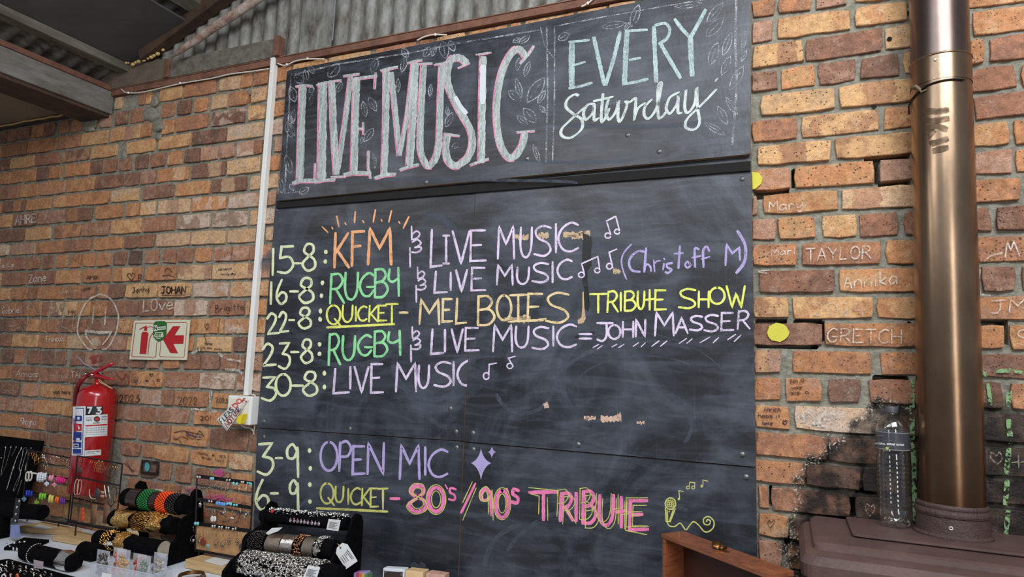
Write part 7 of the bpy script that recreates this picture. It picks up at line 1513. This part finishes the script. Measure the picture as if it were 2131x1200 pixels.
for i in range(6):
    t = (i+.5)/6; c = C0+hx_*t+dpt*(.3+.3*(i % 2)); w_ = hx_.normalized()*.03; top = Vector((0, 0, .105+.008*((i*7) % 3)))
    m_ = MB(); m_.hexa([c-w_+Vector((0, -.002, .006)), c+w_+Vector((0, -.002, .006)), c+w_+Vector((0, .004, .006)), c-w_+Vector((0, .004, .006))], [c-w_*1.1+top, c+w_*1.1+top, c+w_*1.1+top+Vector((0, .001, 0)), c-w_*1.1+top+Vector((0, .001, 0))])
    bag = m_.build('bag', M_CLR); tag(bag, 'small clear bag of %s in the plastic box, %s from the left' % (cols[i][0], ORD[i]), 'bag', 'bags of earrings in the clear box')
    m_ = MB()
    for _ in range(44): m_.ball(c+Vector((random.uniform(-.024, .024), .001, random.uniform(.016, .096))), random.uniform(.005, .009), 6)
    m_.build('beads', pm('bag%d' % i, cols[i][1], .3), bag, smooth=True)
    m_ = MB()
    for _ in range(10): m_.torus(c+Vector((random.uniform(-.02, .02), -.004, random.uniform(.05, .1))), .005, .0007, (random.random(), 1, random.random()), 9, 4)
    m_.build('hooks', M_GLD if i % 2 else M_SIL, bag, smooth=True)
o = MB().poly([p+Vector((0, -.001, 0)) for p in (C0+hx_*.2+Vector((0,0,.004)), C0+hx_*.36+Vector((0,0,.004)), C0+hx_*.36+Vector((0,0,.036)), C0+hx_*.2+Vector((0,0,.036)))]).build('price_label', M_TAG, cbx)
# ---------- far left front: bracelet bar, ring strip, tray
yb_r = -.30
ba, bb_ = W3(-30, 1058, yb_r), W3(90, 1066, yb_r)
lb = thing('bracelet_bar', 'black velvet T-bar with a studded strap at the left edge', 'bracelet stand', (ba.x, yb_r, T))
MB().tube([ba, bb_-(bb_-ba)*.02, bb_], [.033, .033, .028], 22).build('roll', M_VEL, lb)
pc = W3(6, 1066, yb_r); MB().box((pc.x-.05, yb_r-.02, T+.01), (pc.x+.035, yb_r+.02, pc.z)).build('post', M_VEL, lb, bevel=.006); MB().box((pc.x-.07, yb_r-.05, T), (pc.x+.05, yb_r+.05, T+.014)).build('base', M_VEL, lb, bevel=.004)
bd_ = W3(10, 1045, yb_r+.09); m_ = MB(); m_.tube([W3(-40, 1040, yb_r+.09), W3(34, 1050, yb_r+.09), W3(42, 1052, yb_r+.09)], [.03, .03, .02], 20); m_.build('upper_roll', M_VEL, lb)
MB().box((W3(0, 1050, yb_r+.09).x-.02, yb_r+.075, T+.01), (W3(0, 1050, yb_r+.09).x+.02, yb_r+.105, W3(0, 1045, yb_r+.09).z)).build('upper_post', M_VEL, lb)
lst = thing('studded_strap', 'black strap with silver studs hanging over the left velvet bar', 'bracelet', W3(33, 1088, yb_r-.036))
m_ = MB(); q = [(39,1036,-.03),(38,1048,-.036),(36,1060,-.038),(34,1075,-.038),(32,1088,-.036)]; v_ = []
for x, y, o in q: v_ += [W3(x-7, y, yb_r+o), W3(x+5, y, yb_r+o)]
m_.add(v_, [(2*i, 2*i+1, 2*i+3, 2*i+2) for i in range(4)]); m_.build('strap', mat('black_leather', S(26, 24, 26), .5), lst)
m_ = MB()
for x, y in [(40,1042),(35,1055),(33,1069),(32,1083)]: m_.ball(W3(x, y, yb_r-.04), .0062, 8, (1, .5, 1))
m_.build('studs', M_SIL, lst, smooth=True)
tagcard('pale blue shaded tag standing below the studded strap', [(23,1092),(40,1091),(43,1118),(20,1117)], -.33, mat('blue_tag', S(148, 158, 200), .6, noise_s=8, col2=S(112, 122, 172)))
rs = thing('ring_strip', 'low black ring strip with silver balls on the white cloth', 'ring display', on(50, 1130, 2, T))
s0, s1, s2, s3 = [on(x, y, 2, T+.012) for x, y in [(8,1138),(60,1139),(103,1122),(50,1117)]]
MB().hexa([Vector((p.x, p.y, T)) for p in (s0, s1, s2, s3)], [s0, s1, s2, s3]).build('strip', M_VEL, rs, bevel=.002)
for k, (x, y) in enumerate([(30,1130),(41,1128),(51,1127)]): tag(MB().ball(on(x, y, 2, T+.016), .0065, 8).build('ring', M_SIL, smooth=True), 'silver ball ring on the black strip, %s of three' % ORD[k], 'ring', 'rings on the black strip')
for k, (x, y) in enumerate([(14,1133),(20,1138),(28,1141),(35,1142),(43,1143)]): tag(MB().torus(on(x, y, 2, T+.009), .0065, .0024, (.3, 1, .2), 12, 6).build('ring', M_SIL, smooth=True), 'small silver ring lying in front of the strip, %s from the left' % ORD[k], 'ring', 'loose silver rings on the cloth')
A_, B2, C2 = on(-20, 1168, 2, T+.02), on(17, 1162, 2, T+.02), on(168, 1203, 2, T+.02)
ty = thing('ring_tray', 'black tray crowded with rings in the lower left corner', 'tray', (B2.x, B2.y, T))
o4 = C2+(A_-B2)*2.2; fr4 = [A_+(C2-B2)*0+(A_-B2)*1.2, B2, C2, o4]
MB().hexa([Vector((p.x, p.y, T)) for p in fr4], [Vector((p.x, p.y, T+.010)) for p in fr4]).build('base', M_VEL, ty)
for a, b_ in ((fr4[0], fr4[1]), (fr4[1], fr4[2])): MB().tube([a-Vector((0,0,.006)), b_-Vector((0,0,.006))], .006, 6).build('rim', M_VEL, ty)
cols2 = [('silver', M_SIL), ('dark silver', M_SLD), ('pale pink', pm('ring_pink', S(206, 150, 166))), ('orange', pm('ring_orange', S(216, 110, 60))), ('white', pm('ring_white', S(214, 206, 204)))]
k = 0
TR = [(14,1172),(26,1173),(12,1180),(28,1181),(3,1178),(41,1181),(54,1182),(12,1190),(42,1188),(52,1191),(66,1187),(78,1190),(2,1188),(93,1193),(70,1196),(106,1198),(84,1201),(8,1199),(22,1199),(36,1199)]
for x, y in TR:
    c_ = cols2[k % 2] if y < 1196 or x > 60 else cols2[2+k % 3]
    m_ = MB(); p = on(x, y, 2, T+.018); m_.torus(p, .0075, .0022, (random.uniform(-.5, .5), 1, .3), 12, 6); m_.ball(p+Vector((0, 0, .008)), .0042, 6, (1.2, 1, .7))
    tag(m_.build('ring', c_[1], smooth=True), '%s ring in the corner tray, %s from left in the %s row' % (c_[0], ORD[sum(1 for q_ in TR if q_[1]//8 == y//8 and q_[0] <= x)-1], {146: 'back', 147: 'second', 148: 'third', 149: 'front'}.get(y//8, 'nearest')), 'ring', '%s rings in the tray' % c_[0]); k += 1
tagcard('small lilac-grey card standing at the tray edge', [(70,1164),(90,1168),(89,1190),(70,1185)], -.535, mat('lilac_card', S(176, 160, 170), .7))
# ---------- small packs standing at the lower edge, right of the silver stand
def pack(name, lab_, cat, x0, y0, x1, y1, yy, th, mt, front=None):
    a, b_ = on(x0, y0, 1, yy), on(x1, y1, 1, yy); t = thing(name, lab_, cat, (a.x, yy, T))
    MB().hexa([Vector((a.x, yy, T)), Vector((b_.x, yy, T)), Vector((b_.x, yy+th, T)), Vector((a.x, yy+th, T))], [a, b_, b_+Vector((0, th, 0)), a+Vector((0, th, 0))]).build('block', mt, t, bevel=.003); return t, a, b_
t, a, b_ = pack('card_pack', 'white framed pack with a dark brown picture front standing on the table', 'pack', 797, 1181, 842, 1184, -.13, .03, mat('white_card_box', S(208, 216, 222), .5))
MB().poly([Vector((a.x+.006, -.1306, T+.004)), Vector((b_.x-.006, -.1306, T+.004)), Vector((b_.x-.006, -.1306, b_.z-.010)), Vector((a.x+.006, -.1306, a.z-.010))]).build('picture_front', mat('dark_brown_print', S(52, 36, 34), .6), t, label='dark brown printed front')
for sx_ in (a.x+.010, b_.x-.010): MB().torus((sx_, -.1312, a.z-.011), .004, .0007, (0, 1, 0), 12, 4).build('corner_ornament', mat('ornament_grey', S(150, 140, 138), .6), t)
m_ = MB(); cxx = (a.x+b_.x)/2; m_.torus((cxx, -.1312, a.z-.040), .012, .0006, (0, 1, 0), 20, 4); m_.torus((cxx, -.1312, a.z-.040), .008, .0005, (0, 1, 0), 20, 4); m_.build('round_ornament', mat('ornament_brown', S(110, 90, 82), .6), t)
pack('soap_bar', 'thick cream soap-like block next to the white framed pack', 'soap', 843, 1186, 880, 1190, -.135, .045, mat('cream_soap', S(222, 196, 150), .5, noise_s=12, col2=S(206, 172, 122), bump=.001, bscale=40))
pack('soap_bar', 'crumbly pinkish block at the right end of the row', 'soap', 886, 1191, 925, 1196, -.13, .04, mat('pink_soap', S(206, 170, 150), .7, noise_s=60, col2=S(168, 120, 106), bump=.002, bscale=90))
t, a, b_ = pack('card_pack', 'small lilac pack with rainbow top at the lower edge', 'pack', 736, 1191, 762, 1190, -.16, .03, mat('lilac_box', S(160, 144, 196), .5))
for i, c in enumerate([S(200, 70, 120), S(214, 120, 60), S(196, 180, 80), S(90, 130, 90)]):
    x0 = a.x+.012+i*.0125; MB().hexa([Vector((x0, -.1608, T+.02)), Vector((x0+.0125, -.1608, T+.02)), Vector((x0+.0125, -.13, T+.02)), Vector((x0, -.13, T+.02))], [Vector((x0, -.1608, a.z+.003)), Vector((x0+.0125, -.1608, a.z+.003)), Vector((x0+.0125, -.13, a.z+.003)), Vector((x0, -.13, a.z+.003))]).build('rainbow_stripe', mat('rainbow%d' % i, c, .5), t)
MB().hexa([Vector((a.x+.018, -.163, T+.01)), Vector((b_.x+.02, -.163, T+.01)), Vector((b_.x+.02, -.161, T+.01)), Vector((a.x+.018, -.161, T+.01))], [Vector((a.x+.018, -.163, a.z-.012)), Vector((b_.x+.02, -.163, a.z-.012)), Vector((b_.x+.02, -.161, a.z-.012)), Vector((a.x+.018, -.161, a.z-.012))]).build('white_flap', M_TAG, t)
